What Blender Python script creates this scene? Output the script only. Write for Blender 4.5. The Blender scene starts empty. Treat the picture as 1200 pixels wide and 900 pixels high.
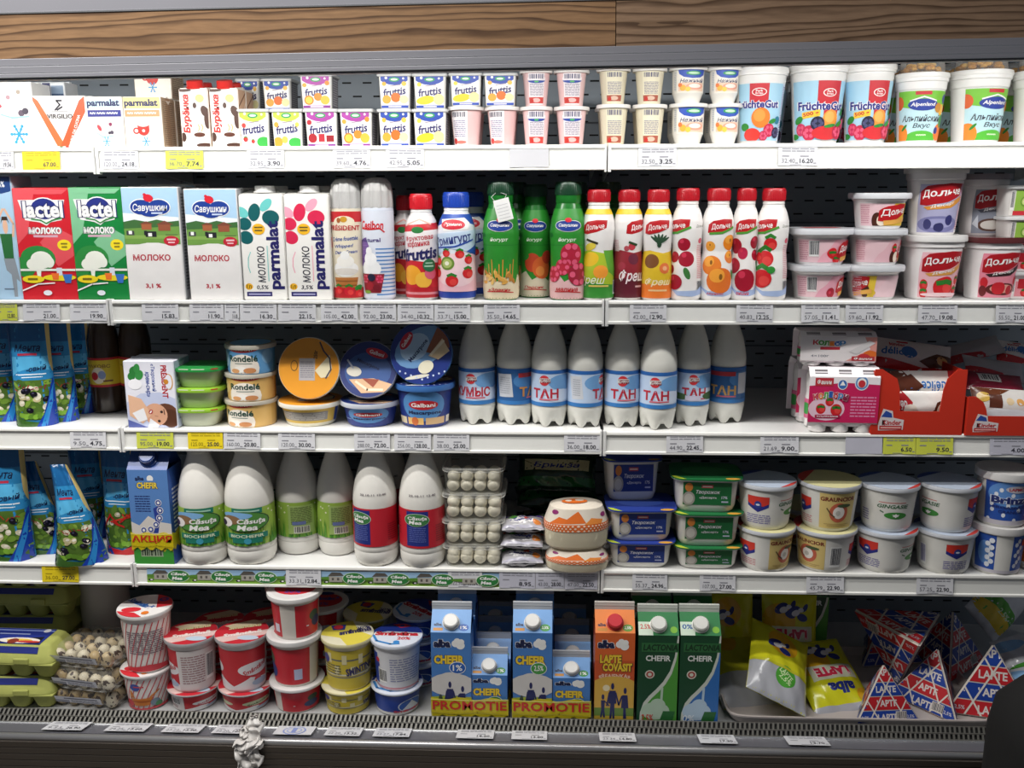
import bpy, bmesh, math, random
from mathutils import Vector
from mathutils.geometry import tessellate_polygon
R_ = random.Random(7)
pi = math.pi
sc = bpy.context.scene
COL = sc.collection

# ------------------------------------------------------------------ camera
CAM = Vector((0.8355, -1.7197, 1.5)); PITCH, YAW, ROLL, FPX = 0.20458, -0.0419, -0.0038, 1083.0
CF = Vector((math.sin(YAW)*math.cos(PITCH), math.cos(YAW)*math.cos(PITCH), -math.sin(PITCH)))
_r = Vector((math.cos(YAW), -math.sin(YAW), 0)); _u = _r.cross(CF)
CR = _r*math.cos(ROLL) + _u*math.sin(ROLL); CU = _u*math.cos(ROLL) - _r*math.sin(ROLL)
cd = bpy.data.cameras.new('camera'); cam = bpy.data.objects.new('camera', cd); COL.objects.link(cam)
cd.sensor_width = 36; cd.lens = 36*FPX/1200; cd.clip_start = 0.01
from mathutils import Matrix
cam.matrix_world = Matrix(((CR.x, CU.x, -CF.x, CAM.x), (CR.y, CU.y, -CF.y, CAM.y), (CR.z, CU.z, -CF.z, CAM.z), (0, 0, 0, 1)))
sc.camera = cam

# ------------------------------------------------------------------ light
sc.view_settings.view_transform = 'Standard'; sc.view_settings.look = 'None'
sc.view_settings.exposure = 0.0; sc.view_settings.gamma = 1.0; sc.view_settings.use_curve_mapping = False
w = bpy.data.worlds.new('store'); sc.world = w; w.use_nodes = True
w.node_tree.nodes['Background'].inputs[0].default_value = (0.62, 0.68, 0.80, 1)
w.node_tree.nodes['Background'].inputs[1].default_value = 0.13
def area(name, loc, rot, sx, sy, power, col):
    l = bpy.data.lights.new(name, 'AREA'); l.shape = 'RECTANGLE'; l.size = sx; l.size_y = sy; l.energy = power; l.color = col
    o = bpy.data.objects.new(name, l); o.location = loc; o.rotation_euler = rot; COL.objects.link(o); return o
# the lamp tubes inside the header of the cooler, and the shop's ceiling lamps behind the photographer
area('header_lamp', (0.08, -0.225, 1.735), (math.radians(14), 0, 0), 1.45, 0.035, 6.2, (1, 0.985, 0.96))
area('header_lamp', (1.42, -0.225, 1.735), (math.radians(14), 0, 0), 1.15, 0.035, 4.3, (1, 0.985, 0.96))
area('ceiling_lamp', (-0.35, -.92, 2.62), (math.radians(28), 0, 0), 2.0, 0.09, 39.0, (1, 0.97, 0.92))

# ------------------------------------------------------------------ photograph to place
def X_at(px, Y, Z):
    a = CR*FPX - CF*(px-600); d = Vector((0, Y, Z)) - Vector((0, CAM.y, CAM.z)); return CAM.x - (a.y*d.y + a.z*d.z)/a.x
def Z_at(py, X, Y):
    a = CU*FPX + CF*(py-450); return CAM.z - (a.x*(X-CAM.x) + a.y*(Y-CAM.y))/a.z
def Y_at(py, X, Z):
    a = CU*FPX + CF*(py-450); return CAM.y - (a.x*(X-CAM.x) + a.z*(Z-CAM.z))/a.y
LIP = [1.5625, 1.2821, 1.0315, 0.7498]
SZ = {1: LIP[0]+.0185, 2: LIP[1]+.0185, 3: LIP[2]+.0185, 4: LIP[3]+.0185}
SZ[5] = Z_at(846, X_at(540, -.05, .47), -.05)
DZ = SZ[5]; WALL = 0.42

# ------------------------------------------------------------------ materials
PAL = dict(w='#f2f1ee', k='#141416', r='#c8141f', n='#161a5c', b='#1c46a8', g='#1c7a33', y='#f2cf1b', o='#f0811e', s='#8fc3e6', c='#efe6cc', p='#e8a9b4', h='#9a9ca0',
           G='#0d5a2c', L='#8cc63a', l='#cfe3f3', m='#7a2fa0', B='#5a3420', d='#3c3d42', P='#e6307a', t='#0f6d72', q='#d8d6d2', R='#e23a34', Y='#f7e27a', f='#e8b48c', O='#b32818', v='#6f7f46')
def lin(h):
    h = PAL.get(h, h); h = h if len(h) == 7 else '#'+''.join(x*2 for x in h[1:]); c = [int(h[i:i+2], 16)/255 for i in (1, 3, 5)]
    return [x/12.92 if x < .04045 else ((x+.055)/1.055)**2.4 for x in c]
_m = {}
def mat(col, rough=.42, metal=0.0, var=.06, scale=40.0, bump=0.0, clear=0.0):
    key = (col, rough, metal, var, scale, bump, clear)
    if key in _m: return _m[key]
    m = bpy.data.materials.new('mat_%d' % len(_m)); m.use_nodes = True; nt = m.node_tree; N = nt.nodes; K = nt.links.new
    b = N['Principled BSDF']; rgb = lin(col)
    tc = N.new('ShaderNodeTexCoord'); ns = N.new('ShaderNodeTexNoise'); ns.inputs['Scale'].default_value = scale; ns.inputs['Detail'].default_value = 3
    K(tc.outputs['Object'], ns.inputs['Vector'])
    mx = N.new('ShaderNodeMix'); mx.data_type = 'RGBA'; K(ns.outputs[0], mx.inputs[0])
    mx.inputs[6].default_value = [x*(1-var) for x in rgb]+[1]; mx.inputs[7].default_value = [min(1, x*(1+var)) for x in rgb]+[1]
    K(mx.outputs[2], b.inputs['Base Color'])
    b.inputs['Roughness'].default_value = rough; b.inputs['Metallic'].default_value = metal
    if bump:
        bp = N.new('ShaderNodeBump'); bp.inputs['Strength'].default_value = bump; bp.inputs['Distance'].default_value = .002; K(ns.outputs[0], bp.inputs['Height']); K(bp.outputs[0], b.inputs['Normal'])
    if clear:      # thin clear plastic: mostly see-through, with a glossy sheen and a little haze
        tr = N.new('ShaderNodeBsdfTransparent'); ms = N.new('ShaderNodeMixShader'); ms.inputs[0].default_value = 1-clear
        fr = N.new('ShaderNodeLayerWeight'); fr.inputs[0].default_value = .25; ad = N.new('ShaderNodeMath'); ad.inputs[1].default_value = 1-clear; ad.use_clamp = True
        hf = N.new('ShaderNodeMath'); hf.operation = 'MULTIPLY'; hf.inputs[1].default_value = .5; K(fr.outputs['Fresnel'], hf.inputs[0]); K(hf.outputs[0], ad.inputs[0]); K(ad.outputs[0], ms.inputs[0])
        K(tr.outputs[0], ms.inputs[1]); K(b.outputs[0], ms.inputs[2]); K(ms.outputs[0], N['Material Output'].inputs[0])
    _m[key] = m; return m
GL = .24     # roughness of glossy plastic

# ------------------------------------------------------------------ mesh building
_tc = {}
def text_tris(s, bold=0.0, shear=0.0):
    k = (s, bold, shear)
    if k not in _tc:
        cu = bpy.data.curves.new('t', 'FONT'); cu.body = s; cu.resolution_u = 2; cu.offset = bold; cu.shear = shear
        ob = bpy.data.objects.new('t', cu); me = bpy.data.meshes.new_from_object(ob)
        vs = [(v.co.x, v.co.y) for v in me.vertices]; fs = []
        for p in me.polygons:
            q = list(p.vertices)
            for i in range(1, len(q)-1): fs.append((q[0], q[i], q[i+1]))
        x0 = min((v[0] for v in vs), default=0); x1 = max((v[0] for v in vs), default=1); y0 = min((v[1] for v in vs), default=0); y1 = max((v[1] for v in vs), default=1)
        if s.islower() and not any(c in 'bdfhkltб' for c in s): y1 = max(y1, y0+.5)
        _tc[k] = ([((x-x0)/max(1e-6, x1-x0)-.5, (y-y0)/max(1e-6, y1-y0)-.5) for x, y in vs], fs, (x1-x0)/max(1e-6, y1-y0))
        bpy.data.objects.remove(ob); bpy.data.curves.remove(cu); bpy.data.meshes.remove(me)
    return _tc[k]
def clip_poly(P, C):
    for i in range(len(C)):
        a, b = C[i], C[(i+1) % len(C)]; out = []
        def sd(p): return (b[0]-a[0])*(p[1]-a[1]) - (b[1]-a[1])*(p[0]-a[0])
        for j in range(len(P)):
            p, q = P[j], P[(j+1) % len(P)]; sp, sq = sd(p), sd(q)
            if sp >= 0: out.append(p)
            if (sp >= 0) != (sq >= 0):
                t = sp/(sp-sq); out.append((p[0]+(q[0]-p[0])*t, p[1]+(q[1]-p[1])*t))
        P = out
        if len(P) < 3: return []
    return P
class MB:
    def __init__(s): s.v = []; s.f = []; s.m = []; s.sm = []; s.mats = []; s.layer = 0
    def mi(s, m):
        if m not in s.mats: s.mats.append(m)
        return s.mats.index(m)
    def add(s, vs, fs, m, smooth=False):
        o = len(s.v); s.v += [tuple(v) for v in vs]; k = s.mi(m)
        for f in fs: s.f.append([i+o for i in f]); s.m.append(k); s.sm.append(smooth)
        return s
    def bm(s, bm, m, smooth=False):
        bm.verts.ensure_lookup_table(); bm.verts.index_update()
        s.add([v.co for v in bm.verts], [[v.index for v in f.verts] for f in bm.faces], m, smooth); bm.free(); return s
    def box(s, x0, x1, y0, y1, z0, z1, m, bev=0.0, seg=2):
        b = bmesh.new(); bmesh.ops.create_cube(b, size=1)
        for v in b.verts: v.co = Vector(((x0+x1)/2+v.co.x*(x1-x0), (y0+y1)/2+v.co.y*(y1-y0), (z0+z1)/2+v.co.z*(z1-z0)))
        if bev: bmesh.ops.bevel(b, geom=list(b.edges), offset=bev, segments=seg, affect='EDGES', profile=.5)
        return s.bm(b, m, bool(bev) and seg > 2)
    def loft(s, secs, m, n=40, cap=(1, 1), smooth=True):      # secs: (z, rx, ry, power[, cx, cy])
        vs = []; fs = []; sl = []; ring0 = []
        for a, c in zip(secs, secs[1:]): sl.append(math.atan2(c[0]-a[0], (a[1]-c[1]) or 1e-9))
        dup = []          # crisp edge wherever the outline turns sharply
        for k, q in enumerate(secs):
            dup.append(q)
            if smooth and 0 < k < len(secs)-1:
                da = abs(sl[k]-sl[k-1]); da = min(da, 2*pi-da)
                if da > .65: dup.append(q); ring0.append(len(dup)-2)
        secs = dup
        for q in secs:
            z, rx = q[0], q[1]; ry = q[2] if len(q) > 2 else rx; pw = q[3] if len(q) > 3 else 2; cx = q[4] if len(q) > 4 else 0; cy = q[5] if len(q) > 5 else 0
            for i in range(n):
                x, y = sup(2*pi*i/n, rx, ry, pw); vs.append((cx+x, cy+y, z))
        for k in range(len(secs)-1):
            if k in ring0: continue
            for i in range(n):
                j = (i+1) % n; fs.append((k*n+i, k*n+j, (k+1)*n+j, (k+1)*n+i))
        s.add(vs, fs, m, smooth)
        if cap[0]: s.add(vs[:n], [list(range(n))[::-1]], m)
        if cap[1]: s.add(vs[-n:], [list(range(n))], m)
        return s
    def tube(s, pts, r, m, n=10):
        vs = []; fs = []; pts = [Vector(p) for p in pts]
        for i, p in enumerate(pts):
            t = (pts[min(i+1, len(pts)-1)]-pts[max(i-1, 0)]).normalized(); a = t.orthogonal().normalized() if i == 0 else (a - t*a.dot(t)).normalized(); b = t.cross(a)
            rr = r[i] if isinstance(r, (list, tuple)) else r
            for k in range(n): vs.append(p + (a*math.cos(2*pi*k/n)+b*math.sin(2*pi*k/n))*rr)
        for i in range(len(pts)-1):
            for k in range(n): j = (k+1) % n; fs.append((i*n+k, i*n+j, (i+1)*n+j, (i+1)*n+k))
        fs.append(list(range(n))[::-1]); fs.append([(len(pts)-1)*n+k for k in range(n)])
        return s.add(vs, fs, m, True)
    def ball(s, c, rx, ry, rz, m, n=14, k=9):
        vs = [(c[0], c[1], c[2]-rz)]; fs = []
        for i in range(1, k):
            t = -pi/2+pi*i/k
            for j in range(n): vs.append((c[0]+rx*math.cos(t)*math.cos(2*pi*j/n), c[1]+ry*math.cos(t)*math.sin(2*pi*j/n), c[2]+rz*math.sin(t)))
        vs.append((c[0], c[1], c[2]+rz)); L = len(vs)-1
        for j in range(n):
            q = (j+1) % n; fs.append((0, 1+q, 1+j)); fs.append((L, 1+(k-2)*n+j, 1+(k-2)*n+q))
            for i in range(k-2): fs.append((1+i*n+j, 1+i*n+q, 1+(i+1)*n+q, 1+(i+1)*n+j))
        return s.add(vs, fs, m, True)
    def grid(s, f, nu, nv, m, smooth=True, back=None):
        vs = [f(i/nu, j/nv) for j in range(nv+1) for i in range(nu+1)]
        s.add(vs, [(j*(nu+1)+i, j*(nu+1)+i+1, (j+1)*(nu+1)+i+1, (j+1)*(nu+1)+i) for j in range(nv) for i in range(nu)], m, smooth); return s
    # printed artwork: flat shapes laid on a surface S = (f(x, y, lift), width, height, longest edge)
    def gfx(s, S, shapes, clip=None, lift=.0003, step=.00012, rough=.4):
        if S[3]: step = .0002
        f, W, H, seg = S; C = clip or [(0, 0), (W, 0), (W, H), (0, H)]; rect = clip is None
        done = []
        def put(tris, col, kind=''):
            out = []
            bx = (min(p[0] for t in tris for p in t), min(p[1] for t in tris for p in t), max(p[0] for t in tris for p in t), max(p[1] for t in tris for p in t)) if tris else (0, 0, 0, 0)
            q = max([l+(.25 if k_ == (col, 'L') == (col, kind) else 1) for l, e, k_ in done if e[0] < bx[2] and bx[0] < e[2] and e[1] < bx[3] and bx[1] < e[3]], default=0); done.append((q, bx, (col, kind)))
            for t in tris:
                if rect and all(0 <= p[0] <= W and 0 <= p[1] <= H for p in t): P = [t]
                else:
                    a = (t[1][0]-t[0][0])*(t[2][1]-t[0][1])-(t[1][1]-t[0][1])*(t[2][0]-t[0][0])
                    t = t if a > 0 else (t[0], t[2], t[1]); c = clip_poly(list(t), C); P = [(c[0], c[i], c[i+1]) for i in range(1, len(c)-1)]
                out += P
            if seg:
                st = out; out = []
                while st:
                    t = st.pop(); e = [(t[i][0]-t[i-1][0])**2+(t[i][1]-t[i-1][1])**2 for i in range(3)]; i = e.index(max(e))
                    if e[i] > seg*seg:
                        a, b, c = t[i-1], t[i], t[(i+1) % 3]; mm = ((a[0]+b[0])/2, (a[1]+b[1])/2); st += [(a, mm, c), (mm, b, c)]
                    else: out.append(t)
            vs = []; fs = []; ix = {}; d = lift+q*step
            for t in out:
                a = (t[1][0]-t[0][0])*(t[2][1]-t[0][1])-(t[1][1]-t[0][1])*(t[2][0]-t[0][0])
                if abs(a) < 1e-12: continue
                if a < 0: t = (t[0], t[2], t[1])
                g = []
                for p in t:
                    if p not in ix: ix[p] = len(vs); vs.append(f(p[0], p[1], d))
                    g.append(ix[p])
                fs.append(g)
            s.add(vs, fs, mat(col, rough), bool(seg))
        X = lambda x: x*W/100
        Y = lambda y: y*H/100
        for sh in shapes:
            k = sh[0]
            if k == 'R': _, x0, y0, x1, y1, c = sh; a, b, e, g = X(x0), Y(y0), X(x1), Y(y1); put([((a, b), (e, b), (e, g)), ((a, b), (e, g), (a, g))], c)
            elif k in 'EC':
                if k == 'E': cx, cy, rx, ry, c = X(sh[1]), Y(sh[2]), X(sh[3]), Y(sh[4]), sh[5]; ro = math.radians(sh[6]) if len(sh) > 6 else 0
                else: cx, cy, rx, c = X(sh[1]), Y(sh[2]), X(sh[3]), sh[4]; ry = rx; ro = 0
                n = 20; co, si = math.cos(ro), math.sin(ro); pt = [(cx+rx*math.cos(2*pi*i/n)*co-ry*math.sin(2*pi*i/n)*si, cy+rx*math.cos(2*pi*i/n)*si+ry*math.sin(2*pi*i/n)*co) for i in range(n)]
                put([((cx, cy), pt[i], pt[(i+1) % n]) for i in range(n)], c)
            elif k == 'P':
                pt = [(X(a), Y(b)) for a, b in sh[1]]; tr = tessellate_polygon([[Vector((a, b, 0)) for a, b in pt]]); put([tuple(pt[i] for i in t) for t in tr], sh[2])
            elif k == 'L':
                pt = [(X(a), Y(b)) for a, b in sh[1]]; hw = X(sh[2])/2; tr = []
                for a, b in zip(pt, pt[1:]):
                    dx, dy = b[0]-a[0], b[1]-a[1]; l = math.hypot(dx, dy) or 1e-9; ux, uy = dx/l*hw*.6, dy/l*hw*.6; nx, ny = -dy/l*hw, dx/l*hw
                    A, B = (a[0]-ux, a[1]-uy), (b[0]+ux, b[1]+uy); w = [(A[0]-nx, A[1]-ny), (B[0]-nx, B[1]-ny), (B[0]+nx, B[1]+ny), (A[0]+nx, A[1]+ny)]; tr += [(w[0], w[1], w[2]), (w[0], w[2], w[3])]
                put(tr, sh[3], 'L')
            elif k == 'T':
                _, tx, cx, cy, tw, th, c = sh[:7]; o = dict(rot=0, bold=.01, shear=0, ol=None); o.update(sh[7] if len(sh) > 7 else {})
                side = abs(o['rot']) in (90, 270); w_, h_ = (Y(tw), X(th)) if side else (X(tw), Y(th))
                ro = math.radians(o['rot']); co, si = math.cos(ro), math.sin(ro)
                for cc, bo in ([(o['ol'], o['bold']+.055)] if o['ol'] else [])+[(c, o['bold'])]:
                    vs, fs, asp = text_tris(tx, bo, o['shear']); k2 = 1.0 if cc == c else 1.06
                    pt = [(X(cx)+vx*w_*k2*co-vy*h_*k2*si, Y(cy)+vx*w_*k2*si+vy*h_*k2*co) for vx, vy in vs]; put([tuple(pt[i] for i in t) for t in fs], cc)
        return s
    def obj(s, name, parent=None, label=None, link=True):
        me = bpy.data.meshes.new(name); me.from_pydata(s.v, [], s.f)
        for m in s.mats: me.materials.append(m)
        me.polygons.foreach_set('material_index', s.m); me.polygons.foreach_set('use_smooth', s.sm); me.update()
        o = bpy.data.objects.new(name, me)
        if parent is not None: o.parent = parent.root if isinstance(parent, Proto) else parent; KIDS.setdefault(o.parent.name, []).append(o)
        if label: o['label'] = label
        if parent is None or (not isinstance(parent, Proto) and parent.name in COL.objects): COL.objects.link(o)
        return o
KIDS = {}
def sup(a, rx, ry, pw=2):
    s, c = math.sin(a), math.cos(a); e = 2/pw
    return rx*math.copysign(abs(s)**e, s), -ry*math.copysign(abs(c)**e, c)
def flat(o, ex, ey, W, H):
    o, ex, ey = Vector(o), Vector(ex).normalized(), Vector(ey).normalized(); n = ex.cross(ey)
    return (lambda x, y, d: o+ex*x+ey*y+n*d, W, H, None)
def front(W, H, y, z0=0.0): return flat((-W/2, y, z0), (1, 0, 0), (0, 0, 1), W, H)
def rside(D, H, x, y0, z0=0.0): return flat((x, y0, z0), (0, 1, 0), (0, 0, 1), D, H)
def wrap(secs, z0, z1, a0, a1, seg=.0045):      # artwork wrapped round a lofted body, a in degrees, 0 = front
    a0, a1 = math.radians(a0), math.radians(a1)
    def at(z):
        for p, q in zip(secs, secs[1:]):
            if p[0] <= z <= q[0] and q[0] > p[0]:
                t = (z-p[0])/(q[0]-p[0]); g = lambda i, df: (p[i] if len(p) > i else df(p))*(1-t)+(q[i] if len(q) > i else df(q))*t
                return g(1, None), g(2, lambda u: u[1]), g(3, lambda u: 2)
        p = secs[0] if z < secs[0][0] else secs[-1]; return p[1], p[2] if len(p) > 2 else p[1], p[3] if len(p) > 3 else 2
    rx, ry, pw = at((z0+z1)/2); W = (rx+ry)/2*(a1-a0)*(1.0 if pw == 2 else 1.1); H = z1-z0
    def f(x, y, d):
        z = z0+y; rx, ry, pw = at(z); X, Y = sup(a0+(a1-a0)*x/W, rx+d, ry+d, pw); return (X, Y, z)
    return (f, W, H, seg)
def disc(r, z, tilt=0): return flat((-r, -r, z), (1, 0, 0), (0, 1, 0), 2*r, 2*r)
def ring(r, n=28): return [(r+r*math.cos(2*pi*i/n), r+r*math.sin(2*pi*i/n)) for i in range(n)]

# ------------------------------------------------------------------ things
class Proto:
    def __init__(s, name, cat, w, d, h): s.root = bpy.data.objects.new(name, None); s.root.empty_display_size = .02; s.cat = cat; s.w = w; s.d = d; s.h = h; s.name = name
LABELS = {}
def tag(o, label, cat, group=None):
    if label in LABELS: print('DUPLICATE LABEL', label)
    LABELS[label] = 1
    o['label'] = label; o['category'] = cat
    if group: o['group'] = group
    return o
def copy_tree(o, parent=None):
    c = o.copy(); COL.objects.link(c)
    if parent is not None: c.parent = parent
    for k in KIDS.get(o.name, []): copy_tree(k, c)
    return c
class Rec: pass
def put(p, loc, scale, rz, label, group=None, rx=0.0, ry=0.0):
    o = copy_tree(p.root); o.location = loc; o.scale = scale; o.rotation_euler = (rx, ry, rz); tag(o, label, p.cat, group); return o
def place(p, xl, xr, yt, row, Y, label, group=None, rz=0.0, base=None, box=False, dep=None):
    z = SZ[row]+.0004 if base is None else base+.0003; s = 1.0; cap = SZ[row-1]-.0195 if row in (2, 3, 4) else 9; sz = 1.0; X = 0; rz = math.radians(rz)
    for _ in range(5):
        dd = dep if dep else p.d*s; Yc = Y+dd/2; Yx = Y if box else Yc; zm = z+p.h*sz/2
        a, b = X_at(xl, Yx, zm), X_at(xr, Yx, zm); s = (b-a)/p.w; X = (a+b)/2; sz = (min(cap, Z_at(yt, X, Yx))-z)/p.h
    r = Rec(); r.o = put(p, (X, Yc, z), (s, dd/p.d, sz), rz, label, group)
    r.X, r.Y, r.z, r.top, r.s, r.sz, r.d, r.w, r.p, r.rz = X, Yc, z, z+p.h*sz, s, sz, dd, b-a, p, rz; return r
def stack(ps, xl, xr, yts, row, Y, labels, group=None, rzs=None, nest=0.0, **k):
    base = SZ[row] if 'base' not in k else k.pop('base'); out = []
    for i, yt in enumerate(yts):
        q = place(ps[i % len(ps)], xl[i] if isinstance(xl, list) else xl, xr[i] if isinstance(xr, list) else xr, yt, row, Y, labels[i], group, (rzs or [0]*9)[i], base, **k); base = q.top-nest; out.append(q)
    return out
def behind(r, dy, label, group=None, p=None, dx=0.0, dz=0.0, rz=None, sz=1.0):
    p = p or r.p; q = Rec(); q.__dict__.update(r.__dict__); q.X += dx; q.Y += max(dy, r.d+.003); q.z += dz; q.p = p; q.sz = r.sz*r.p.h/p.h*sz
    q.o = put(p, (q.X, q.Y, q.z), (r.w/p.w, r.d/p.d, q.sz), r.rz if rz is None else math.radians(rz), label, group); q.top = q.z+p.h*q.sz; return q

# ------------------------------------------------------------------ setting
X0, X1 = -1.1, 2.35
def struct(o, name=None): o['kind'] = 'structure'; return o
wallm = mat('#8b949c', .38, .25, .05, 6); slotm = mat('#0b0c0e', .8)
b = MB(); b.box(X0, X1, WALL, WALL+.03, 0, 2.0, wallm)
for j in range(46):
    z = DZ+.03+j*.029
    for i in range(int((X1-X0)/.046)):
        x = X0+.02+i*.046+(.023 if j % 2 else 0)
        b.add([(x, WALL-.0006, z), (x+.02, WALL-.0006, z), (x+.02, WALL-.0006, z+.0035), (x, WALL-.0006, z+.0035)], [(0, 1, 2, 3)], slotm)
for k in range(5):
    z = [DZ+.16, SZ[4]+.11, SZ[3]+.1, SZ[2]+.13, SZ[1]+.07][k]; b.box(X0, X1, WALL-.004, WALL, z-.0015, z+.0015, mat('#50575e', .4))
struct(b.obj('wall_back'))
b = MB(); b.box(-3, 4.5, -4, .5, -.05, 0, mat('#8b857b', .3, 0, .08, 3)); struct(b.obj('floor'))

# shelves: board, price rail, end brackets
shm = mat('#e4e4e2', .35, 0, .02); railm = mat('#e9e9e4', .32, 0, .02); railb = mat('#f2f1ec', .3)
def shelf(xa, xb, row, label):
    z = SZ[row]; zm = LIP[row-1]
    r = bpy.data.objects.new('shelf', None); COL.objects.link(r); r.location = ((xa+xb)/2, 0, z); tag(r, label, 'shelf', 'white cooler shelves'); hw = (xb-xa)/2-.003
    b = MB(); b.box(-hw, hw, .004, WALL-.001, -.016, 0, shm, .0015); b.obj('board', r)
    b = MB(); P = [(.003, .0), (-.001, .002), (-.0055, .0025), (-.007, .0005), (-.0075, -.0035), (-.0045, -.006), (-.0035, -.0085), (-.006, -.036), (-.009, -.0375), (-.009, -.0415), (-.003, -.0425), (.003, -.041)]
    n = len(P); vs = [(x, y, zz) for x in (-hw, hw) for y, zz in P]
    for i in range(n):
        j = (i+1) % n; q = [(i, j, n+j, n+i)][0]
        b.add([vs[i], vs[n+i], vs[n+j], vs[j]], [(0, 3, 2, 1)], railb if i < 5 else railm)
    b.add(vs[:n], [list(range(n))[::-1]], railm); b.add(vs[n:], [list(range(n))], railm)
    b.obj('price_rail', r)
    for s in (-1, 1):
        b = MB(); b.box(s*hw-.003, s*hw+.001 if s > 0 else s*hw+.003, -.0085, .004, -.046, .004, shm, .001); b.obj('end_cap', r)
        b = MB(); x = s*(hw-.012); b.add([(x-.0012, .02, -.016), (x-.0012, WALL-.002, -.016), (x-.0012, WALL-.002, -.06), (x-.0012, .06, -.022), (x+.0012, .02, -.016), (x+.0012, WALL-.002, -.016), (x+.0012, WALL-.002, -.06), (x+.0012, .06, -.022)],
              [(0, 1, 2, 3), (7, 6, 5, 4), (0, 4, 5, 1), (1, 5, 6, 2), (2, 6, 7, 3), (3, 7, 4, 0)], shm); b.obj('bracket', r)
    return r
nm = ['top', 'second', 'third', 'fourth']
for k in range(4):
    shelf(-.9375, 0, k+1, 'end of the %s white shelf, holding %s' % (nm[k], ['cream cartons', 'the red and green milk cartons', 'blue salad cheese bags and brown bottles', 'only blue salad cheese bags'][k]))
    shelf(0, .9375, k+1, 'middle section of the %s white shelf, holding %s' % (nm[k], ['small fruit yogurt pots', 'milk cartons and cream cans', 'cheese tubs and white bottles', 'green and red labelled milk bottles'][k]))
    shelf(.9375, 1.875, k+1, 'far section of the %s white shelf, holding %s' % (nm[k], ['large fruit yogurt pots', 'red capped drinking yogurts', 'the red snack boxes', 'foil topped cheese tubs'][k]))

# header above the shelves
alu = mat('#9c9ca4', .42, .2, .03, 8); alul = mat('#c9cacc', .25, .8)
HY = -.30
def woodmat(c0, c1, c2, seed):
    m = bpy.data.materials.new('wood'); m.use_nodes = True; nt = m.node_tree; N = nt.nodes; K = nt.links.new; bs = N['Principled BSDF']
    tc = N.new('ShaderNodeTexCoord'); mp = N.new('ShaderNodeMapping'); mp.inputs['Scale'].default_value = (1, 1, 9); mp.inputs['Location'].default_value = (seed, 0, seed*.3); K(tc.outputs['Object'], mp.inputs['Vector'])
    n1 = N.new('ShaderNodeTexNoise'); n1.inputs['Scale'].default_value = 2.0; n1.inputs['Detail'].default_value = 3; n1.inputs['Roughness'].default_value = .45; K(mp.outputs[0], n1.inputs['Vector'])
    sx_ = N.new('ShaderNodeSeparateXYZ'); K(tc.outputs['Object'], sx_.inputs[0]); zz = N.new('ShaderNodeMath'); zz.operation = 'MULTIPLY'; zz.inputs[1].default_value = 85; K(sx_.outputs[2], zz.inputs[0])
    w1 = N.new('ShaderNodeMath'); w1.operation = 'MULTIPLY_ADD'; w1.inputs[1].default_value = 6.5; K(n1.outputs[0], w1.inputs[0]); K(zz.outputs[0], w1.inputs[2]); w2 = N.new('ShaderNodeMath'); w2.operation = 'FRACT'; K(w1.outputs[0], w2.inputs[0])
    cr = N.new('ShaderNodeValToRGB'); e = cr.color_ramp.elements; e[0].position = 0; e[0].color = lin(c1)+[1]; e[1].position = 1; e[1].color = lin(c2)+[1]
    x = e.new(.10); x.color = lin(c0)+[1]; x = e.new(.55); x.color = lin(c0)+[1]; x = e.new(.93); x.color = lin(c2)+[1]; K(w2.outputs[0], cr.inputs[0])
    n2 = N.new('ShaderNodeTexNoise'); n2.inputs['Scale'].default_value = 30; n2.inputs['Detail'].default_value = 5; K(mp.outputs[0], n2.inputs['Vector'])
    mx = N.new('ShaderNodeMix'); mx.data_type = 'RGBA'; mx.blend_type = 'OVERLAY'; mx.inputs[0].default_value = .35; K(cr.outputs[0], mx.inputs[6]); K(n2.outputs[0], mx.inputs[7]); K(mx.outputs[2], bs.inputs['Base Color']); bs.inputs['Roughness'].default_value = .45
    return m
hx = X_at(600, HY, 1.7); zt = Z_at(2, hx, HY); zb = Z_at(56.5, hx, HY); zp = Z_at(80, hx, HY)
hd = bpy.data.objects.new('cooler_header', None); COL.objects.link(hd); hd.rotation_euler = (0, -.0105, 0); hd.location = (hx-hx*math.cos(.0105)+zb*math.sin(.0105), 0, zb-zb*math.cos(.0105)-hx*math.sin(.0105)); tag(hd, 'wood and aluminium header running above the whole dairy cooler', 'header')
sx = X_at(722, HY, (zt+zb)/2)
b = MB(); b.box(X0, sx-.0006, HY, HY+.016, zb, zt+.0, woodmat('#9b7857', '#836345', '#5e4430', 3.0)); b.obj('wood_panel', hd)
b = MB(); b.box(sx+.0006, X1, HY, HY+.016, zb, zt+.0, woodmat('#9a7d64', '#82674f', '#5e4735', 9.0)); b.obj('wood_panel', hd)
b = MB(); hh = zb-zp
for a, c, y in ((0, .40, -.002), (.40, .78, -.0035), (.78, 1.0, -.005)):
    b.box(X0, X1, HY+y, HY+.016, zb-hh*c+.0008, zb-hh*a-.0004, alu, .0006); b.box(X0, X1, HY+y-.0012, HY+y+.002, zb-hh*c-.0004, zb-hh*c+.0008, alul)
b.box(X0, X1, HY-.004, HY+.012, zp-.003, zp, mat('#5b5c60', .5)); b.obj('aluminium_profile', hd)
b = MB(); b.box(X0, X1, HY-.0005, HY+.02, zt, zt+.05, alu, .0004); b.box(X0, X1, HY-.0012, HY+.002, zt-.0008, zt+.0012, alul); b.obj('top_profile', hd)
b = MB(); b.box(X0, X1, HY+.016, WALL-.002, 1.80, 1.83, mat('#d8dadb', .4)); b.box(X0, X1, HY+.02, HY+.03, 1.69, 1.80, mat('#d8dadb', .4)); b.obj('inner_ceiling', hd)

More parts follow.
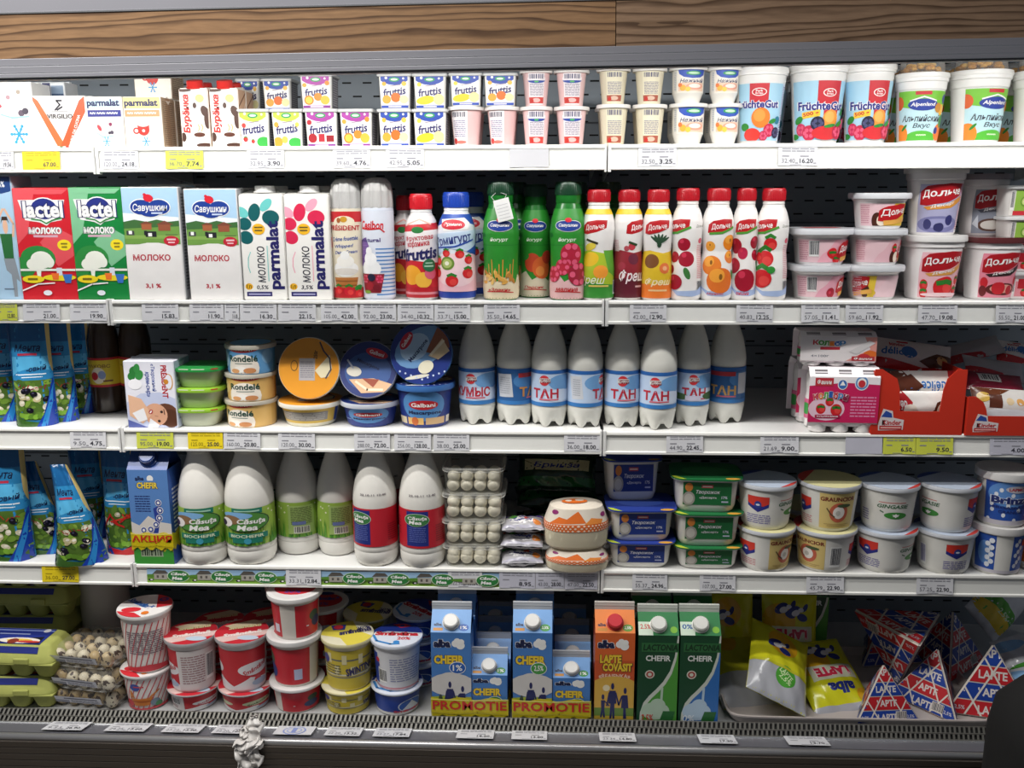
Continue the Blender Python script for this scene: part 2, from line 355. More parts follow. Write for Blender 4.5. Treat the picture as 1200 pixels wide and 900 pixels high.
# base of the cooler
bs = bpy.data.objects.new('dairy_cooler', None); COL.objects.link(bs); tag(bs, 'grey cooler base with air grille and bumper below the bottom display', 'cooler')
b = MB(); b.box(X0, X1, -.052, WALL, DZ-.03, DZ, mat('#b9babb', .4), 0); b.obj('deck', bs)
gx = X_at(600, -.06, DZ)
g0 = (-.056, Z_at(841, gx, -.056)); g1 = (-.074, Z_at(857, gx, -.074)); r1 = (-.128, Z_at(869.5, gx, -.128)); nz = Z_at(875, gx, -.136)
b = MB(); gm = mat('#77756f', .35, .5); b.add([(X0, g0[0]+.004, g0[1]-.003), (X1, g0[0]+.004, g0[1]-.003), (X1, g1[0]+.006, g1[1]-.002), (X0, g1[0]+.006, g1[1]-.002)], [(0, 3, 2, 1)], mat('#1b1a19', .7))
def gp(t, o=0): return (g0[0]*(1-t)+g1[0]*t-o, g0[1]*(1-t)+g1[1]*t)
for t0, t1 in ((.0, .05), (.48, .58), (.95, 1.05)):
    a, c = gp(t0), gp(t1); b.box(X0, X1, c[0], a[0]+.001, c[1], a[1], gm)
n = int((X1-X0)/.0092)
for i in range(n):
    for t0, t1, off, sl in ((.0, .5, 0, .0016), (.55, 1, .0046, .0016)):
        x = X0+i*.0092+off; a, c = gp(t0, .0008), gp(t1, .0008); b.add([(x, *c), (x+.0042, *c), (x+.0042+sl, *a), (x+sl, *a)], [(0, 1, 2, 3)], gm)
b.obj('air_grille', bs)
b = MB(); P = [(g1[0], g1[1]), (g1[0]-.003, g1[1]+.001), (g1[0]-.005, g1[1]-.001), (r1[0], r1[1]), (r1[0], r1[1]-.03), (g1[0], r1[1]-.03)]
def extr(b, P, m, ml=None):
    n = len(P)
    for i in range(n):
        j = (i+1) % n; b.add([(X0, *P[i]), (X1, *P[i]), (X1, *P[j]), (X0, *P[j])], [(0, 3, 2, 1)], (ml or {}).get(i, m))
extr(b, P, mat('#74747c', .4, .3, .04, 10), {0: alul, 1: alul}); b.obj('price_rail', bs)
b = MB(); b.tube([(X0, -.136, nz), (X1, -.136, nz)], .0075, mat('#aaa9aa', .3, .6), 14); b.obj('rounded_edge', bs)
b = MB(); zq = nz-.004
for i in range(9): b.box(X0, X1, -.147+.004*(i % 1), -.10, zq-.0135*(i+1)+.0012, zq-.0135*i, mat('#57504a', .4, .5, .05, 9), .0008)
b.box(X0, X1, -.14, -.10, .1, zq-.0135*9, mat('#57504a', .4, .5, .05, 9)); b.obj('bumper_panel', bs)
b = MB(); b.box(X0, X1, -.098, WALL, .0, DZ-.031, mat('#2c2b2b', .6)); b.obj('plinth', bs)

# ------------------------------------------------------------------ artwork helpers (percent of the panel)
def lines(x0, y0, x1, y1, n, c='#8a8792', th=.45):
    q = random.Random(int(x0*31+y1*7+n)); o = []; h = (y1-y0)/n
    for i in range(n):
        x = x0; y = y1-h*(i+1)
        while x < x1-1:
            e = min(x1, x+(x1-x0)*q.uniform(.08, .3)); o.append(('R', x, y+h*.2, e, y+h*(.2+th), c)); x = e+(x1-x0)*.03
    return o
def barcode(x0, y0, x1, y1, c='#3a3a44', bg='w'):
    q = random.Random(3); o = [('R', x0, y0, x1, y1, bg)]; x = x0+1
    while x < x1-1: e = x+(x1-x0)*q.choice((.02, .04, .07)); o.append(('R', x, y0+(y1-y0)*.12, min(e, x1-.5), y1-(y1-y0)*.05, c)); x = e+(x1-x0)*q.choice((.03, .05))
    return o
def straw(x, y, r, c='#cf2027'): return [('C', x, y, r, c), ('C', x+r*.25, y-r*.12, r*.55, '#e0433f'), ('L', [(x-r*.6, y+r*.55), (x, y+r*.75), (x+r*.6, y+r*.55)], r*.45, '#2f7d2b')]
def orange(x, y, r, c='#ef8a1f'): return [('C', x, y, r, c), ('C', x-r*.25, y+r*.2, r*.55, '#f6a53c'), ('E', x, y+r*.15, r*.12, r*.12, '#8a5a1a')]
def cherry(x, y, r, c='#a3122c'): return [('C', x, y, r, c), ('C', x-r*.3, y+r*.25, r*.32, '#cf3350')]
def berry(x, y, r, c='#c22347'):
    o = [('C', x, y, r, c)]
    for i in range(6): o.append(('C', x+r*.6*math.cos(i*1.05), y+r*.5*math.sin(i*1.05), r*.26, '#dd5878' if c != '#22233d' else '#4a4d72'))
    return o
def leaf(x, y, rx, ry, rot=0, c='#2f8a35'): return [('E', x, y, rx, ry, c, rot)]
def T(s, x, y, w, h, c, rot=0, bold=.02, shear=0, ol=None): return ('T', s, x, y, w, h, c, dict(rot=rot, bold=bold, shear=shear, ol=ol))
def flake(x, y, r, c='#2f9fd8', asp=1.0):
    o = []
    for i in range(6): a = i*pi/3; dx, dy = math.cos(a)*r, math.sin(a)*r*asp; o += [('L', [(x, y), (x+dx, y+dy)], r*.2, c), ('C', x+dx, y+dy, r*.2, c), ('C', x+dx*.6, y+dy*.6, r*.17, c)]
    return o+[('C', x, y, r*.25, c)]
def salad(x0, y0, x1, y1, seed, tomato=0):
    q = random.Random(seed); o = [('R', x0, y0, x1, y1, '#4f6e2a')]; W, H = x1-x0, y1-y0
    for i in range(34):      # leaves
        x, y = x0+W*q.random(), y0+H*(.05+.9*q.random()); o.append(('E', x, y, q.uniform(5, 12), q.uniform(1.2, 3), q.choice(['#6d8f35', '#7fa23c', '#47662a', '#5d8030']), q.uniform(-60, 60)))
    for i in range(12 if not tomato else 5): x, y = x0+W*q.random(), y0+H*(.15+.7*q.random()); o += [('E', x, y, q.uniform(6, 11), q.uniform(2, 3.4), q.choice(['#d9d2b4', '#c9bf92', '#e6e0cc']), q.uniform(-30, 30)), ('E', x+1, y+.6, 5, 1.2, '#efe9d8', 10)]
    for i in range(8 if not tomato else 16): o.append(('L', [(x0+W*q.random(), y0+H*(.3+.6*q.random())) for _ in (0, 1)] if tomato and i < 6 else [(x0+W*(.1+.1*i), y0+H*(.75+.15*q.random())), (x0+W*(.16+.1*i), y0+H*(.7+.2*q.random()))], 4 if tomato else 2.4, q.choice(['#8a2a3a', '#a8402c'] if not tomato else ['#c8281f', '#d8402c'])))
    for i in range(5 if not tomato else 0): x, y = x0+W*(.2+.65*q.random()), y0+H*(.2+.6*q.random()); o += [('E', x, y, 9, 2.6, '#17151f', q.uniform(-20, 20)), ('E', x-2, y+.8, 3, .8, '#4a4660')]
    for i in range(10): x = x0+W*i/9; o.append(('E', x, y0+2+q.random()*3, 8, 2.4, q.choice(['#5d8a2c', '#7fae3c']), q.uniform(-30, 30)))
    return o
def redlogo(x, y, w, h, c='#b8171f'):     # swoosh-shaped red badge
    return [('P', [(x-w, y-h*.9), (x-w*.95, y+h*.25), (x-w*.6, y+h*.75), (x+w*.2, y+h), (x+w, y+h*.95), (x+w*.9, y-h*.1), (x+w*.2, y-h*.65), (x-w*.6, y-h)], c)]

# ------------------------------------------------------------------ generic containers
def carton(name, cat, w, d, h, body, art, side=None, cap=None, top=None, slope=0.0, rough=.33):
    p = Proto(name, cat, w, d, h); b = MB(); m = mat(body, rough); hw, hd = w/2, d/2; e = .002
    if slope:      # slanted top panel
        hf = h*(1-slope); vs = [(-hw, -hd, 0), (hw, -hd, 0), (hw, hd, 0), (-hw, hd, 0), (-hw, -hd, hf), (hw, -hd, hf), (hw, hd, h), (-hw, hd, h)]
        q = bmesh.new(); V = [q.verts.new(v) for v in vs]
        for f in ((3, 2, 1, 0), (0, 1, 5, 4), (1, 2, 6, 5), (2, 3, 7, 6), (3, 0, 4, 7), (4, 5, 6, 7)): q.faces.new([V[i] for i in f])
        bmesh.ops.bevel(q, geom=list(q.edges), offset=e, segments=2, affect='EDGES'); b.bm(q, m)
    else:
        hf = h; b.box(-hw, hw, -hd, hd, 0, h, m, e)
        b.box(-hw*.98, hw*.98, -.004, .004, h-.0005, h+.0015, m)          # folded seam on the top
        for s in (-1, 1): b.add([(s*hw, -hd*.5, h-.002), (s*hw, hd*.5, h-.002), (s*(hw+.0012), 0, h*.86)], [(0, 1, 2) if s > 0 else (2, 1, 0)], m)
    b.gfx(front(w-.003, hf-.003, -hd, .0015), art)
    if side:
        b.gfx(rside(d-.003, hf-.003, hw, -hd+.0015, .0015), side); b.gfx(flat((-hw, hd-.0015, .0015), (0, -1, 0), (0, 0, 1), d-.003, hf-.003), side)
    b.obj('body', p)
    if cap:
        c, cx, cy, r, hh, lean = cap; b = MB(); n = 24; p.h = (h*(1-slope*.5) if slope else h)-.001+hh; b.loft([(0, r*1.12), (.002, r*1.12), (.0022, r), (hh-.001, r*.97), (hh, r*.88)], mat(c, GL), n)
        o = b.obj('cap', p); o.location = (cx, cy, h*(1-slope*.5)-.001 if slope else h); o.rotation_euler = (lean, 0, 0)
    return p
def gable(name, cat, w, d, h, body, art, roof, cap, fin='#c9c8c2', side=None):
    p = Proto(name, cat, w, d, h); b = MB(); m = mat(body, .33); hw, hd = w/2, d/2; hb = h-w*.66; hf = h-w*.2
    b.add([(-hw, -hd, 0), (hw, -hd, 0), (hw, hd, 0), (-hw, hd, 0), (-hw, -hd, hb), (hw, -hd, hb), (hw, hd, hb), (-hw, hd, hb)], [(3, 2, 1, 0), (0, 1, 5, 4), (1, 2, 6, 5), (2, 3, 7, 6), (3, 0, 4, 7)], m)
    fy = .002; b.add([(-hw, -hd, hb), (hw, -hd, hb), (hw, hd, hb), (-hw, hd, hb), (-hw, -fy, hf), (hw, -fy, hf), (hw, fy, hf), (-hw, fy, hf), (-hw*.72, 0, hb+.002), (hw*.72, 0, hb+.002)],
          [(0, 1, 5, 4), (2, 3, 7, 6), (1, 9, 5), (9, 2, 6), (5, 9, 6), (8, 0, 4), (3, 8, 7), (8, 4, 7)], mat(roof[0], .33))
    b.gfx(front(w, hb, -hd), art)
    sl = math.hypot(hd-fy, hf-hb); S = flat((-hw, -hd, hb), (1, 0, 0), (0, hd-fy, hf-hb), w, sl); b.gfx(S, roof[1])
    b.gfx(rside(d, hb, hw, -hd), side or [('R', 0, 0, 100, 100, body)]+lines(20, 20, 80, 80, 14, '#dfe3ea'))
    b.obj('body', p)
    b = MB(); b.box(-hw*1.01, hw*1.01, -.0028, .0028, hf-.001, h, mat(fin, .35), .0006); b.box(-hw, hw, -.0032, .0032, h-w*.1, h-w*.08, mat(fin, .35)); b.obj('top_seam', p)
    b = MB(); r = w*.19; n = 30; b.loft([(0, r*1.15), (.0025, r*1.15), (.003, r), (.0125, r*.97), (.014, r*.86)], mat(cap, .3), n)
    for i in range(n): a = 2*pi*i/n; b.box(r*math.cos(a)-.0005, r*math.cos(a)+.0005, r*math.sin(a)-.0005, r*math.sin(a)+.0005, .0035, .012, mat(cap, .3))
    o = b.obj('screw_cap', p); t = .42; o.location = (0, -hd+(hd-fy)*t, hb+(hf-hb)*t); o.rotation_euler = (math.atan2(hf-hb, hd-fy), 0, 0)
    return p
def sec_at(secs, z):
    for p, q in zip(secs, secs[1:]):
        if p[0] <= z <= q[0] and q[0] > p[0]:
            t = (z-p[0])/(q[0]-p[0]); return p[1]*(1-t)+q[1]*t, (p[2] if len(p) > 2 else p[1])*(1-t)+(q[2] if len(q) > 2 else q[1])*t
    return secs[-1][1], secs[-1][2] if len(secs[-1]) > 2 else secs[-1][1]
def pot(name, cat, secs, body, arts=(), lid=None, lidart=None, rim=None, n=40, lidrough=.3, rough=GL, lidlift=.0012, drop=True, extra=None, thick=.0015):
    """secs: body sections from base to rim; arts: [(z0, z1, a0, a1, shapes)]; lid: colour of a foil/plastic lid; rim: (width, height) of the flange"""
    h = secs[-1][0]; W = max(q[1] for q in secs); D = max(q[2] if len(q) > 2 else q[1] for q in secs); rw = rim[0] if rim else 0
    p = Proto(name, cat, 2*(W+rw), 2*(D+rw), h+(thick if lid else 0)); b = MB(); m = mat(body, rough); b.loft(secs, m, n)
    rx, ry, pw = secs[-1][1], (secs[-1][2] if len(secs[-1]) > 2 else secs[-1][1]), (secs[-1][3] if len(secs[-1]) > 3 else 2)
    if rim: b.loft([(h-rim[1], rx+rw*.7, ry+rw*.7, pw), (h-rim[1]*.8, rx+rw, ry+rw, pw), (h-.0005, rx+rw, ry+rw, pw), (h, rx+rw*.8, ry+rw*.8, pw)], mat(rim[2] if len(rim) > 2 else body, rough), n)
    b.obj('cup', p)
    if arts:
        b = MB()
        for j, q in enumerate(arts):
            if q[0] in ('F', 'S'):        # flat panel on the front or on both sides of a squarish pot
                _, z0, z1, fr, sh = q; lo, hi = sec_at(secs, z0), sec_at(secs, z1)
                if q[0] == 'F': Wd = 2*lo[0]*fr; b.gfx(flat((-Wd/2, -lo[1], z0), (1, 0, 0), (0, lo[1]-hi[1], z1-z0), Wd, math.hypot(z1-z0, lo[1]-hi[1])), sh, lift=.0006)
                else:
                    Wd = 2*lo[1]*fr
                    for sg in (1, -1): b.gfx(flat((sg*lo[0], -sg*Wd/2, z0), (0, sg, 0), (sg*(hi[0]-lo[0]), 0, z1-z0), Wd, math.hypot(z1-z0, lo[0]-hi[0])), sh, lift=.0006)
            else: z0, z1, a0, a1, sh = q; b.gfx(wrap(secs, z0, z1, a0, a1), sh, lift=.0004+.0004*(j > 0))
        b.obj('label', p)
    if lid:
        b = MB(); lx, ly = rx+rw+.0006, ry+rw+.0006; ml = mat(lid, lidrough)
        if drop: b.loft([(-.004, lx, ly, pw), (-.001, lx+.0006, ly+.0006, pw), (thick, lx-.0002, ly-.0002, pw)], ml, n)
        else: b.loft([(0, lx, ly, pw), (thick, lx, ly, pw)], ml, n)
        if lidart: b.gfx((lambda x, y, d: (x-lx, y-ly, thick+d), 2*lx, 2*ly, None), lidart, clip=[(lx+lx*math.copysign(abs(math.cos(t))**(2/pw), math.cos(t))*.985, ly+ly*math.copysign(abs(math.sin(t))**(2/pw), math.sin(t))*.985) for t in [2*pi*i/48 for i in range(48)]])
        o = b.obj('lid', p); o.location = (0, 0, h)
    return p
def bottle(name, cat, secs, body, arts, cap, capsecs, n=40, feet=0, rough=.2, capridge=0, base=None):
    h = secs[-1][0]; W = max(q[1] for q in secs); p = Proto(name, cat, 2*W, 2*W, h+capsecs[-1][0])
    b = MB(); b.loft(secs, mat(body, rough), n)
    if feet:       # petal foot of a fizzy-drink bottle
        k = n*len(secs)
        for i in range(len(b.v)-0):
            x, y, z = b.v[i]
            if z < .028 and math.hypot(x, y) > 1e-4:
                a = math.atan2(y, x); t = 1-z/.028; g = .5-.5*math.cos(a*feet); b.v[i] = (x*(1-.16*t*(1-g)), y*(1-.16*t*(1-g)), z+.012*t*(1-g)**1.5)
    b.obj('body', p)
    b = MB()
    for j, (z0, z1, a0, a1, sh) in enumerate(arts): b.gfx(wrap(secs, z0, z1, a0, a1), sh, lift=.0004 if j == 0 else .0009)
    b.obj('label', p)
    if cap:
        b = MB(); m = mat(cap, .3); b.loft(capsecs, m, n)
        if capridge:
            r = capsecs[0][1]; h1 = capsecs[-1][0]
            for i in range(capridge): a = 2*pi*i/capridge; b.box(r*math.cos(a)-.0006, r*math.cos(a)+.0006, r*math.sin(a)-.0006, r*math.sin(a)+.0006, .002, h1*.8, m)
        o = b.obj('cap', p); o.location = (0, 0, h)
    return p
def simplecap(r, h): return [(0, r), (h*.9, r), (h, r*.93)]
def pillow(name, cat, w, h, t, body, art, wr=.0015, seed=1, rough=.22, ez=.45, part='bag', bottom=0.0, taper=0.0, lean=0.0, bk=1.0):
    """a filled film bag standing upright, facing -Y; `bottom` keeps depth at the foot (standing bag)"""
    p = Proto(name, cat, w, t, h); q = random.Random(seed); ph = [q.uniform(0, 6.28) for _ in range(6)]
    def th(u, v):
        a = max(0, min(1, (1-abs(2*u-1))*2.2))**ez; vb = max(0, min(1, (1-v)*1.7))**.6; vt = 1 if bottom else max(0, min(1, v*2.2))**ez
        return t/2*a*vb*vt + wr*(math.sin(u*9+ph[0]+v*4)+math.sin(v*13+ph[1]-u*5)+.7*math.sin(u*23+v*17+ph[2]))*a*.5
    def wid(u, v): return u*w*(1-.03*math.sin(v*pi))*(1-taper*v) - lean*v*v*w
    def f(s):
        def g(u, v): return wid(u-.5, v), s*max(.0004, th(u, v)*(bk if s > 0 else 1)), v*h
        return g
    b = MB(); m = mat(body, rough)
    b.grid(lambda u, v: f(-1)(u, v), 22, 26, m); b.grid(lambda u, v: f(1)(1-u, v), 22, 26, m)
    if bottom: b.grid(lambda u, v: ((u-.5)*w, (1-2*v)*max(.0004, th(u, 0)), 0.0), 22, 2, m)
    b.gfx((lambda x, y, d: (wid(x/w-.5, y/h), -max(.0004, th(x/w, y/h))-d, y), w, h, .009), art, lift=.0008, rough=rough)
    b.obj(part, p); return p

# ------------------------------------------------------------------ top shelf
Y1 = .012
flakes = flake(70, 22, 14) + [('C', 78, 54, 6, '#5a4a5a'), ('C', 86, 57, 6, '#3f3546'), ('L', [(40, 52), (60, 47), (92, 49)], 3, '#9fd8ee'), ('C', 56, 78, 4, '#b58a92'), ('L', [(30, 74), (40, 64)], 6, '#c8424a'), ('C', 76, 86, 4, '#a98'), ('P', [(0, 100), (0, 86), (60, 94), (100, 92), (100, 100)], '#f4f0f2')]
pc0 = carton('cream_carton', 'carton', .098, .064, .118, 'w', flakes)
place(pc0, -24, 40, 96, 1, Y1, 'large white cream carton with a blue snowflake, at the shelf end', box=True)
pv = carton('cream_carton', 'carton', .098, .064, .092, 'w', [('P', [(0, 100), (0, 92), (40, 4), (56, 4), (10, 92)], '#ea6a34'), ('P', [(100, 100), (90, 92), (46, 4), (62, 4), (100, 70)], '#e4562b'), T('VIRGILIO', 50, 62, 50, 9, '#3a3232', bold=.03), ('L', [(42, 74), (52, 84), (46, 92), (56, 92)], 3, '#35303a'), ('L', [(46, 74), (56, 80)], 3, '#35303a'), ('L', [(34, 71), (66, 71)], .8, '#35303a'), T('PANNA DA CUCINA', 76, 34, 62, 6, 'w', rot=68), ('R', 44, 1, 50, 4, '#2c7a4a'), ('R', 56, 1, 62, 4, '#c8242b')])
place(pv, 40, 102, 112, 1, Y1, 'white cream carton printed with an orange V', box=True)
def parm(c1, c2, mug):
    art = [('R', 0, 78, 100, 100, c1), T('parmalat', 48, 87.5, 92, 18, '#1e2358', bold=.045), ('R', 2, 62, 97, 75, c2), T('~~ ~~~ ~~~~', 48, 69, 80, 5, 'w', shear=.3)]
    if mug: art += [('C', 50, 36, 16, '#d3352c'), ('R', 34, 34, 66, 46, '#d3352c'), ('C', 30, 34, 9, '#d3352c'), ('C', 30, 34, 5, 'w'), ('E', 50, 47, 16, 5, 'w'), ('C', 46, 48, 5, '#f3ece4'), ('C', 56, 49, 5, '#e9e0da'), ('C', 50, 34, 4, 'w')] + flake(55, 13, 9)
    else: art += [('L', [(24, 30), (40, 22), (70, 24)], 3, '#9fd8ee'), ('E', 32, 40, 5, 7, '#c8404a', 30), ('C', 64, 47, 5, '#8b2f55'), ('C', 60, 30, 4, '#3a3046'), ('C', 67, 31, 5, '#4b4256'), ('C', 45, 28, 4, '#f0e9e0')] + flake(50, 13, 9)
    sd = [('R', 0, 0, 100, 100, '#c4ad92'), ('R', 30, 0, 62, 100, '#b8987a')] + lines(8, 6, 92, 94, 22, '#84705f')
    return carton('cream_carton', 'carton', .068, .06, .092, '#f0ece4', art, sd)
pa, pb = parm('#cdeef8', '#2c3188', 0), parm('#f5e58c', '#c39b6c', 1)
place(pa, 102, 145, 113, 1, Y1, 'small cream carton with a pale blue top band and navy stripe', box=True)
ry = place(pb, 145.5, 190, 113, 1, Y1, 'front cream carton with a yellow top band and red mug', 'yellow banded cream cartons', box=True)
behind(ry, .063, 'cream carton with brown striped side directly behind the front red mug one', 'yellow banded cream cartons')
pm = carton('cream_carton', 'carton', .068, .06, .092, '#f0e8dc', [('C', 50, 40, 17, '#d3352c'), ('R', 32, 40, 68, 54, '#d3352c'), ('C', 30, 42, 9, '#d3352c'), ('C', 30, 42, 5, '#f0e8dc'), ('E', 50, 56, 18, 6, 'w'), ('C', 44, 58, 6, '#f3ece4'), ('C', 57, 60, 6, '#d8c8c0')] + flake(50, 22, 10), [('R', 0, 0, 100, 100, '#c4ad92')] + lines(8, 6, 92, 94, 22, '#84705f'))
qz = Rec(); qz.__dict__.update(ry.__dict__); qz.w *= 1.0
behind(ry, .07, 'cream carton with a red mug lying on top of the rear cartons', p=pm, dz=ry.p.h*ry.sz+.002, dx=-.006)
# blue and white pack behind the V carton
pk = carton('cream_carton', 'carton', .07, .05, .1, '#e9edf0', [('R', 40, 60, 62, 100, '#23265e'), ('R', 0, 40, 38, 96, '#7f93ad'), ('R', 64, 40, 98, 96, '#8fa3bb'), ('R', 0, 70, 38, 84, '#3d5578'), ('R', 64, 70, 98, 84, '#3d5578'), T('P', 51, 88, 10, 12, 'w')])
place(pk, 36, 79, 96, 1, .09, 'blue and white carton standing behind the orange V carton', box=True)
# chocolate milk bricks
bur = [('R', 0, 0, 100, 100, '#f3efe9'), ('E', 88, 62, 14, 10, '#4a2b1e', 20), ('E', 96, 48, 12, 16, '#4a2b1e'), ('E', 52, 72, 7, 5, '#4a2b1e'), ('E', 5, 18, 10, 8, '#4a2b1e'), ('E', 80, 4, 30, 4, '#4a2b1e'), ('E', 14, 98, 30, 3, '#4a2b1e'), ('E', 72, 84, 16, 7, '#f0cf82', -15), T('Бурёнка', 22, 58, 66, 32, '#d02a22', rot=90, bold=.05, shear=.1),
       ('E', 66, 16, 24, 3.5, '#e9dfd2'), ('E', 64, 20, 22, 7, 'w'), ('E', 64, 22, 21, 4, '#5d2f1c'), ('L', [(60, 28), (66, 34), (60, 40)], 4, '#e2b36c'), ('L', [(72, 28), (78, 35), (72, 40)], 4, '#e2b36c'), ('L', [(86, 22), (94, 18), (86, 15)], 4, 'w')]
pbu = carton('chocolate_milk_carton', 'carton', .052, .042, .117, '#efe6dc', bur, [('R', 0, 0, 100, 100, '#d8b090'), ('L', [(0, 70), (100, 96)], 8, '#7a4a30'), ('L', [(0, 40), (100, 80)], 6, '#f0e6da'), ('L', [(0, 20), (100, 60)], 8, '#8a5a3c'), ('L', [(0, 2), (100, 40)], 6, '#f0e6da')], cap=('#d2322d', 0, -.008, .0145, .014, .25), slope=.05)
x = place(pbu, 211, 245, 93, 1, Y1, 'brown spotted chocolate milk carton with red cap, beside the yellow banded carton', 'chocolate milk cartons', box=True); behind(x, .045, 'red capped chocolate milk carton directly behind the one beside the yellow banded carton', 'chocolate milk cartons')
x = place(pbu, 246.5, 280, 93, 1, Y1, 'brown spotted chocolate milk carton with red cap, beside the fruit yogurts', 'chocolate milk cartons', box=True); behind(x, .045, 'red capped chocolate milk carton behind the one beside the fruit yogurts', 'chocolate milk cartons')
# small fruit yogurts (square pots)
def fruttis(band, fruit, foot):
    s = [(0, .0235, .0235, 12), (.002, .0245, .0245, 12), (.058, .0265, .0265, 12)]
    art = [('R', 0, 0, 100, 100, '#f7f5f0'), ('E', 50, 101, 60, 31, band), ('C', 20, 92, 5, 'w'), ('C', 84, 90, 4, 'w'), ('E', 50, 87, 19, 7, '#2f9d57'), ('E', 50, 87, 13, 3.4, '#dff0e0'), ('L', [(34, 67), (72, 71)], 3, '#9a8a9a'), T('fruttis', 50, 50, 84, 24, '#2c2a66', rot=7, bold=.03, shear=.15), ('L', [(62, 39), (80, 41)], 3, '#77729a')] + fruit
    if foot: art += [('R', 0, 0, 100, 8, foot), ('R', 26, 2, 74, 6, '#d9d6e8')]
    side = [('R', 0, 0, 100, 100, '#6f6c72')] + lines(10, 8, 90, 92, 12, '#b9b6ba')
    return pot('yogurt_pot', 'yogurt pot', s, '#ecebe6', [('F', .0015, .056, .92, art), ('S', .0015, .056, .84, side)], '#c2c3c2', None, (.0018, .001), n=56, thick=.0008)
fA = fruttis('#b9d24a', [('E', 86, 14, 26, 15, '#3fae49')] + straw(18, 22, 9) + straw(46, 16, 7) + [('C', 14, 60, 8, '#e8453f')], None)
fB = fruttis('#bcd44c', [('E', 80, 12, 26, 14, '#3fae49'), ('E', 14, 14, 18, 14, '#f2a03a'), ('E', 40, 20, 12, 10, '#f5b957'), ('C', 10, 62, 9, '#f0a23d'), ('C', 90, 62, 8, '#f6d25a')], None)
fC = fruttis('#a8429e', [('C', 18, 24, 16, '#a8262f'), ('R', 40, 14, 62, 36, '#b7303a'), ('R', 68, 14, 96, 32, '#96232c'), ('C', 8, 68, 9, '#b7303a')], '#8a3a92')
fD = fruttis('#a8429e', [('C', 22, 24, 18, '#c9822e'), ('C', 22, 24, 13, '#f1c04d'), ('C', 56, 34, 15, '#ee8a2f'), ('C', 82, 24, 17, '#f4b542'), ('C', 8, 70, 8, '#f0a23d'), ('C', 92, 76, 9, '#ee8a2f')], '#8a3a92')
fE = fruttis('#2a4aa8', [('C', 20, 26, 16, '#f2a53a'), ('C', 54, 32, 18, '#e8702a'), ('C', 84, 26, 16, '#efe3a8'), ('C', 12, 74, 8, '#f0b23d'), ('C', 86, 74, 9, '#f2c04d')], '#2f4faf')
fF = fruttis('#2a4aa8', [('E', 34, 24, 34, 13, '#f4c92f', 10), ('E', 82, 26, 20, 17, '#f0d79a'), ('C', 12, 72, 8, '#f4d04d')], '#2f4faf')
GY = 'small fruit yogurt pots'
rows = [(fA, 277, 316, 'lower green topped yogurt pot with strawberries'), (fB, 316.5, 355, 'lower green topped yogurt pot with orange fruit'), (fC, 355.5, 396, 'lower purple topped yogurt pot with red fruit'), (fD, 396.5, 437, 'lower purple topped yogurt pot with passion fruit'),
        (fE, 442, 482, 'lower blue topped yogurt pot with peach, beside the empty gap'), (fF, 483, 524, 'lower blue topped yogurt pot with banana, beside the pink pots')]
tops = []
for p, a, c, l in rows: r = place(p, a, c, 127.5, 1, Y1, l + ', front of its row', GY, box=True); tops.append(r); behind(r, .058, l + ', second in its row', GY); 
place(fE, 306, 342, 92, 1, .065, 'blue topped yogurt pot set back on the green topped pots', GY, base=tops[0].top, box=True)
place(fE, 276, 305, 92, 1, .12, 'shaded blue yogurt pot set far back beside the chocolate cartons', GY, base=tops[0].top, box=True)
place(fD, 350, 390, 86, 1, Y1, 'upper purple topped yogurt pot with passion fruit', GY, base=tops[2].top, box=True)
# pink and beige tapered pots
def tapered(body, panel, kind, dark):
    s = [(0, .0195), (.0015, .0205), (.056, .0265), (.060, .0268)]
    if kind == 0: art = [('R', 0, 0, 58, 100, '#f2ecec')] + barcode(3, 80, 54, 97, '#4a4a5e', '#f2ecec') + lines(8, 24, 52, 74, 9, '#8f86a8') + [('C', 10, 12, 9, '#c9302f'), ('E', 34, 9, 20, 5, '#d9776a')]
    else: art = [('R', 22, 0, 82, 100, panel)] + barcode(26, 80, 78, 98, '#4c4a70', panel) + ([('E', 52, 77, 32, 9, '#2747a2'), ('R', 20, 77, 84, 87, panel)] + barcode(26, 80, 78, 98, '#4c4a70', panel) + [('E', 52, 73, 8, 3, '#58b06a')] if kind == 1 else []) + lines(27, 28, 79, 68, 10, '#7d7690') + [('R', 22, 4, 82, 24, dark), ('E', 52, 14, 16, 7, '#d9b9a4' if kind == 2 else '#efb9b4'), ('C', 34, 12, 7, '#c23028')]
    return pot('yogurt_pot', 'yogurt pot', s, body, [(.003, .055, -62, 62, art)], '#e5e2de', None, (.0045, .0012), n=36)
pkA, pkB, pkC = tapered('#eec6c4', '#f6eeee', 0, '#c9302f'), tapered('#efcccb', '#f4ecee', 1, '#c9423a'), tapered('#e3dac0', '#e9e2c6', 2, '#a8553f')
lab = ['plain pink yogurt pot with its back label turned left, beside the banana yogurts', 'plain pink yogurt pot with its back label turned left, second from the banana yogurts', 'pink yogurt pot with a blue arc, in the lower layer next to the turned pots', 'pink yogurt pot with a blue arc, in the lower layer by the shelf joint',
       'beige yogurt pot in the lower layer just past the shelf joint', 'beige yogurt pot in the lower layer next to the white dessert pots']
sp = [(pkA, 525, 568), (pkA, 568.5, 609), (pkB, 609.5, 647), (pkB, 649, 690), (pkC, 699, 738), (pkC, 741, 781)]
for i, (p, a, c) in enumerate(sp):
    r = place(p, a, c, 126 if i < 4 else 123.5, 1, Y1, lab[i], GY); tops.append(r); behind(r, .062, lab[i].replace('in the lower layer', 'behind the one').replace('turned left,', 'behind the one').replace('the one beside', 'the one beside'), GY)
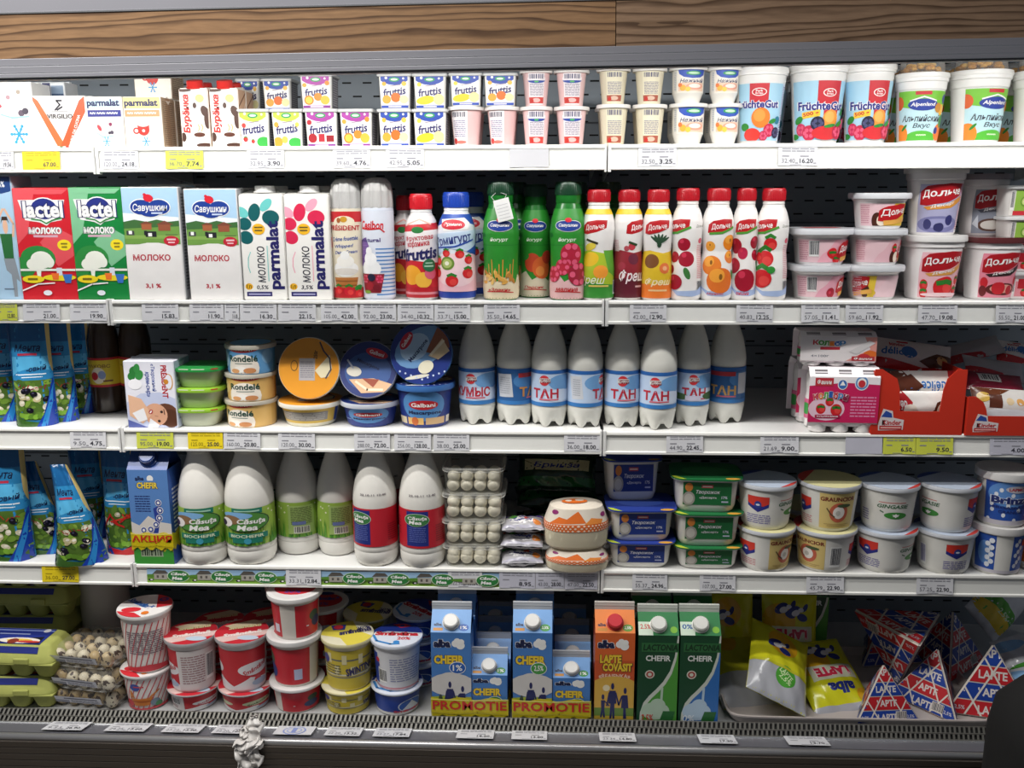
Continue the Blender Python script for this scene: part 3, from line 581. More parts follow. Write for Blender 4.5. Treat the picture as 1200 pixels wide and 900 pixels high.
for p, k, a, c, l in ((fE, 4, 442, 482, 'upper blue topped yogurt pot with peach, at the edge of the empty gap'), (fF, 5, 483, 524, 'upper blue topped yogurt pot with banana, second after the empty gap'), (fF, 6, 526, 565, 'upper blue topped yogurt pot with banana, on a plain pink pot'), (fE, 7, 566, 606, 'upper blue topped yogurt pot with peach, on a plain pink pot')):
    place(p, a, c, 85.5 if k > 5 else 86, 1, Y1, l, GY, base=tops[k].top, box=True)
for p, k, a, c, l in ((pkB, 8, 609.5, 647, 'pink yogurt pot with a blue arc, upper layer next to the blue topped pots'), (pkB, 9, 649, 690, 'pink yogurt pot with a blue arc, upper layer by the shelf joint'), (pkC, 10, 699, 738, 'beige yogurt pot in the upper layer just past the shelf joint'), (pkC, 11, 741, 781, 'beige yogurt pot in the upper layer next to the white dessert pots')):
    place(p, a, c, 83 if k < 10 else 81, 1, Y1, l, GY, base=tops[k].top)
# white dessert pots with a stepped foot
s = [(0, .018), (.002, .0188), (.016, .0235), (.0175, .0245), (.058, .0255), (.06, .0258)]
nez = [('R', 12, 0, 100, 100, '#f1ebe0'), ('P', [(16, 100), (100, 100), (98, 76), (82, 64), (58, 60), (34, 66), (20, 80)], '#2850b4'), ('E', 62, 82, 22, 9, '#2c9a55'), ('E', 62, 82, 16, 5, '#bfe3c4'), T('Нежный', 58, 50, 72, 18, '#4a4a68', shear=.3), ('R', 18, 6, 96, 42, '#e8c8b0'), ('E', 66, 26, 26, 14, '#e4a088'), ('E', 66, 28, 18, 9, '#f3e3d8'), ('C', 32, 20, 9, '#e8b23a'), ('C', 24, 32, 6, '#e5772f'), ('C', 46, 14, 7, '#f2c84a')] + lines(1, 10, 10, 90, 14, '#9aa3b0')
pn = pot('dessert_pot', 'yogurt pot', s, '#efece4', [(.0178, .0575, -66, 62, nez)], '#e8e6e2', None, (.004, .0012), n=36)
for a, c, l in ((784, 828, 'next to the beige pots'), (828.5, 868, 'next to the large fruit pots')):
    r = place(pn, a, c, 122.5, 1, Y1, 'lower white dessert pot with a blue arc, ' + l, GY); behind(r, .062, 'white dessert pot directly behind the lower front one ' + l, GY)
    place(pn, a, c, 80, 1, Y1, 'upper white dessert pot with a blue arc, ' + l, GY, base=r.top)
# large fruit pots
s = [(0, .033), (.002, .0345), (.100, .0435), (.104, .0445), (.112, .045), (.113, .0475), (.121, .048)]
fg = [('R', 0, 0, 100, 100, '#a9d4ea'), ('R', 40, 62, 74, 100, '#c92733'), ('R', 50, 30, 74, 62, '#c92733'), ('E', 57, 80, 10, 7, 'w'), ('E', 57, 80, 8.6, 5.6, '#c92733'), T('Park', 57, 82, 9, 4, 'w'), T('Bridge', 57, 77.5, 10, 3.5, 'w'), T('FrüchteGut', 48, 58, 74, 15, '#2c2f86', bold=.035, ol='w'), ('P', [(18, 36), (45, 41), (45, 52), (18, 47)], '#f4c83c'), T('500 g', 31.5, 44, 23, 8, '#c4262a', rot=8, bold=.03),
      ('C', 62, 36, 13, '#f0993f'), ('C', 60, 39, 8, '#f6b35c')] + leaf(12, 34, 8, 6, 30) + leaf(90, 50, 10, 6, 30) + berry(16, 18, 9, '#c8305c') + berry(30, 12, 11) + berry(42, 28, 10, '#22233d') + [('E', 56, 12, 22, 12, '#cf2f34')] + berry(76, 14, 11, '#b8274a') + berry(88, 28, 8, '#c8305c') + leaf(60, 24, 9, 3, 10) + leaf(76, 28, 7, 4, 30) + leaf(4, 6, 8, 5) + [('R', 92, 0, 100, 100, '#d6e0ee')] + lines(93, 4, 99, 96, 30, '#6670a8')
pf = pot('large_yogurt_pot', 'yogurt pot', s, '#f0efec', [(.008, .099, -78, 82, fg)], '#efeeeb', None, None, n=44, thick=.004)
fg2 = [('R', 0, 0, 100, 100, '#a9d4ea'), ('R', 24, 62, 58, 100, '#c92733'), ('E', 41, 85, 13, 7, 'w'), ('E', 41, 85, 11.5, 5.6, '#c92733'), T('Park', 41, 87, 12, 4, 'w'), T('Bridge', 41, 82.5, 13, 3.5, 'w'), T('FrüchteGut', 38, 64, 84, 14, '#2c2f86', bold=.035, ol='w'), ('C', 46, 40, 18, '#ee7f2d'), ('C', 43, 44, 11, '#f49a45')] + leaf(14, 24, 9, 7) + berry(64, 18, 12) + berry(80, 14, 10, '#22233d') + berry(52, 8, 9, '#b8274a') + [('E', 30, 10, 16, 12, '#d9382f'), ('C', 82, 36, 7, '#2f7d9a')] + leaf(70, 34, 8, 4, 20) + [('R', 90, 0, 100, 100, '#d6e0ee')] + lines(91, 4, 99, 96, 30, '#6670a8')
pf2 = pot('large_yogurt_pot', 'yogurt pot', s, '#f0efec', [(.008, .099, -66, 66, fg2)], '#efeeeb', None, None, n=44, thick=.004)
LG = 'large fruit yogurt pots'
r = place(pf2, 857, 921, 81.5, 1, Y1, 'large yogurt pot with a big orange apricot, next to the white dessert pots', LG); behind(r, .1, 'large yogurt pot standing behind the big apricot one', LG, dx=.03)
r = place(pf, 923, 991, 78, 1, Y1, 'large blue and red yogurt pot with a yellow 500 g banner, nearer the apricot pot', LG); behind(r, .1, 'large yogurt pot behind the nearer 500 g banner pot', LG, dx=.026)
r = place(pf, 984.5, 1046, 77.5, 1, Y1+.002, 'large blue and red yogurt pot with a yellow 500 g banner, beside the granola pots', LG); behind(r, .1, 'large yogurt pot behind the 500 g pot beside the granola', LG, dx=.01)
# granola topped pots
s = [(0, .034), (.002, .035), (.078, .0425), (.08, .0445), (.09, .0455), (.0915, .0475), (.1, .048)]
al = [('R', 0, 0, 100, 100, '#bfe2ea'), ('P', [(0, 100), (100, 100), (100, 72), (80, 66), (50, 62), (20, 66), (0, 70)], '#79c13c'), ('E', 46, 72, 26, 12, '#2a3f98'), ('L', [(24, 80), (46, 88), (68, 80)], 2, 'w'), T('Alpenland', 46, 72, 42, 10, 'w', bold=.02, shear=.2), ('R', 32, 92, 58, 99, '#c8323a'), T('Альпийский', 46, 45, 74, 14, '#3c4450', shear=.25, bold=.02), T('Вкус', 46, 29, 32, 12, '#3c4450', shear=.25, bold=.02), ('E', 46, 4, 30, 16, '#58b83c'), T('~~~~~~', 46, 11, 18, 4, '#dff2d0'),
      ('C', 6, 12, 15, '#f08b2c'), ('C', 84, 16, 13, '#ee7a2c'), ('C', 76, 20, 5, '#2c3f8a'), ('C', 2, 76, 10, '#d8602c'), ('C', 84, 62, 8, '#f2b63a'), ('C', 74, 66, 7, '#c98a3a')] + leaf(88, 40, 6, 14, -10) + leaf(14, 26, 7, 3, 40) + [('C', 90, 84, 7, '#2c3f8a')]
pal = pot('granola_yogurt_pot', 'yogurt pot', s, '#f2f1ee', [(.006, .077, -74, 74, al)], '#efeeea', None, None, n=44, thick=.003)
b = MB(); q = random.Random(4); gm1, gm2, gm3 = mat('#d9a23c', .6), mat('#c98d2e', .6), mat('#e9bd62', .6)
for i in range(52):
    a = q.uniform(0, 6.28); rr = .033*math.sqrt(q.random()); z = .004+.014*(1-(rr/.036)**2)*q.uniform(.3, 1); b.ball((rr*math.cos(a), rr*math.sin(a), z), q.uniform(.005, .009), q.uniform(.005, .008), q.uniform(.0022, .004), q.choice([gm1, gm2, gm3]), 8, 5)
o = b.obj('granola', pal); o.location = (0, 0, .103)
b = MB(); b.loft([(0, .0405), (.001, .0405), (.016, .038), (.0215, .036), (.024, .03)], mat('#e8e8e6', .12, 0, .02, 20, 0, .86), 36); o = b.obj('clear_dome', pal); o.location = (0, 0, .103); pal.h = .127
for a, c, l, rz in ((1047, 1108, 'nearest the 500 g pots', -4), (1111, 1181, 'second from the 500 g pots', 24), (1186, 1250, 'at the picture edge', 26)):
    r = place(pal, a, c, 68 if a < 1100 else 64.5, 1, Y1, 'green topped yogurt pot with granola under a clear dome, ' + l, 'granola yogurt pots', rz=rz); behind(r, .1, 'green topped granola yogurt pot standing behind the one ' + l, 'granola yogurt pots', dx=.004, sz=.98, rz=12)

# ------------------------------------------------------------------ second shelf
Y2 = .010
yo = [('R', 0, 0, 100, 100, '#a8c8e0'), ('E', 60, 96, 60, 10, '#1f3f7a'), T('5%', 80, 94, 14, 5, 'w'), ('E', 78, 60, 6, 6, '#e3b598'), ('P', [(68, 62), (72, 68), (84, 68), (88, 62), (84, 65), (72, 65)], '#3a2a22'), ('L', [(62, 52), (58, 62), (76, 74)], 5, '#e3b598'), ('L', [(94, 52), (98, 62), (80, 74)], 5, '#e3b598'), ('P', [(64, 54), (92, 54), (90, 34), (68, 34)], '#2c6b3a'), ('P', [(66, 34), (92, 34), (100, 14), (70, 24)], '#8f979f'), ('P', [(80, 26), (92, 22), (90, 2), (82, 2)], '#8f979f'), ('R', 60, 8, 84, 9, '#6a7a90')]
place(carton('milk_carton', 'carton', .072, .06, .2, '#b4cfe2', yo), -32, 20, 206, 2, Y2, 'pale blue carton printed with a yoga pose, cut off by the shelf end', box=True)
def lactel(c, c2):
    a = [('R', 0, 0, 100, 100, c), ('P', [(0, 100), (40, 100), (20, 60), (0, 50)], c2), ('P', [(40, 52), (70, 66), (100, 58), (100, 40), (70, 30)], c2), ('P', [(8, 90), (92, 90), (84, 72), (64, 70), (56, 67), (44, 70), (18, 72)], 'w'), ('C', 54, 82, 26, 'w'), ('C', 54, 82, 23.5, '#232f7e'), T('lactel', 52, 81.5, 72, 15, 'w', bold=.035, ol='#2c3268'), ('L', [(30, 73), (46, 72), (56, 69), (68, 72), (84, 74)], 2.6, '#2f8a3c'), T('МОЛОКО', 52, 62.5, 58, 6, 'w', bold=.05, ol='#7a7f86'), ('R', 30, 56.5, 74, 58.5, '#cfa9b8'),
         ('C', 84, 49.5, 12.5, '#f1d928'), ('R', 78, 50, 90, 51.5, '#8a7a20'), ('R', 79, 47, 89, 48.5, '#8a7a20'), ('E', 34, 37, 32, 12, '#2f8a3f'), ('E', 10, 30, 18, 10, '#2f8a3f'), ('E', 40, 36, 20, 8, '#eef0e4'), ('E', 30, 32, 18, 6, '#eef0e4'), ('E', 54, 34, 9, 5, '#eef0e4'), ('P', [(28, 34), (40, 34), (36, 20), (30, 20)], '#eef0e4'), ('R', 0, 26, 100, 28, '#e8eadf'), ('E', 70, 20, 30, 3, '#f1d928'), ('E', 22, 18.5, 20, 3.6, '#f1d928'), ('R', 12, 17.5, 30, 19.5, '#7a6a1c'),
         ('R', 66, 22, 76, 29, '#d8dde8'), ('P', [(56, 24), (70, 24), (68, 18), (58, 18)], '#f0762f'), ('P', [(76, 23), (94, 23), (90, 15), (80, 15)], '#3a72c4'), ('L', [(0, 8), (30, 14), (60, 15)], 3, 'w'), ('E', 46, 6, 8, 2.4, '#e8eaf2'), ('P', [(0, 99.5), (100, 99.5), (88, 95), (12, 95)], c2)]
    return carton('milk_carton', 'carton', .08, .06, .196, c, a)
place(lactel('#cc1f2c', '#e0525a'), 20, 87, 220, 2, Y2, 'red milk carton with a green tree', box=True)
place(lactel('#12803a', '#7fbf92'), 85, 148, 219, 2, Y2, 'green milk carton with a white tree', box=True)
sv = [('R', 0, 0, 100, 100, '#e9e6e4'), ('R', 0, 62, 100, 100, '#a9cbe6'), ('P', [(0, 78), (100, 74), (100, 68), (0, 70)], '#e9f0f4'), ('R', 0, 50, 100, 70, '#6f9a48'), ('P', [(0, 70), (20, 72), (42, 70), (60, 72), (80, 70), (100, 71), (100, 66), (0, 64)], '#3f6b3a'), ('R', 32, 63, 50, 68, '#a8603f'), ('R', 62, 62, 84, 67.5, '#94533a'), ('P', [(58, 67.5), (90, 67.5), (74, 71)], '#7a4434'), ('P', [(28, 68), (54, 68), (41, 70.5)], '#7a4434'), ('R', 0, 55, 100, 58, '#86ab55'),
      ('P', [(38, 61.5), (58, 61.5), (58, 56.5), (38, 56.5)], '#23232b'), ('R', 43, 57, 50, 60, 'w'), ('R', 36, 58, 41, 62, '#23232b'), ('R', 4, 58, 18, 62, '#3f3f46'), ('R', 8, 59, 14, 62, 'w'), ('R', 74, 58, 96, 58.8, '#4a5a3a'), ('P', [(0, 46), (20, 49.5), (40, 51.3), (60, 51.3), (80, 49.5), (100, 46), (100, 0), (0, 0)], '#e9e6e4'), ('E', 84, 53, 14, 4.5, '#bf2438'), ('R', 76, 53.5, 92, 55, '#e9c6cc'), ('R', 78, 51, 90, 52.2, '#e9c6cc'),
      ('E', 34, 83, 21, 7.5, 'w'), ('E', 66, 83, 21, 7.5, 'w'), ('E', 50, 80, 22, 6.5, 'w'), ('E', 34, 83, 19.5, 6.6, '#1c3c8f'), ('E', 66, 83, 19.5, 6.6, '#1c3c8f'), ('E', 50, 80, 20.5, 5.6, '#1c3c8f'), T('Савушкин', 50, 82, 62, 8, 'w', shear=.15, bold=.015), ('R', 52, 77, 72, 78.4, '#c8d4ec'), ('E', 48, 91, 9, 3.3, '#d42334', -20), ('C', 42, 94, 3, '#d42334'), T('МОЛОКО', 46, 38, 68, 5.8, '#b01e34', bold=.03), T('3,1 %', 45, 12, 28, 4.8, '#b01e34', bold=.04)]
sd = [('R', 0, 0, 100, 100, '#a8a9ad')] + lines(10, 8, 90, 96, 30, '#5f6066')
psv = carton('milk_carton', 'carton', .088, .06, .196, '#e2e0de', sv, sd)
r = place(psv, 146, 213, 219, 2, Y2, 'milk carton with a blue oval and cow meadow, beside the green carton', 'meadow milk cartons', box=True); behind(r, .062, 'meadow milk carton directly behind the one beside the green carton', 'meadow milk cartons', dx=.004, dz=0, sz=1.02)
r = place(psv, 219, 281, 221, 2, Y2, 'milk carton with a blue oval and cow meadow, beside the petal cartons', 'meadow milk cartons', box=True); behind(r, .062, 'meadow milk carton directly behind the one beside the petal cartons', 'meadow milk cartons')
def pml(c1, c2, pct):
    a = [('R', 0, 0, 100, 100, '#edebe6'), ('E', 34, 84, 14, 8.5, c1, -8), ('E', 62, 91, 11, 7, c2, -35), ('E', 72, 79, 20, 7, c1, 30), ('E', 6, 84, 12, 6, c2, 40), ('E', 10, 73, 16, 6, c1), ('E', 12, 60, 16, 6.5, c1, 20), ('C', 42, 68, 15, '#f0b626'), ('R', 32, 69, 52, 70.4, '#6a5a2a'), ('R', 33, 66, 51, 67.4, '#6a5a2a'), T('parmalat', 78, 43, 66, 38, '#242262', rot=90, bold=.035), T('МОЛОКО', 44, 34, 35, 18, '#2a2a38', rot=90, shear=.1), ('L', [(20, 46), (14, 40), (13, 32), (17, 26)], 2, c2), ('L', [(60, 18), (60, 52)], 1.6, c2),
         ('C', 12, 12.5, 9, '#f0b626'), T('1л', 12, 12.5, 11, 4, '#5a4a1a'), T(pct, 44, 11.5, 28, 4.6, '#2a2a38', shear=.1), ('R', 6, 3, 66, 7.4, '#242262'), ('R', 10, 4.4, 62, 5.8, '#a9a8cc')]
    return carton('milk_carton', 'carton', .068, .06, .196, '#e9e7e2', a, [('R', 0, 0, 100, 100, '#dcdad6'), ('R', 10, 50, 60, 60, c1), ('R', 20, 20, 90, 34, '#b9b8b6')] + lines(10, 64, 80, 90, 8, '#a9a8aa'), cap=('#e4e3e0', 0, -.004, .0155, .012, 0), slope=.045)
r = place(pml('#0f5b5e', '#6cc7c2', '0,5%'), 282, 334, 217.5, 2, Y2+.002, 'white milk carton with teal petals', 'petal milk cartons', box=True); behind(r, .062, 'white capped milk carton behind the teal petal one', 'petal milk cartons', dx=.003)
r = place(pml('#d7274f', '#f0a3b8', '3,5%'), 334.5, 387, 217.5, 2, Y2+.002, 'white milk carton with crimson petals', 'petal milk cartons', box=True); behind(r, .062, 'white capped milk carton behind the crimson petal one', 'petal milk cartons', dx=.01)
# whipped cream cans
def can(art, body, n=44):
    r = .0255; s = [(0, r*.94), (.004, r), (.150, r), (.155, r*.97)]; p = Proto('whipped_cream_can', 'spray can', 2*r, 2*r, .205); b = MB(); b.loft(s, mat(body, .25), n); b.gfx(wrap(s, .004, .150, -88, 88), art, lift=.0004); b.obj('can', p)
    b = MB(); nn = 48; vs = []; fs = []; zz = [(0, .96, .02), (.004, .99, .05), (.03, .97, .06), (.042, .88, .07), (.05, .62, .07), (.052, .2, .02)]
    for z, k, a in zz:
        for i in range(nn): q = r*k*(1-a*(i % 4 in (0, 1))); vs.append((q*math.sin(2*pi*i/nn), -q*math.cos(2*pi*i/nn), z))
    for k in range(len(zz)-1):
        for i in range(nn): j = (i+1) % nn; fs.append((k*nn+i, k*nn+j, (k+1)*nn+j, (k+1)*nn+i))
    fs.append([(len(zz)-1)*nn+i for i in range(nn)]); b.add(vs, fs, mat('#b9b8b6', .3)); o = b.obj('ribbed_cap', p); o.location = (0, 0, .153); return p
pres = [('R', 0, 0, 100, 100, '#e6dcc4'), ('R', 0, 88, 100, 100, '#c3262c'), ('E', 50, 88, 22, 7, '#e9dfc6'), ('E', 50, 91, 7, 3.4, '#c9962e'), ('E', 40, 90, 4, 3, '#a7602e'), T('PRÉSIDENT', 50, 82, 66, 7, '#b81f2c', bold=.02), T('Crème fouettée', 50, 69, 56, 5, '#34509c', shear=.3, rot=4), T('Whipped', 48, 60, 40, 5, '#34509c', shear=.3, rot=4), T('Dairy Cream', 52, 53, 48, 5, '#34509c', shear=.3, rot=4),
        ('P', [(24, 24), (76, 24), (70, 8), (30, 8)], '#b8743a'), ('E', 50, 34, 27, 9, 'w'), ('E', 50, 43, 18, 7, '#f4f1ea'), ('E', 50, 50, 9, 5, 'w'), ('E', 50, 31, 26, 4, '#dcd6ce'), ('R', 26, 19, 74, 20.5, '#8f5527'), ('R', 28, 14, 72, 15.5, '#8f5527'), ('R', 0, 0, 100, 12, '#b51f26')] + straw(34, 9, 9) + straw(56, 8, 10, '#c92030') + leaf(76, 12, 9, 3, 20) + straw(76, 5, 8)
place(can(pres, '#d7cdb6'), 389, 426, 209, 2, Y2, 'cream coloured whipped cream can with a red band and strawberries')
ces = [('R', 0, 0, 100, 100, '#d8dde8'), T('Cesibon', 42, 84, 50, 10, '#c8242f', shear=.15, bold=.03), ('L', [(18, 80), (36, 79), (60, 80), (68, 76)], 3, '#c8242f'), ('P', [(8, 66), (30, 70), (40, 52), (36, 40), (8, 36)], '#75559a'), T('Natural', 38, 67, 44, 4.6, '#4a3a7a', bold=.02)] + [('R', 50, 56-i*4.4, 96, 57.4-i*4.4, '#3f7fc4') for i in range(13)] + [('R', 8, 60-i*4.6, 36, 61-i*4.6, '#8a6aaa') for i in range(4)] + \
      [('E', 38, 34, 22, 10, '#f2f2f2'), ('E', 38, 45, 14, 8, '#f6f6f6'), ('E', 36, 54, 7, 5, '#f2f2f2'), ('P', [(14, 28), (66, 28), (58, 6), (22, 6)], '#8c2430')] + berry(26, 22, 8, '#b32a3a') + berry(56, 22, 8, '#c22347') + [('C', 40, 24, 8, '#23233c'), ('C', 36, 14, 9, '#a32430'), ('C', 50, 12, 7, '#7a1c28'), ('E', 30, 7, 8, 2, '#7fa23c')]
place(can(ces, '#cfd5e2'), 424.5, 462, 208, 2, Y2, 'whipped cream can with a purple patch and blue stripes')
# drinking yogurts
def yb(body, arts, cap, w=.026, neck=.0145, h=.142, caph=.02, waist=1.0, ring=True, shoulder=.108, name='drinking_yogurt'):
    s = [(0, w*.9), (.003, w*.97), (.008, w), (h*.32, w*.99), (h*.5, w*.95*waist), (h*.62, w*.965), (h*.72, w), (h*.8, w*.965), (h*.88, w*.84), (h*.94, w*.68), (h*.965, neck*1.1), (h*.97, neck*1.15), (h, neck*1.1)]
    return bottle(name, 'yogurt bottle', s, body, [(.004, h*.93, -90, 90, a) if not isinstance(a, tuple) else a for a in arts], cap, simplecap(neck*1.18, caph), capridge=40)
fb = [('R', 0, 0, 100, 100, '#c9242e'), ('P', [(0, 80), (100, 84), (100, 42), (0, 48)], '#ece4e4'), ('P', [(0, 100), (100, 100), (100, 92), (0, 88)], '#ece6e4'), ('E', 46, 83, 12, 4, '#2c7a3c'), ('L', [(16, 88), (50, 96), (74, 90)], 3, '#f0b0a0'), T('Фруктовая', 48, 73, 58, 8, '#c22a3c', rot=6), T('корзинка', 46, 65, 46, 7, '#c22a3c', rot=6), T('fruttis', 50, 54, 74, 15, '#26265e', rot=7, bold=.035, shear=.15), ('C', 32, 28, 20, '#efa52e'), ('C', 56, 22, 16, '#f0b842'), ('C', 70, 30, 12, '#d8607a'), ('C', 68, 40, 13, '#2b6b45'), ('R', 58, 38, 76, 40, '#9fc4a8'), ('R', 60, 42, 74, 43.5, '#9fc4a8'), ('R', 0, 0, 100, 13, '#b81f2a'), ('R', 12, 4, 88, 7, '#d98a90')]
pfb = yb('#e9e6e4', [fb], '#cf1f2c', caph=.024)
place(pfb, 475, 514, 227, 2, Y2, 'red drinking yogurt bottle with red cap and orange fruit, front of its row', 'red fruit yogurt bottles'); place(pfb, 461, 490, 229, 2, .075, 'shaded red drinking yogurt bottle behind the front orange fruit one', 'red fruit yogurt bottles')
er = [('R', 0, 0, 100, 100, '#e3e8f0'), ('P', [(0, 100), (100, 100), (100, 86), (50, 94), (0, 84)], '#2850a8'), ('P', [(20, 94), (70, 96), (80, 90), (74, 82), (30, 80)], 'w'), ('E', 46, 88, 23, 6, '#d23040'), T('Эрмann', 46, 88, 32, 5, 'w', shear=.2), ('P', [(0, 76), (100, 82), (100, 60), (70, 56), (40, 60), (0, 48)], '#c4d8ec'), T('Эрмигурт', 44, 69, 72, 14, '#26357e', rot=10, shear=.1, bold=.02), ('L', [(12, 60), (50, 62), (84, 70)], 3, '#2c4fa8'), ('P', [(0, 46), (40, 54), (70, 50), (100, 58), (100, 8), (0, 8)], '#eebcc6'), ('E', 50, 34, 42, 20, '#f2d0d6'), ('C', 36, 42, 13, '#6b8a32'), ('C', 36, 42, 9, '#a8b86a'), ('C', 36, 42, 4, '#e8e8d2'), ('R', 0, 0, 100, 8, '#2444a0'), ('P', [(70, 56), (100, 66), (100, 50)], '#2850a8')] + straw(34, 54, 7) + straw(58, 53, 8) + straw(74, 46, 8) + straw(16, 44, 8) + straw(72, 30, 10) + straw(44, 21, 11) + straw(14, 30, 9)
per = yb('#e6e8ec', [er], '#2047b0', w=.0275, neck=.016, h=.146, caph=.024)
r = place(per, 513.5, 557, 225, 2, Y2-.008, 'blue capped drinking yogurt with strawberries and kiwi, front of its row', 'blue capped yogurt bottles'); behind(r, .062, 'blue capped drinking yogurt just behind the kiwi one', 'blue capped yogurt bottles', dx=.022)
def gr(base, fruit, txt):
    return [('R', 0, 0, 100, 100, '#2a8a2c'), ('E', 42, 82, 17, 5.6, 'w'), ('E', 58, 82, 17, 5.6, 'w'), ('E', 50, 81, 22, 6, 'w'), ('E', 42, 82, 15.5, 5, '#1c3c8f'), ('E', 58, 82, 15.5, 5, '#1c3c8f'), ('E', 50, 81, 20, 5.2, '#1c3c8f'), T('Савушкин', 50, 82, 34, 4.5, 'w', shear=.2), ('E', 50, 88, 6, 2.6, '#d42334'), T('йогурт', 48, 66, 32, 5, '#dfead8', shear=.2), ('E', 14, 71, 7, 2.6, '#1b6a2a'), ('R', 6, 60, 94, 60.4, '#1b6a2a'), ('P', [(0, 26), (10, 34), (16, 26), (30, 30), (44, 20), (62, 26), (80, 18), (88, 28), (100, 22), (100, 0), (0, 0)], base)] + fruit + [T(txt, 48, 11, 40, 4, '#c42a2c', shear=.2), ('L', [(26, 8.4), (50, 9), (74, 7.6)], 1.6, '#c42a2c')]
def grb(art): return bottle('drinking_yogurt', 'yogurt bottle', [(0, .026), (.004, .0285), (.02, .0295), (.055, .0275), (.085, .0285), (.105, .0295), (.125, .027), (.14, .0225), (.15, .0195), (.152, .0205), (.163, .0205)], '#20722a', [(.002, .142, -92, 92, art)], '#143d26', simplecap(.0215, .02), capridge=44, rough=.18)
wheat = []
for i in range(9): wheat += [('L', [(24+i*6, 20), (20+i*7, 34+(i % 3)*5)], 2, '#c98d38')]
for i in range(22): wheat.append(('E', 20+(i*37 % 58), 19+(i*13 % 12), 6, 1.8, ['#d6a04a', '#e2b868', '#b87c30'][i % 3], (i*47) % 180))
goat = grb(gr('#dfd0b0', wheat, '«Злаки»')); gpe = grb(gr('#d8cdb4', [('C', 44, 40, 17, '#c9482c'), ('C', 64, 34, 20, '#d8642f'), ('C', 76, 46, 12, '#b83a28'), ('C', 60, 30, 9, '#e58a44')] + leaf(30, 46, 8, 3, 30), 'Персик')); gra = grb(gr('#e0b4b4', berry(56, 50, 20, '#b0203a') + berry(40, 36, 14, '#b8263c') + berry(70, 28, 20, '#9c1c34') + berry(22, 28, 14, '#b8263c'), 'малина'))
GB = 'green drinking yogurts'
r1_ = place(goat, 566, 608, 213, 2, Y2-.006, 'green drinking yogurt with wheat ears and a paper slip hung on it', GB); behind(r1_, .062, 'dark capped green yogurt bottle behind the one with wheat ears', GB, dx=.022)
place(gpe, 609, 646, 216, 2, .05, 'green drinking yogurt with orange peaches, set back between two others', GB)
r = place(gra, 644.5, 686.5, 213, 2, Y2-.006, 'green drinking yogurt with red raspberries', GB); behind(r, .062, 'dark capped green yogurt bottle behind the raspberry one', GB, dx=.013)
behind(r, .066, 'dark capped green yogurt bottle just behind the lemon bottle', GB, dx=.078)
# paper slip hanging on the oat bottle
b = MB(); b.box(-.0145, .0145, -.0006, .0006, -.020, .020, mat('#dcdcda', .7)); 
for i in range(5): b.box(-.011, .010, -.0009, -.0006, -.015+i*.006, -.0142+i*.006, mat('#a8a8ac', .7))
o = b.obj('paper_slip'); b2 = MB(); b2.tube([(-.012, 0, .02), (-.016, .004, .028), (-.004, .012, .036), (.012, .006, .026), (.008, 0, .02)], .0005, mat('#c8c8c4', .6), 6); b2.obj('string', o)
xx = X_at(590, Y2-.010, SZ[2]+.12); o.location = (xx, Y2-.0085, Z_at(246, xx, Y2-.012)); o.rotation_euler = (-.08, -.25, 0); tag(o, 'white paper slip hung from a string on the wheat yogurt bottle', 'paper slip')
# white bottles with red caps
def dol(art, top='#ece9e6'): return yb('#e9e6e2', [[('R', 0, 0, 100, 100, top)] + art], '#b81a26', w=.0262, neck=.0155, h=.16, caph=.02, waist=.93)
lg = lambda x, t='Дольче': redlogo(x, 80, 27, 8) + [T(t, x, 80, 40, 7, 'w', rot=6, shear=.15, bold=.01)]
tail = lambda x: [('L', [(x-24, 72), (x, 73), (x+26, 79)], 5, '#4f9a3a')]
info = [('C', 78, 64, 6, '#d85a6e')] + lines(70, 22, 92, 60, 24, '#d88a96') + barcode(70, 6, 92, 20)
wave = [('P', [(6, 14), (30, 8), (70, 9), (94, 16), (90, 5), (60, 2), (30, 3)], '#a4b8dc')]
D = {}
D['lem'] = dol([('R', 0, 94, 100, 100, '#e8c62a'), ('P', [(0, 52), (30, 54), (60, 51), (100, 54), (100, 0), (0, 0)], '#a8bf2c'), ('P', [(0, 20), (100, 14), (100, 0), (0, 0)], '#3a8f34'), ('P', [(60, 54), (100, 54), (100, 20), (70, 30)], '#5aa032'), ('E', 30, 44, 20, 8, '#e3b927', 20), ('C', 54, 30, 15, '#ee9a34'), ('E', 30, 58, 14, 4, '#e6cf4a', 20), ('L', [(24, 66), (46, 62)], 5, '#3f3a2a'), T('Фреш', 34, 20, 56, 12, '#f0f2e0', shear=.3, bold=.0), ('R', 30, 13, 70, 15, '#d8c060')] + lg(40) + barcode(84, 4, 96, 20))
D['dark'] = dol([('R', 0, 94, 100, 100, '#e8c62a'), ('P', [(0, 52), (30, 54), (60, 51), (100, 54), (100, 0), (0, 0)], '#8f2430'), ('R', 0, 0, 100, 22, '#5f1c2a'), ('C', 56, 58, 8, '#c8404a'), ('C', 44, 56, 6, '#b8505a'), ('L', [(50, 63), (66, 60)], 5, '#2f4a2a'), ('C', 60, 44, 12, '#6a2438'), ('C', 34, 36, 9, '#a03040'), T('Фреш', 58, 24, 58, 16, '#f0e4e4', shear=.3), ('R', 64, 12, 80, 14, '#d8b0b0')] + redlogo(70, 80, 27, 8) + [T('Дольче', 72, 80, 40, 7, 'w', rot=8, shear=.15)] + lines(6, 52, 26, 66, 7, '#d8a0a8'))
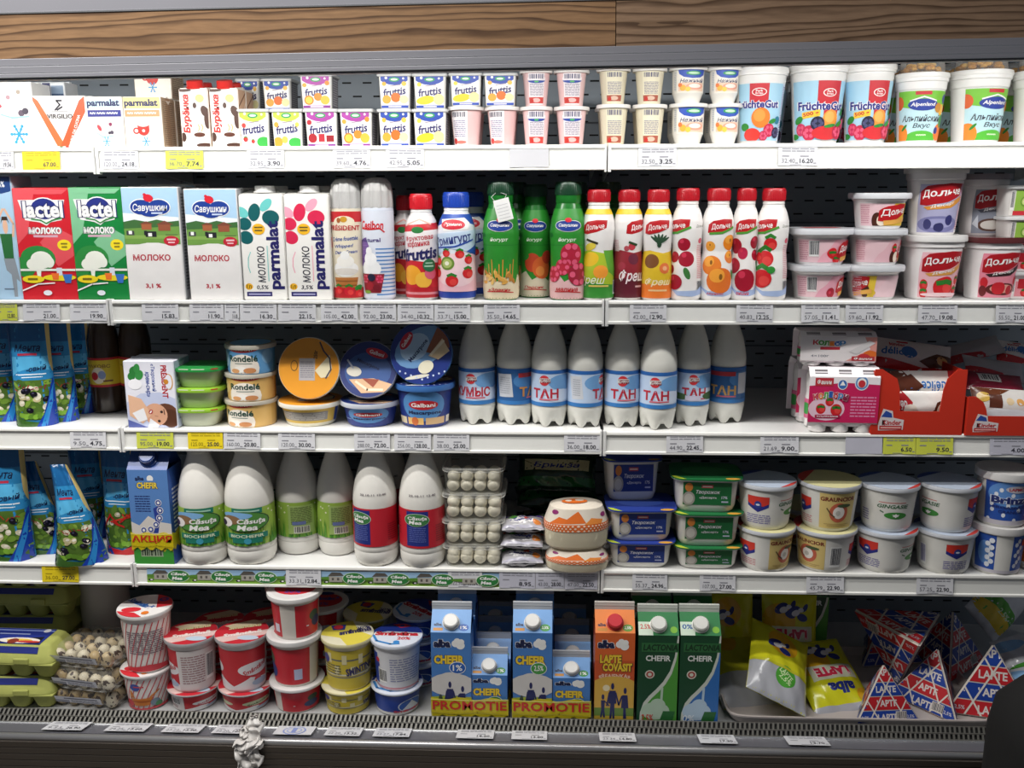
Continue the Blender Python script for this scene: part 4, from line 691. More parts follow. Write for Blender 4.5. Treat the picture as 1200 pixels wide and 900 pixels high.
D['pine'] = dol([('R', 0, 94, 100, 100, '#e8c62a'), ('P', [(0, 52), (30, 54), (60, 51), (100, 54), (100, 0), (0, 0)], '#ddb92a'), ('P', [(0, 16), (100, 16), (100, 0), (0, 0)], '#ea7a2c'), ('E', 34, 42, 17, 8, '#7a4a24'), ('C', 64, 34, 12, '#e0743c'), ('C', 64, 34, 5, '#efb080'), T('Фреш', 50, 18, 58, 10, '#f6e2b8', shear=.3)] + [('E', 44+i*3, 65, 3, 8, '#2f4f38', 50-i*22) for i in range(6)] + [('R', 30, 8, 70, 10, '#f0c890')] + lg(46))
D['cher'] = dol(info + redlogo(26, 80, 26, 8) + [T('Дольче', 22, 80, 40, 7, 'w', rot=6, shear=.15), T('Дольче', 76, 80, 24, 3.6, '#a8a8a0', shear=.2)] + tail(26) + wave + cherry(40, 60, 14) + cherry(46, 44, 17) + cherry(18, 46, 12) + cherry(22, 18, 17) + cherry(10, 32, 10) + leaf(48, 28, 6, 7, 20, '#3f7a3a'))
D['apri'] = dol(lg(52) + tail(54) + wave + orange(74, 62, 17) + orange(76, 46, 14, '#e8823a') + orange(34, 37, 21, '#e8802c') + orange(54, 20, 28, '#e3742a') + orange(30, 58, 11, '#eaa038') + leaf(84, 26, 4, 6, 20, '#4f8a3a') + [T('Абрикос', 44, 5, 34, 3.4, '#c84a5a')])
D['cher2'] = dol(lg(46) + tail(48) + wave + cherry(20, 58, 17) + cherry(72, 62, 14) + cherry(40, 50, 13, '#b82448') + cherry(76, 48, 12) + cherry(18, 36, 17) + cherry(48, 20, 25) + leaf(84, 34, 5, 9, 10, '#3f7a3a') + [T('вишня', 44, 5, 30, 3.2, '#c84a5a')])
D['str'] = dol(info + redlogo(28, 80, 24, 8) + [T('Дольче', 24, 80, 38, 7, 'w', rot=6, shear=.15), T('Дольче', 74, 80, 24, 3.6, '#a8a8a0', shear=.2)] + tail(28) + wave + straw(40, 60, 14) + straw(30, 44, 18) + straw(14, 46, 10) + straw(26, 22, 20) + leaf(44, 32, 8, 4, 40))
for k, a, c, l in (('lem', 682.5, 720, 'lemons and a green foot'), ('dark', 718.5, 754, 'a dark red lower half'), ('pine', 752.5, 788, 'a pineapple and orange foot'), ('cher', 786, 823, 'cherries and red side text, beside the pineapple bottle'), ('apri', 821.5, 859, 'orange apricots'), ('cher2', 857, 888, 'big dark cherries, beside the strawberry bottle'), ('str', 885.5, 923, 'strawberries and red side text')):
    place(D[k], a, c, 222 if k not in ('cher', 'apri', 'cher2', 'str') else 220.5, 2, Y2-.004 + (.008 if k in ('dark', 'cher2') else 0), 'red capped white yogurt bottle with ' + l, 'red capped yogurt bottles')
# dessert cups
def cup2(logo_x, c1, fr, back=False):
    s = [(0, .026, .026, 3), (.002, .0275, .0275, 3), (.026, .0315, .0315, 3), (.028, .034, .034, 3), (.033, .0345, .0345, 3)]
    art = [('R', 0, 0, 100, 100, '#e6c2c8'), ('P', [(40, 0), (100, 0), (100, 100), (56, 100)], c1)] + fr + redlogo(logo_x, 58, 20, 40) + [T('Дольче', logo_x, 62, 34, 34, 'w', rot=6, shear=.15), ('L', [(logo_x-12, 14), (logo_x+22, 28)], 5, '#e2a850')] + lines(2, 10, 24, 96, 9, '#c88a98') + (barcode(26, 26, 42, 96) if back else [])
    return pot('dessert_cup', 'dessert cup', s, '#e8e4e2', [(.003, .0245, -72, 80, art)], '#d4d6da', [('R', 0, 0, 100, 100, '#c9ccd2'), ('R', 20, 30, 80, 70, '#b8323c')], (.0035, .0012), n=44)
cA = cup2(80, '#e9a9b6', straw(54, 40, 6) + straw(60, 16, 6), True); cB = cup2(84, '#e0a0b0', cherry(56, 20, 6) + cherry(90, 14, 5), True); cC = cup2(60, '#e8c53c', [('C', 38, 24, 9, '#4a2418'), ('C', 44, 24, 6, '#efe0cc')]); cD = cup2(94, '#e2b4bc', [('C', 66, 24, 9, '#4a2418'), ('C', 70, 24, 6, '#efe0cc')] + straw(64, 64, 5)); cE = cup2(18, '#e6c6cc', [('P', [(24, 0), (44, 0), (46, 100), (34, 100)], '#e6c540'), ('C', 30, 30, 8, '#4a2418'), ('E', 40, 20, 6, 16, '#d8b62f')])
stack([cB, cA], [923.5, 925], [991, 995], [309.5, 267], 2, Y2, ['pink dessert cup with a red badge, lower of the pair beside the strawberry bottle', 'pink dessert cup with a red badge, upper of the pair beside the strawberry bottle'], 'flat dessert cups')
stack([cE, cD, cC], [988, 992, 997], [1054, 1057, 1062], [309.5, 267.5, 226], 2, Y2, ['yellow marked dessert cup at the foot of the stack of three', 'pink dessert cup in the middle of the stack of three', 'yellow and pink dessert cup on top of the stack of three'], 'flat dessert cups')
def pot2(c1, band, pic, lid, x=52):
    s = [(0, .036, .036, 2.6), (.003, .0385, .0385, 2.6), (.078, .046, .046, 2.8), (.08, .0485, .0485, 2.8), (.092, .049, .049, 2.8)]
    art = [('R', 0, 0, 100, 100, '#ebe7e6'), ('P', [(18, 0), (20, 60), (26, 94), (96, 94), (90, 0)], c1)] + pic + redlogo(58, 74, 33, 22, '#ae151f') + [('P', [(32, 50), (60, 54), (92, 72), (92, 62), (70, 48), (40, 44)], band), T('Дольче', 58, 77, 56, 17, 'w', rot=5, shear=.15, bold=.02), T('Десерт', 60, 54, 32, 7, 'w', rot=10, shear=.2)] + lines(90, 6, 99, 96, 24, '#d88a96')
    return pot('dessert_pot', 'dessert pot', s, '#ece9e8', [(.004, .077, -70, 62, art)], lid[0], None, (.003, .0015), n=48, lidrough=lid[1], thick=.005)
pS = pot2('#eab8c0', '#d89a4a', straw(62, 22, 15) + straw(30, 26, 8) + straw(30, 10, 8) + straw(86, 36, 7) + straw(84, 14, 8) + [('E', 60, 6, 36, 4, '#f2d2d6')], ('#e4e2e0', .3))
pC = pot2('#e58a9c', '#33201e', [('E', 62, 18, 28, 13, '#5f2420'), ('E', 62, 19, 20, 9, '#d8a090'), ('C', 54, 20, 9, '#c8242f'), ('C', 72, 16, 7, '#b81f2c'), ('C', 30, 32, 8, '#c8242f'), ('C', 28, 14, 8, '#6a1c20'), ('C', 88, 36, 6, '#c8242f')], ('#5a2a2c', .12))
pB = pot2('#a9a8c8', '#d8923a', [('E', 56, 16, 36, 16, '#7a7aa8'), ('E', 56, 18, 24, 9, '#9c9cc4'), ('C', 40, 16, 7, '#3a3a6a'), ('C', 70, 24, 7, '#34346a'), ('C', 56, 10, 6, '#2f2f5e')], ('#e0deda', .3)); pD = pot2('#8a8f9c', '#4a4c58', [('E', 60, 18, 26, 14, '#5a3c30'), ('E', 60, 18, 20, 10, '#d8d4cc'), ('P', [(20, 20), (34, 40), (36, 10)], '#c8ccd4')], ('#8a8288', .14))
r = place(pS, 1056, 1125, 275, 2, Y2, 'tall dessert pot with strawberries and white lid', 'tall dessert pots'); place(pB, 1060, 1128, 196, 2, Y2+.012, 'tall dessert pot with blueberries, on the strawberry pot', 'tall dessert pots', base=r.top, rz=-10); behind(r, .11, 'tall dessert pot behind the strawberry one', 'tall dessert pots', dx=.03)
r = place(pC, 1127, 1192, 277, 2, Y2, 'tall dessert pot with cherries and dark film lid', 'tall dessert pots'); place(pD, 1122, 1178, 204, 2, .07, 'shaded tall dessert pot with coconut, set back on the cherry pot', 'tall dessert pots', base=r.top); behind(r, .11, 'tall dessert pot behind the cherry one', 'tall dessert pots', dx=.02)
kw = [('R', 0, 0, 100, 100, '#e9e4de'), ('R', 20, 8, 100, 90, '#8fb84a'), ('C', 60, 50, 18, '#6f9a34'), ('C', 60, 50, 12, '#c9d48a'), ('C', 60, 50, 5, '#eef0d8'), ('R', 16, 0, 100, 16, '#c8303a')] + barcode(2, 20, 16, 90)
kr = [('R', 0, 0, 100, 100, '#e9dede'), ('R', 20, 8, 100, 70, '#e5909a'), ('R', 30, 40, 90, 80, '#b81f2a')] + straw(60, 24, 16) + barcode(2, 20, 16, 90)
def smallcup(art): return pot('fruit_yogurt_cup', 'yogurt cup', [(0, .026, .026, 5), (.002, .027, .027, 5), (.048, .032, .032, 5)], '#e3e0dc', [('F', .002, .046, .86, art)], '#d8d8d8', None, (.004, .0012), n=44)
k1, k2 = smallcup(kw), smallcup(kr)
stack([k2, k2, k1, k1], 1178, 1222, [319, 289, 254, 217], 2, .03, ['pink fruit cup, lowest at the far end of the second shelf', 'pink fruit cup, second from below at the far end of the second shelf', 'kiwi yogurt cup, third from below at the far end of the second shelf', 'kiwi yogurt cup, topmost at the far end of the second shelf'], 'fruit cups at the shelf end', box=True)

# ------------------------------------------------------------------ third shelf
def pouch(seed, tomato=0, **k):
    a = [('R', 0, 0, 100, 100, '#2f86bd'), ('R', 0, 80, 100, 100, '#1d5f97'), ('P', [(0, 46), (20, 52), (60, 56), (100, 52), (100, 66), (0, 66)], '#58b0dd'), T('Мента', 48, 74, 62, 7, '#1c2a4c', shear=.25), ('R', 24, 67, 70, 69, '#b8344a'), T('-овый', 66, 55, 48, 5, '#1c2a4c', shear=.25, rot=6), ('R', 16, 49, 88, 50, '#e8f2f8'), ('R', 30, 46.5, 80, 47.3, '#e8f2f8')] + salad(0, 6, 100, 44, seed, tomato) + [('P', [(0, 0), (100, 0), (100, 10), (60, 4), (30, 6), (0, 14)], '#3c6428' if not tomato else '#c8242a')] + \
        ([('P', [(56, 0), (100, 0), (100, 46), (88, 26), (76, 12)], '#1a3fa8'), ('P', [(66, 0), (80, 0), (96, 22), (100, 40), (86, 20)], '#2f8ad0')] if not tomato else [('P', [(0, 0), (36, 0), (16, 14), (0, 34)], '#1a3fa8')]) + [('P', [(0, 100), (10, 100), (6, 50), (0, 40)], '#16497c'), ('P', [(100, 100), (90, 100), (95, 60), (100, 50)], '#d8c07a'), ('R', 0, 0, 3, 46, '#1d5f97')]
    return pillow('salad_cheese_bag', 'cheese bag', .088, .205, .05, '#2470ad', a, seed=seed, bottom=1, rough=.2, **k)
po = [pouch(3), pouch(11), pouch(5, 1), pouch(7, taper=.62, lean=.22), pouch(9, taper=.70, lean=.26)]
PG = 'blue salad cheese bags'
for k, a, c, yt, Y, l, rz in ((0, -26, 24, 372, .05, 'at the end of the third shelf, half cut off', 8), (1, 16, 61, 374, .012, 'at the front edge of the third shelf', 14), (0, 50, 86, 376, .05, 'second from the front on the third shelf', 14), (1, 76, 106, 377, .12, 'on the third shelf beside the brown bottles', 12)):
    place(po[k], a, c, yt, 3, Y, 'blue bag with salad picture, ' + l, PG, rz=rz)
kv = [('R', 0, 0, 100, 100, '#d8bf35'), ('R', 0, 92, 100, 100, '#b8232c'), ('R', 0, 0, 100, 8, '#b8232c'), T('ОЧАКОВСКИЙ'[1:7], 50, 72, 54, 12, '#7a4a2a'), ('C', 50, 40, 16, '#e8dcc4'), ('C', 42, 38, 8, '#b8232c'), ('C', 58, 42, 8, '#8a9ac0'), ('R', 60, 18, 80, 24, '#7a4a2a')]
kvb = bottle('brown_bottle', 'bottle', [(0, .03), (.004, .036), (.04, .036), (.09, .0355), (.14, .0345), (.165, .029), (.185, .0175), (.192, .0145), (.2, .0145)], '#3a2c22', [(.052, .108, -180, 180, [('R', 0, 0, 100, 100, '#d8bf35'), ('R', 0, 90, 100, 100, '#b8232c'), ('R', 0, 0, 100, 10, '#b8232c')]), (.052, .108, -80, 80, kv)], '#2a2420', simplecap(.015, .012), rough=.15)
place(kvb, 104, 140.5, 352, 3, .12, 'dark brown bottle with a yellow label, beside the blue bags', 'brown bottles'); place(kvb, 141, 177, 352, 3, .13, 'dark brown bottle with a yellow label, behind the cream cheese box', 'brown bottles')
pb_ = [('R', 0, 0, 100, 100, '#e6e6f0'), ('P', [(0, 38), (30, 52), (70, 54), (100, 44), (100, 0), (0, 0)], '#c3cbe6'), T('PRÉSIDENT', 82, 70, 50, 15, '#b3202c', rot=-90, bold=.03), ('E', 90, 70, 8, 12, '#d8a04a'), ('E', 89, 70, 7, 11, '#e6e6f0'), ('C', 84, 70, 5, '#c8862e'), T('«Творожный', 58, 76, 42, 10, '#2c4a9a', rot=-90, shear=.2), T('крем-сыр»', 45, 66, 38, 10, '#2c4a9a', rot=-90, shear=.2)] + leaf(20, 86, 10, 7, 30, '#2f7d3a') + leaf(30, 80, 8, 8, -30, '#3a8f45') + leaf(14, 78, 8, 6, 60, '#2f7d3a') + leaf(26, 90, 9, 5, 80, '#3a8f45') + \
      [('E', 20, 66, 14, 8, '#f2f2f6'), ('E', 78, 20, 26, 17, '#6a4230'), ('E', 88, 14, 18, 14, '#573424'), ('E', 58, 20, 24, 17, '#dba688', -10), ('P', [(4, 50), (30, 44), (50, 20), (30, 6), (4, 18)], '#e6b898'), ('P', [(0, 12), (20, 6), (40, 0), (0, 0)], '#5a66a8'), ('P', [(40, 0), (46, 14), (64, 4), (60, 0)], '#eef0f6'), ('P', [(10, 22), (34, 30), (40, 12), (22, 8)], '#f0f0f4'), ('E', 48, 24, 5, 3, '#b3303a', 50), ('E', 48, 24, 3.4, 1.2, '#f4f0ee', 50), ('E', 70, 24, 3, 2, '#3a2a26'), ('E', 64, 10, 3, 2, '#3a2a26'), ('L', [(75, 28), (76, 20)], 1.6, '#4a3026'), ('L', [(62, 17), (56, 18)], 2, '#c08a70')]
place(carton('cream_cheese_box', 'cheese box', .096, .075, .12, '#e4e4ee', pb_, [('R', 0, 0, 100, 100, '#aeb6cc')] + lines(10, 10, 90, 90, 10, '#7a82a0')), 147, 206, 423, 3, .004, 'white cream cheese box with a smiling woman and herb leaf', box=True)
s = [(0, .032, .028, 3), (.002, .034, .03, 3), (.036, .042, .037, 3)]
gt = pot('green_lid_tub', 'cheese tub', s, '#c6cbb4', [], '#93c23a', [('R', 10, 20, 90, 80, '#a8d04a')], (.005, .0015), n=48, thick=.003)
gt2 = pot('green_lid_tub', 'cheese tub', s, '#bcc6aa', [], '#2f9a48', [('R', 10, 20, 90, 80, '#3aa855')], (.005, .0015), n=48, thick=.003)
b = MB(); S = wrap([(0, .047, .042, 3), (.003, .047, .042, 3)], .0003, .0028, -60, 70, .006); b.gfx(S, [('R', 72, 0, 88, 100, '#b8352c'), ('R', 30, 20, 44, 80, '#e8efd8'), ('R', 46, 20, 60, 80, '#e8efd8')], lift=.0012)
for g in (gt, gt2):
    o = b.obj('lid_print', [k for k in KIDS[g.root.name] if k.name.startswith('lid')][0])
stack([gt, gt, gt2], 206, 266, [474, 450.5, 427], 3, .006, ['lime lidded cheese tub at the bottom of its stack', 'lime lidded cheese tub in the middle of its stack', 'green lidded cheese tub on top of the lime lidded ones'], 'green lidded tubs')
def rond(c, sky):
    a = [('R', 0, 0, 100, 100, c), ('E', 50, 20, 24, 52, '#efe6da'), ('E', 50, 92, 24, 14, '#c83a34'), T('PRÉSIDENT', 50, 90, 32, 11, 'w' if sky else '#f2e0d0'), T('Rondelé', 50, 56, 44, 24, '#22443a', bold=.03), ('R', 38, 36, 64, 39, '#7a8a80'), ('E', 46, 16, 10, 12, '#f6f2ea'), ('E', 60, 12, 9, 10, '#c98a5a'), ('E', 38, 10, 7, 8, '#dba06a')] + ([('E', 14, 50, 12, 30, '#a9cbe4'), ('E', 88, 60, 10, 26, '#7fb0d6')] if sky else [('E', 14, 50, 10, 26, '#e3c68c')])
    return pot('round_cheese_tub', 'cheese tub', [(0, .0385), (.002, .0395), (.036, .0405)], c, [(.001, .036, -84, 84, a)], '#b9b3a6', [('E', 50, 50, 40, 40, c)], (.0022, .001), n=48, lidrough=.12, thick=.0012)
rA, rB = rond('#d6ae68', 0), rond('#5f9acb', 1)
q = stack([rA, rA, rB], [266, 266, 266], [325, 324, 323], [465, 434, 401], 3, .006, ['tan round cheese tub at the bottom of the stack of three', 'tan round cheese tub in the middle of the stack of three', 'blue round cheese tub on top of two tan ones'], 'round cheese tubs', rzs=[-16, 0, -4])
# oval tubs with leaning ones above
def otub(body, c, arts, lidart, lid, h=.034, k=.9, n=52): return pot('soft_cheese_tub', 'cheese tub', [(0, .036*k, .036*k), (.002, .038*k, .038*k), (h, .0435*k/.9*.93, .0435*k/.9*.93)], body, arts, lid, lidart, (.0035, .0035), n=n, thick=.003)
ora = [('R', 0, 0, 100, 100, '#e59a2f'), ('R', 34, 30, 60, 66, '#b9b4b4'), T('250г', 61, 72, 14, 6, '#4a3a2a', rot=84), ('P', [(60, 46), (84, 72), (88, 50), (82, 36), (70, 34)], '#e8dcb8'), ('L', [(68, 92), (74, 78), (84, 66), (86, 48), (78, 34)], 2.4, '#4a4450'), ('E', 26, 54, 6, 9, '#7a5a30'), ('E', 26, 54, 4.6, 7.4, '#e59a2f')] + lines(36, 34, 58, 62, 8, '#8f8a92')
oa = otub('#efe9d2', 0, [(.006, .03, -84, 84, [('R', 0, 0, 100, 100, '#d6b252'), ('R', 14, 18, 80, 76, '#8f8a88'), ('R', 92, 0, 100, 100, '#2c4a9a')] + lines(18, 22, 76, 72, 4, '#b5b0a8'))], ora, '#f0ece0')
mas = [('R', 0, 0, 100, 100, '#22357e'), ('E', 50, 60, 46, 30, '#6f9ac8', 30), ('E', 40, 60, 26, 20, '#a8c4de', 40), ('E', 26, 70, 8, 16, '#c8283a', -30), T('Galbani', 26, 70, 24, 6, 'w', rot=58), T('Mascarpone', 46, 54, 44, 9, '#1c2a5a', rot=52), ('P', [(58, 52), (76, 92), (92, 80), (96, 60), (80, 46)], '#8a5238'), ('P', [(62, 46), (84, 74), (96, 54), (78, 40)], '#e2c8a0'), ('L', [(66, 48), (86, 70)], 4, '#f2e4c8'), ('E', 58, 28, 13, 10, '#ece6cc', 30), ('E', 44, 12, 20, 3, '#e6e2d0', 10)] + [('C', 16+i*9, 8+abs(4-i)*3.2, 1.6, '#c8d4ec') for i in range(9)]
mas2 = [('R', 0, 0, 100, 100, '#1f2f6e'), ('E', 50, 46, 40, 34, '#34548f'), ('E', 64, 78, 20, 8, '#c8283a', -18), T('Galbani', 64, 78, 26, 7, 'w', rot=-18), T('Mascarpone', 50, 58, 42, 8, '#16224e', rot=-24), ('E', 26, 46, 13, 9, '#d8d2c4', -10), ('L', [(14, 66), (24, 52)], 3, '#b8bccc'), ('P', [(18, 32), (60, 34), (92, 24), (80, 10), (40, 8)], '#d8b08a'), ('P', [(40, 34), (70, 32), (60, 18)], '#9a4a34'), ('L', [(30, 28), (50, 14), (76, 14)], 4, '#efdcc0')]
gal = lambda big: [('R', 0, 0, 100, 100, '#22357e'), ('E', 52, 60, 30, 46, '#4f86bd'), ('E', 52, 62, 20, 14, '#b8232c'), T('Galbani', 52, 62, 32, 12, 'w'), T('Mascarpone', 54, 38, 46, 13, '#141f4a', bold=.03)] + ([('R', 8, 4, 26, 24, '#d8c8a8'), ('R', 29, 4, 52, 24, '#e0b46a'), ('R', 55, 4, 84, 24, '#cda97c'), ('R', 88, 4, 98, 24, '#e8dcc4'), ('C', 40, 14, 5, '#c8682e')] if big else [('R', 8, 30, 26, 34, '#8fa4cc')])
ma, mb = otub('#2a3d84', 0, [(.003, .03, -84, 84, gal(0))], mas2, '#c9cdd8'), otub('#22357e', 0, [(.003, .047, -84, 84, gal(1))], mas, '#3f6fb0', h=.052)
q1 = place(oa, 328.5, 401, 467, 3, .006, 'white oval tub with a tan label, lying under the orange lidded tub', 'soft cheese tubs')
q2 = place(ma, 400.5, 469, 466.5, 3, .006, 'flat blue cream cheese tub with a pale rim', 'soft cheese tubs'); q3 = place(mb, 463.5, 533, 446, 3, .004, 'deep blue cream cheese tub with food pictures round its foot', 'soft cheese tubs')
def leaning(p, cx, cy, rpx, Y, th, below, label, group, roll=0):
    z = Z_at(cy, .6, Y); X = X_at(cx, Y, z); s = (X_at(cx+rpx, Y, z)-X_at(cx-rpx, Y, z))/p.w; t = math.radians(th)
    lo = min(z - p.w*s/2*math.sin(t), z-p.h*s*math.cos(t)-p.w*s*.42*math.sin(t)) - .001
    if below is not None: z += max(0, below+.001-lo)
    o = put(p, (X, Y+p.h*s*math.sin(t), z-p.h*s*math.cos(t)), (s, s, s), math.radians(roll), label, group, rx=t); return o
leaning(oa, 362, 432, 35.3, .03, 77, q1.top, 'orange lidded cheese tub leaning upright on the white oval tub', 'soft cheese tubs')
leaning(ma, 431.5, 435, 33.5, .035, 66, q2.top, 'dark blue lidded cheese tub leaning upright on the flat blue tub', 'soft cheese tubs')
leaning(otub('#22357e', 0, [], mas, '#3f6fb0', h=.03), 493.5, 414, 35.8, .03, 77, q3.top, 'bright blue lidded cheese tub leaning upright on the deep blue tub', 'soft cheese tubs')
# white plastic bottles with blue labels
def tan(main, col, x=44, extra=(), dark=0):
    bg = [('R', 0, 0, 100, 100, '#b8cbe4' if not dark else '#2f5f98'), ('R', 0, 90, 100, 100, '#2c62a8'), ('R', 0, 0, 100, 11, '#3a78b8')]
    a = bg + [('E', 78, 66, 30, 22, '#6f9fd0' if not dark else '#4a80b8'), ('E', x+30, 30, 30, 18, '#cfdcee' if not dark else '#3f70a8')] + ([('C', x, 72, 10, '#c8343a'), ('R', x-10, 66, x+12, 78, '#d8dcd8'), T('Чистая', x+1, 75, 20, 6, '#8a2a34'), T('Линия', x+2, 69, 20, 6, '#8a2a34')] if not dark else [('R', x-26, 76, x+26, 88, '#b8343c')]) + [T(main, x+2, 36, 52 if len(main) < 4 else 74, 27, col, bold=.03), ('R', x-10, 17, x+28, 21, '#d06a78')] + list(extra)
    s = [(0, .027), (.004, .0305), (.02, .033), (.032, .034), (.037, .0335), (.105, .0335), (.107, .034), (.119, .034), (.135, .0315), (.155, .0268), (.172, .0205), (.184, .0150), (.190, .0132), (.193, .0155), (.195, .0132), (.199, .0132)]
    return bottle('white_bottle', 'drink bottle', s, '#d9d8d0', [(.039, .104, -180, 180, bg), (.039, .104, -80, 80, a)], '#d8d6cf', simplecap(.0148, .012), feet=5, rough=.17, capridge=30)
slip = lambda x0, x1: [('P', [(x0, 20), (x1, 22), (x1-4, 86), (x0-6, 84)], '#c9ccd2')] + lines(x0+2, 30, x1-6, 78, 8, '#a5a9b2')
tA, tB, tC, tD, tE = tan('КУМЫС', '#b8283a', 40), tan('ТАН', '#c98a4a', 84, slip(18, 48), 1), tan('ТАН', '#b8283a', 40), tan('ТАН', '#b8283a', 88, slip(22, 46)), tan('ТАН', '#b8283a', 48, slip(4, 14))
tF = tan('ТАН', '#b8283a', 46, [('E', 16, 24, 22, 9, '#4a6a3a'), ('E', 88, 26, 22, 11, '#3f6234'), ('R', 30, 14, 62, 28, '#c8c4d8')]); tG = tan('ТАН', '#d8a860', 34, [('R', 66, 26, 90, 84, '#c9ccd2'), ('R', 10, 78, 60, 88, '#b8343c')], 1)
for k, a, c, Y, l in ((tA, 537.5, 580.5, .040, 'beside the blue lidded tubs, with a long red word'), (tB, 582, 625, .040, 'with a pasted white slip, second from the blue tubs'), (tC, 622.5, 665.5, .026, 'with red three letter word, third from the blue tubs'), (tD, 664.5, 707, .022, 'with a pasted slip, standing before the shelf joint'), (tE, 708.5, 751, .024, 'just past the shelf joint'), (tC, 750, 793.5, .010, 'standing foremost, second past the shelf joint'), (tF, 792.5, 832.5, .040, 'with trees on its label'), (tG, 831, 874, .064, 'with a dark label and orange word, last in the row')):
    place(k, a, c, 354, 3, Y, 'white bottle with blue label ' + l, 'white drink bottles')
# multipacks of small yogurt bottles in a card sleeve
def multi(art):
    w, d, h = .128, .075, .112; p = Proto('yogurt_multipack', 'yogurt multipack', w, d, h); b = MB(); m = mat('#efe6ea', .35)
    prof = [(-d/2+.006, .012), (-d/2, .02), (-d/2, h-.014), (-d/2+.014, h), (d/2-.014, h), (d/2, h-.014), (d/2, .012)]
    for (y0, z0), (y1, z1) in zip(prof, prof[1:]): b.add([(-w/2, y0, z0), (w/2, y0, z0), (w/2, y1, z1), (-w/2, y1, z1)], [(0, 1, 2, 3)], m)
    b.gfx(front(w, h-.034, -d/2, .02), art); b.gfx(flat((-w/2, -d/2, h-.014), (1, 0, 0), (0, .014, .014), w, .0198), [('R', 0, 0, 100, 100, '#ece8ea')] + [('R', 8+i*34, 30, 26+i*34, 75, '#4a4248') for i in range(3)] + [('R', 8+i*34, 40, 26+i*34, 55, '#c9c4c8') for i in range(3)])
    b.obj('sleeve', p)
    for i in range(3):
        for j in range(2):
            b = MB(); b.loft([(0, .012), (.002, .016), (.014, .0165), (.05, .0165), (.062, .0150), (.075, .0165), (.088, .016), (.096, .015), (.1, .012)], mat('#e9e4e2', GL), 24); b.gfx(wrap([(0, .0167), (.1, .0167)], .016, .05, -170, 170), [('R', 0, 0, 100, 100, '#d86a90'), ('E', 30, 50, 14, 30, '#3f9a4a'), ('E', 64, 50, 16, 30, '#c8242f')])
            o = b.obj('bottle', p); o.location = ((i-1)*.0415, (j-.5)*.04*.93, .001)
    return p
kol = lambda c, sh: [('R', 0, 0, 100, 100, c), ('P', [(0, 100), (100, 100), (100, 84), (50, 88), (0, 80)], '#efe9ec'), ('R', 8, 80, 34, 98, '#b8323c'), T('Фанни', 21, 89, 20, 11, 'w'), ('C', 47, 84, 7, 'w'), ('C', 47, 84, 6, '#3f6fb4'), ('P', [(43, 82), (51, 82), (47, 92)], 'w'), ('C', 74, 88, 10, '#e8eef4'), ('C', 74, 88, 8.8, '#5f8fc8'), ('C', 74, 88, 6.5, 'w'), ('C', 74, 86, 5, '#c8343c'), ('E', 26, 30, 26, 26, '#e8c4d4')] + straw(18, 30, 7) + straw(30, 46, 6) + straw(40, 28, 8) + [T(ch, 10+i*7, 62-abs(i-3)*2, 7, 14, cc, bold=.04, rot=10-i*4, ol='w') for i, (ch, cc) in enumerate(zip('Колібрик'[:7], ['#c8343c', '#e07a2c', '#4a9a3c', '#2c5aa8', '#c8343c', '#3a7ab8', '#8a2a4a']))] + [('R', 10, 10, 46, 17, '#a81f4a'), T('клубника', 28, 13.5, 30, 4, 'w')] + lines(60, 12, 96, 60, 7, '#e08ab0')
m1 = multi(kol('#c8205a', 1)); m2 = multi([('R', 0, 0, 100, 100, '#e9e2e2'), ('P', [(60, 0), (100, 0), (100, 100), (84, 100), (92, 50)], '#e09a90'), ('C', 92, 30, 9, '#e0702c'), ('C', 84, 18, 8, '#c8343c'), ('P', [(64, 40), (90, 86), (98, 76), (74, 28)], '#d8d4d4'), ('R', 26, 46, 52, 58, '#b82f3c'), ('R', 68, 2, 98, 20, '#b8323c'), T('Фанни', 83, 11, 24, 11, 'w'), T('4×100г', 26, 20, 24, 10, '#8a8a92')] + [T(ch, 20+i*7, 72+abs(i-3)*1.5, 8, 20, cc, bold=.04, ol='w') for i, (ch, cc) in enumerate(zip('Колібр', ['#c8343c', '#4a9a3c', '#4a9a3c', '#e07a2c', '#2c5aa8', '#3a7ab8']))])
q = place(m1, 943, 1022.5, 428, 3, -.006, 'pink strawberry multipack of small yogurt bottles', 'yogurt multipacks', rz=-3); place(m2, 934, 1019.5, 386, 3, .012, 'white multipack of small yogurt bottles on the pink one', 'yogurt multipacks', base=q.top, rz=-4)
behind(q, .08, 'shaded multipack of small yogurt bottles behind the pink one', 'yogurt multipacks', p=m1, dx=-.004, rz=0)
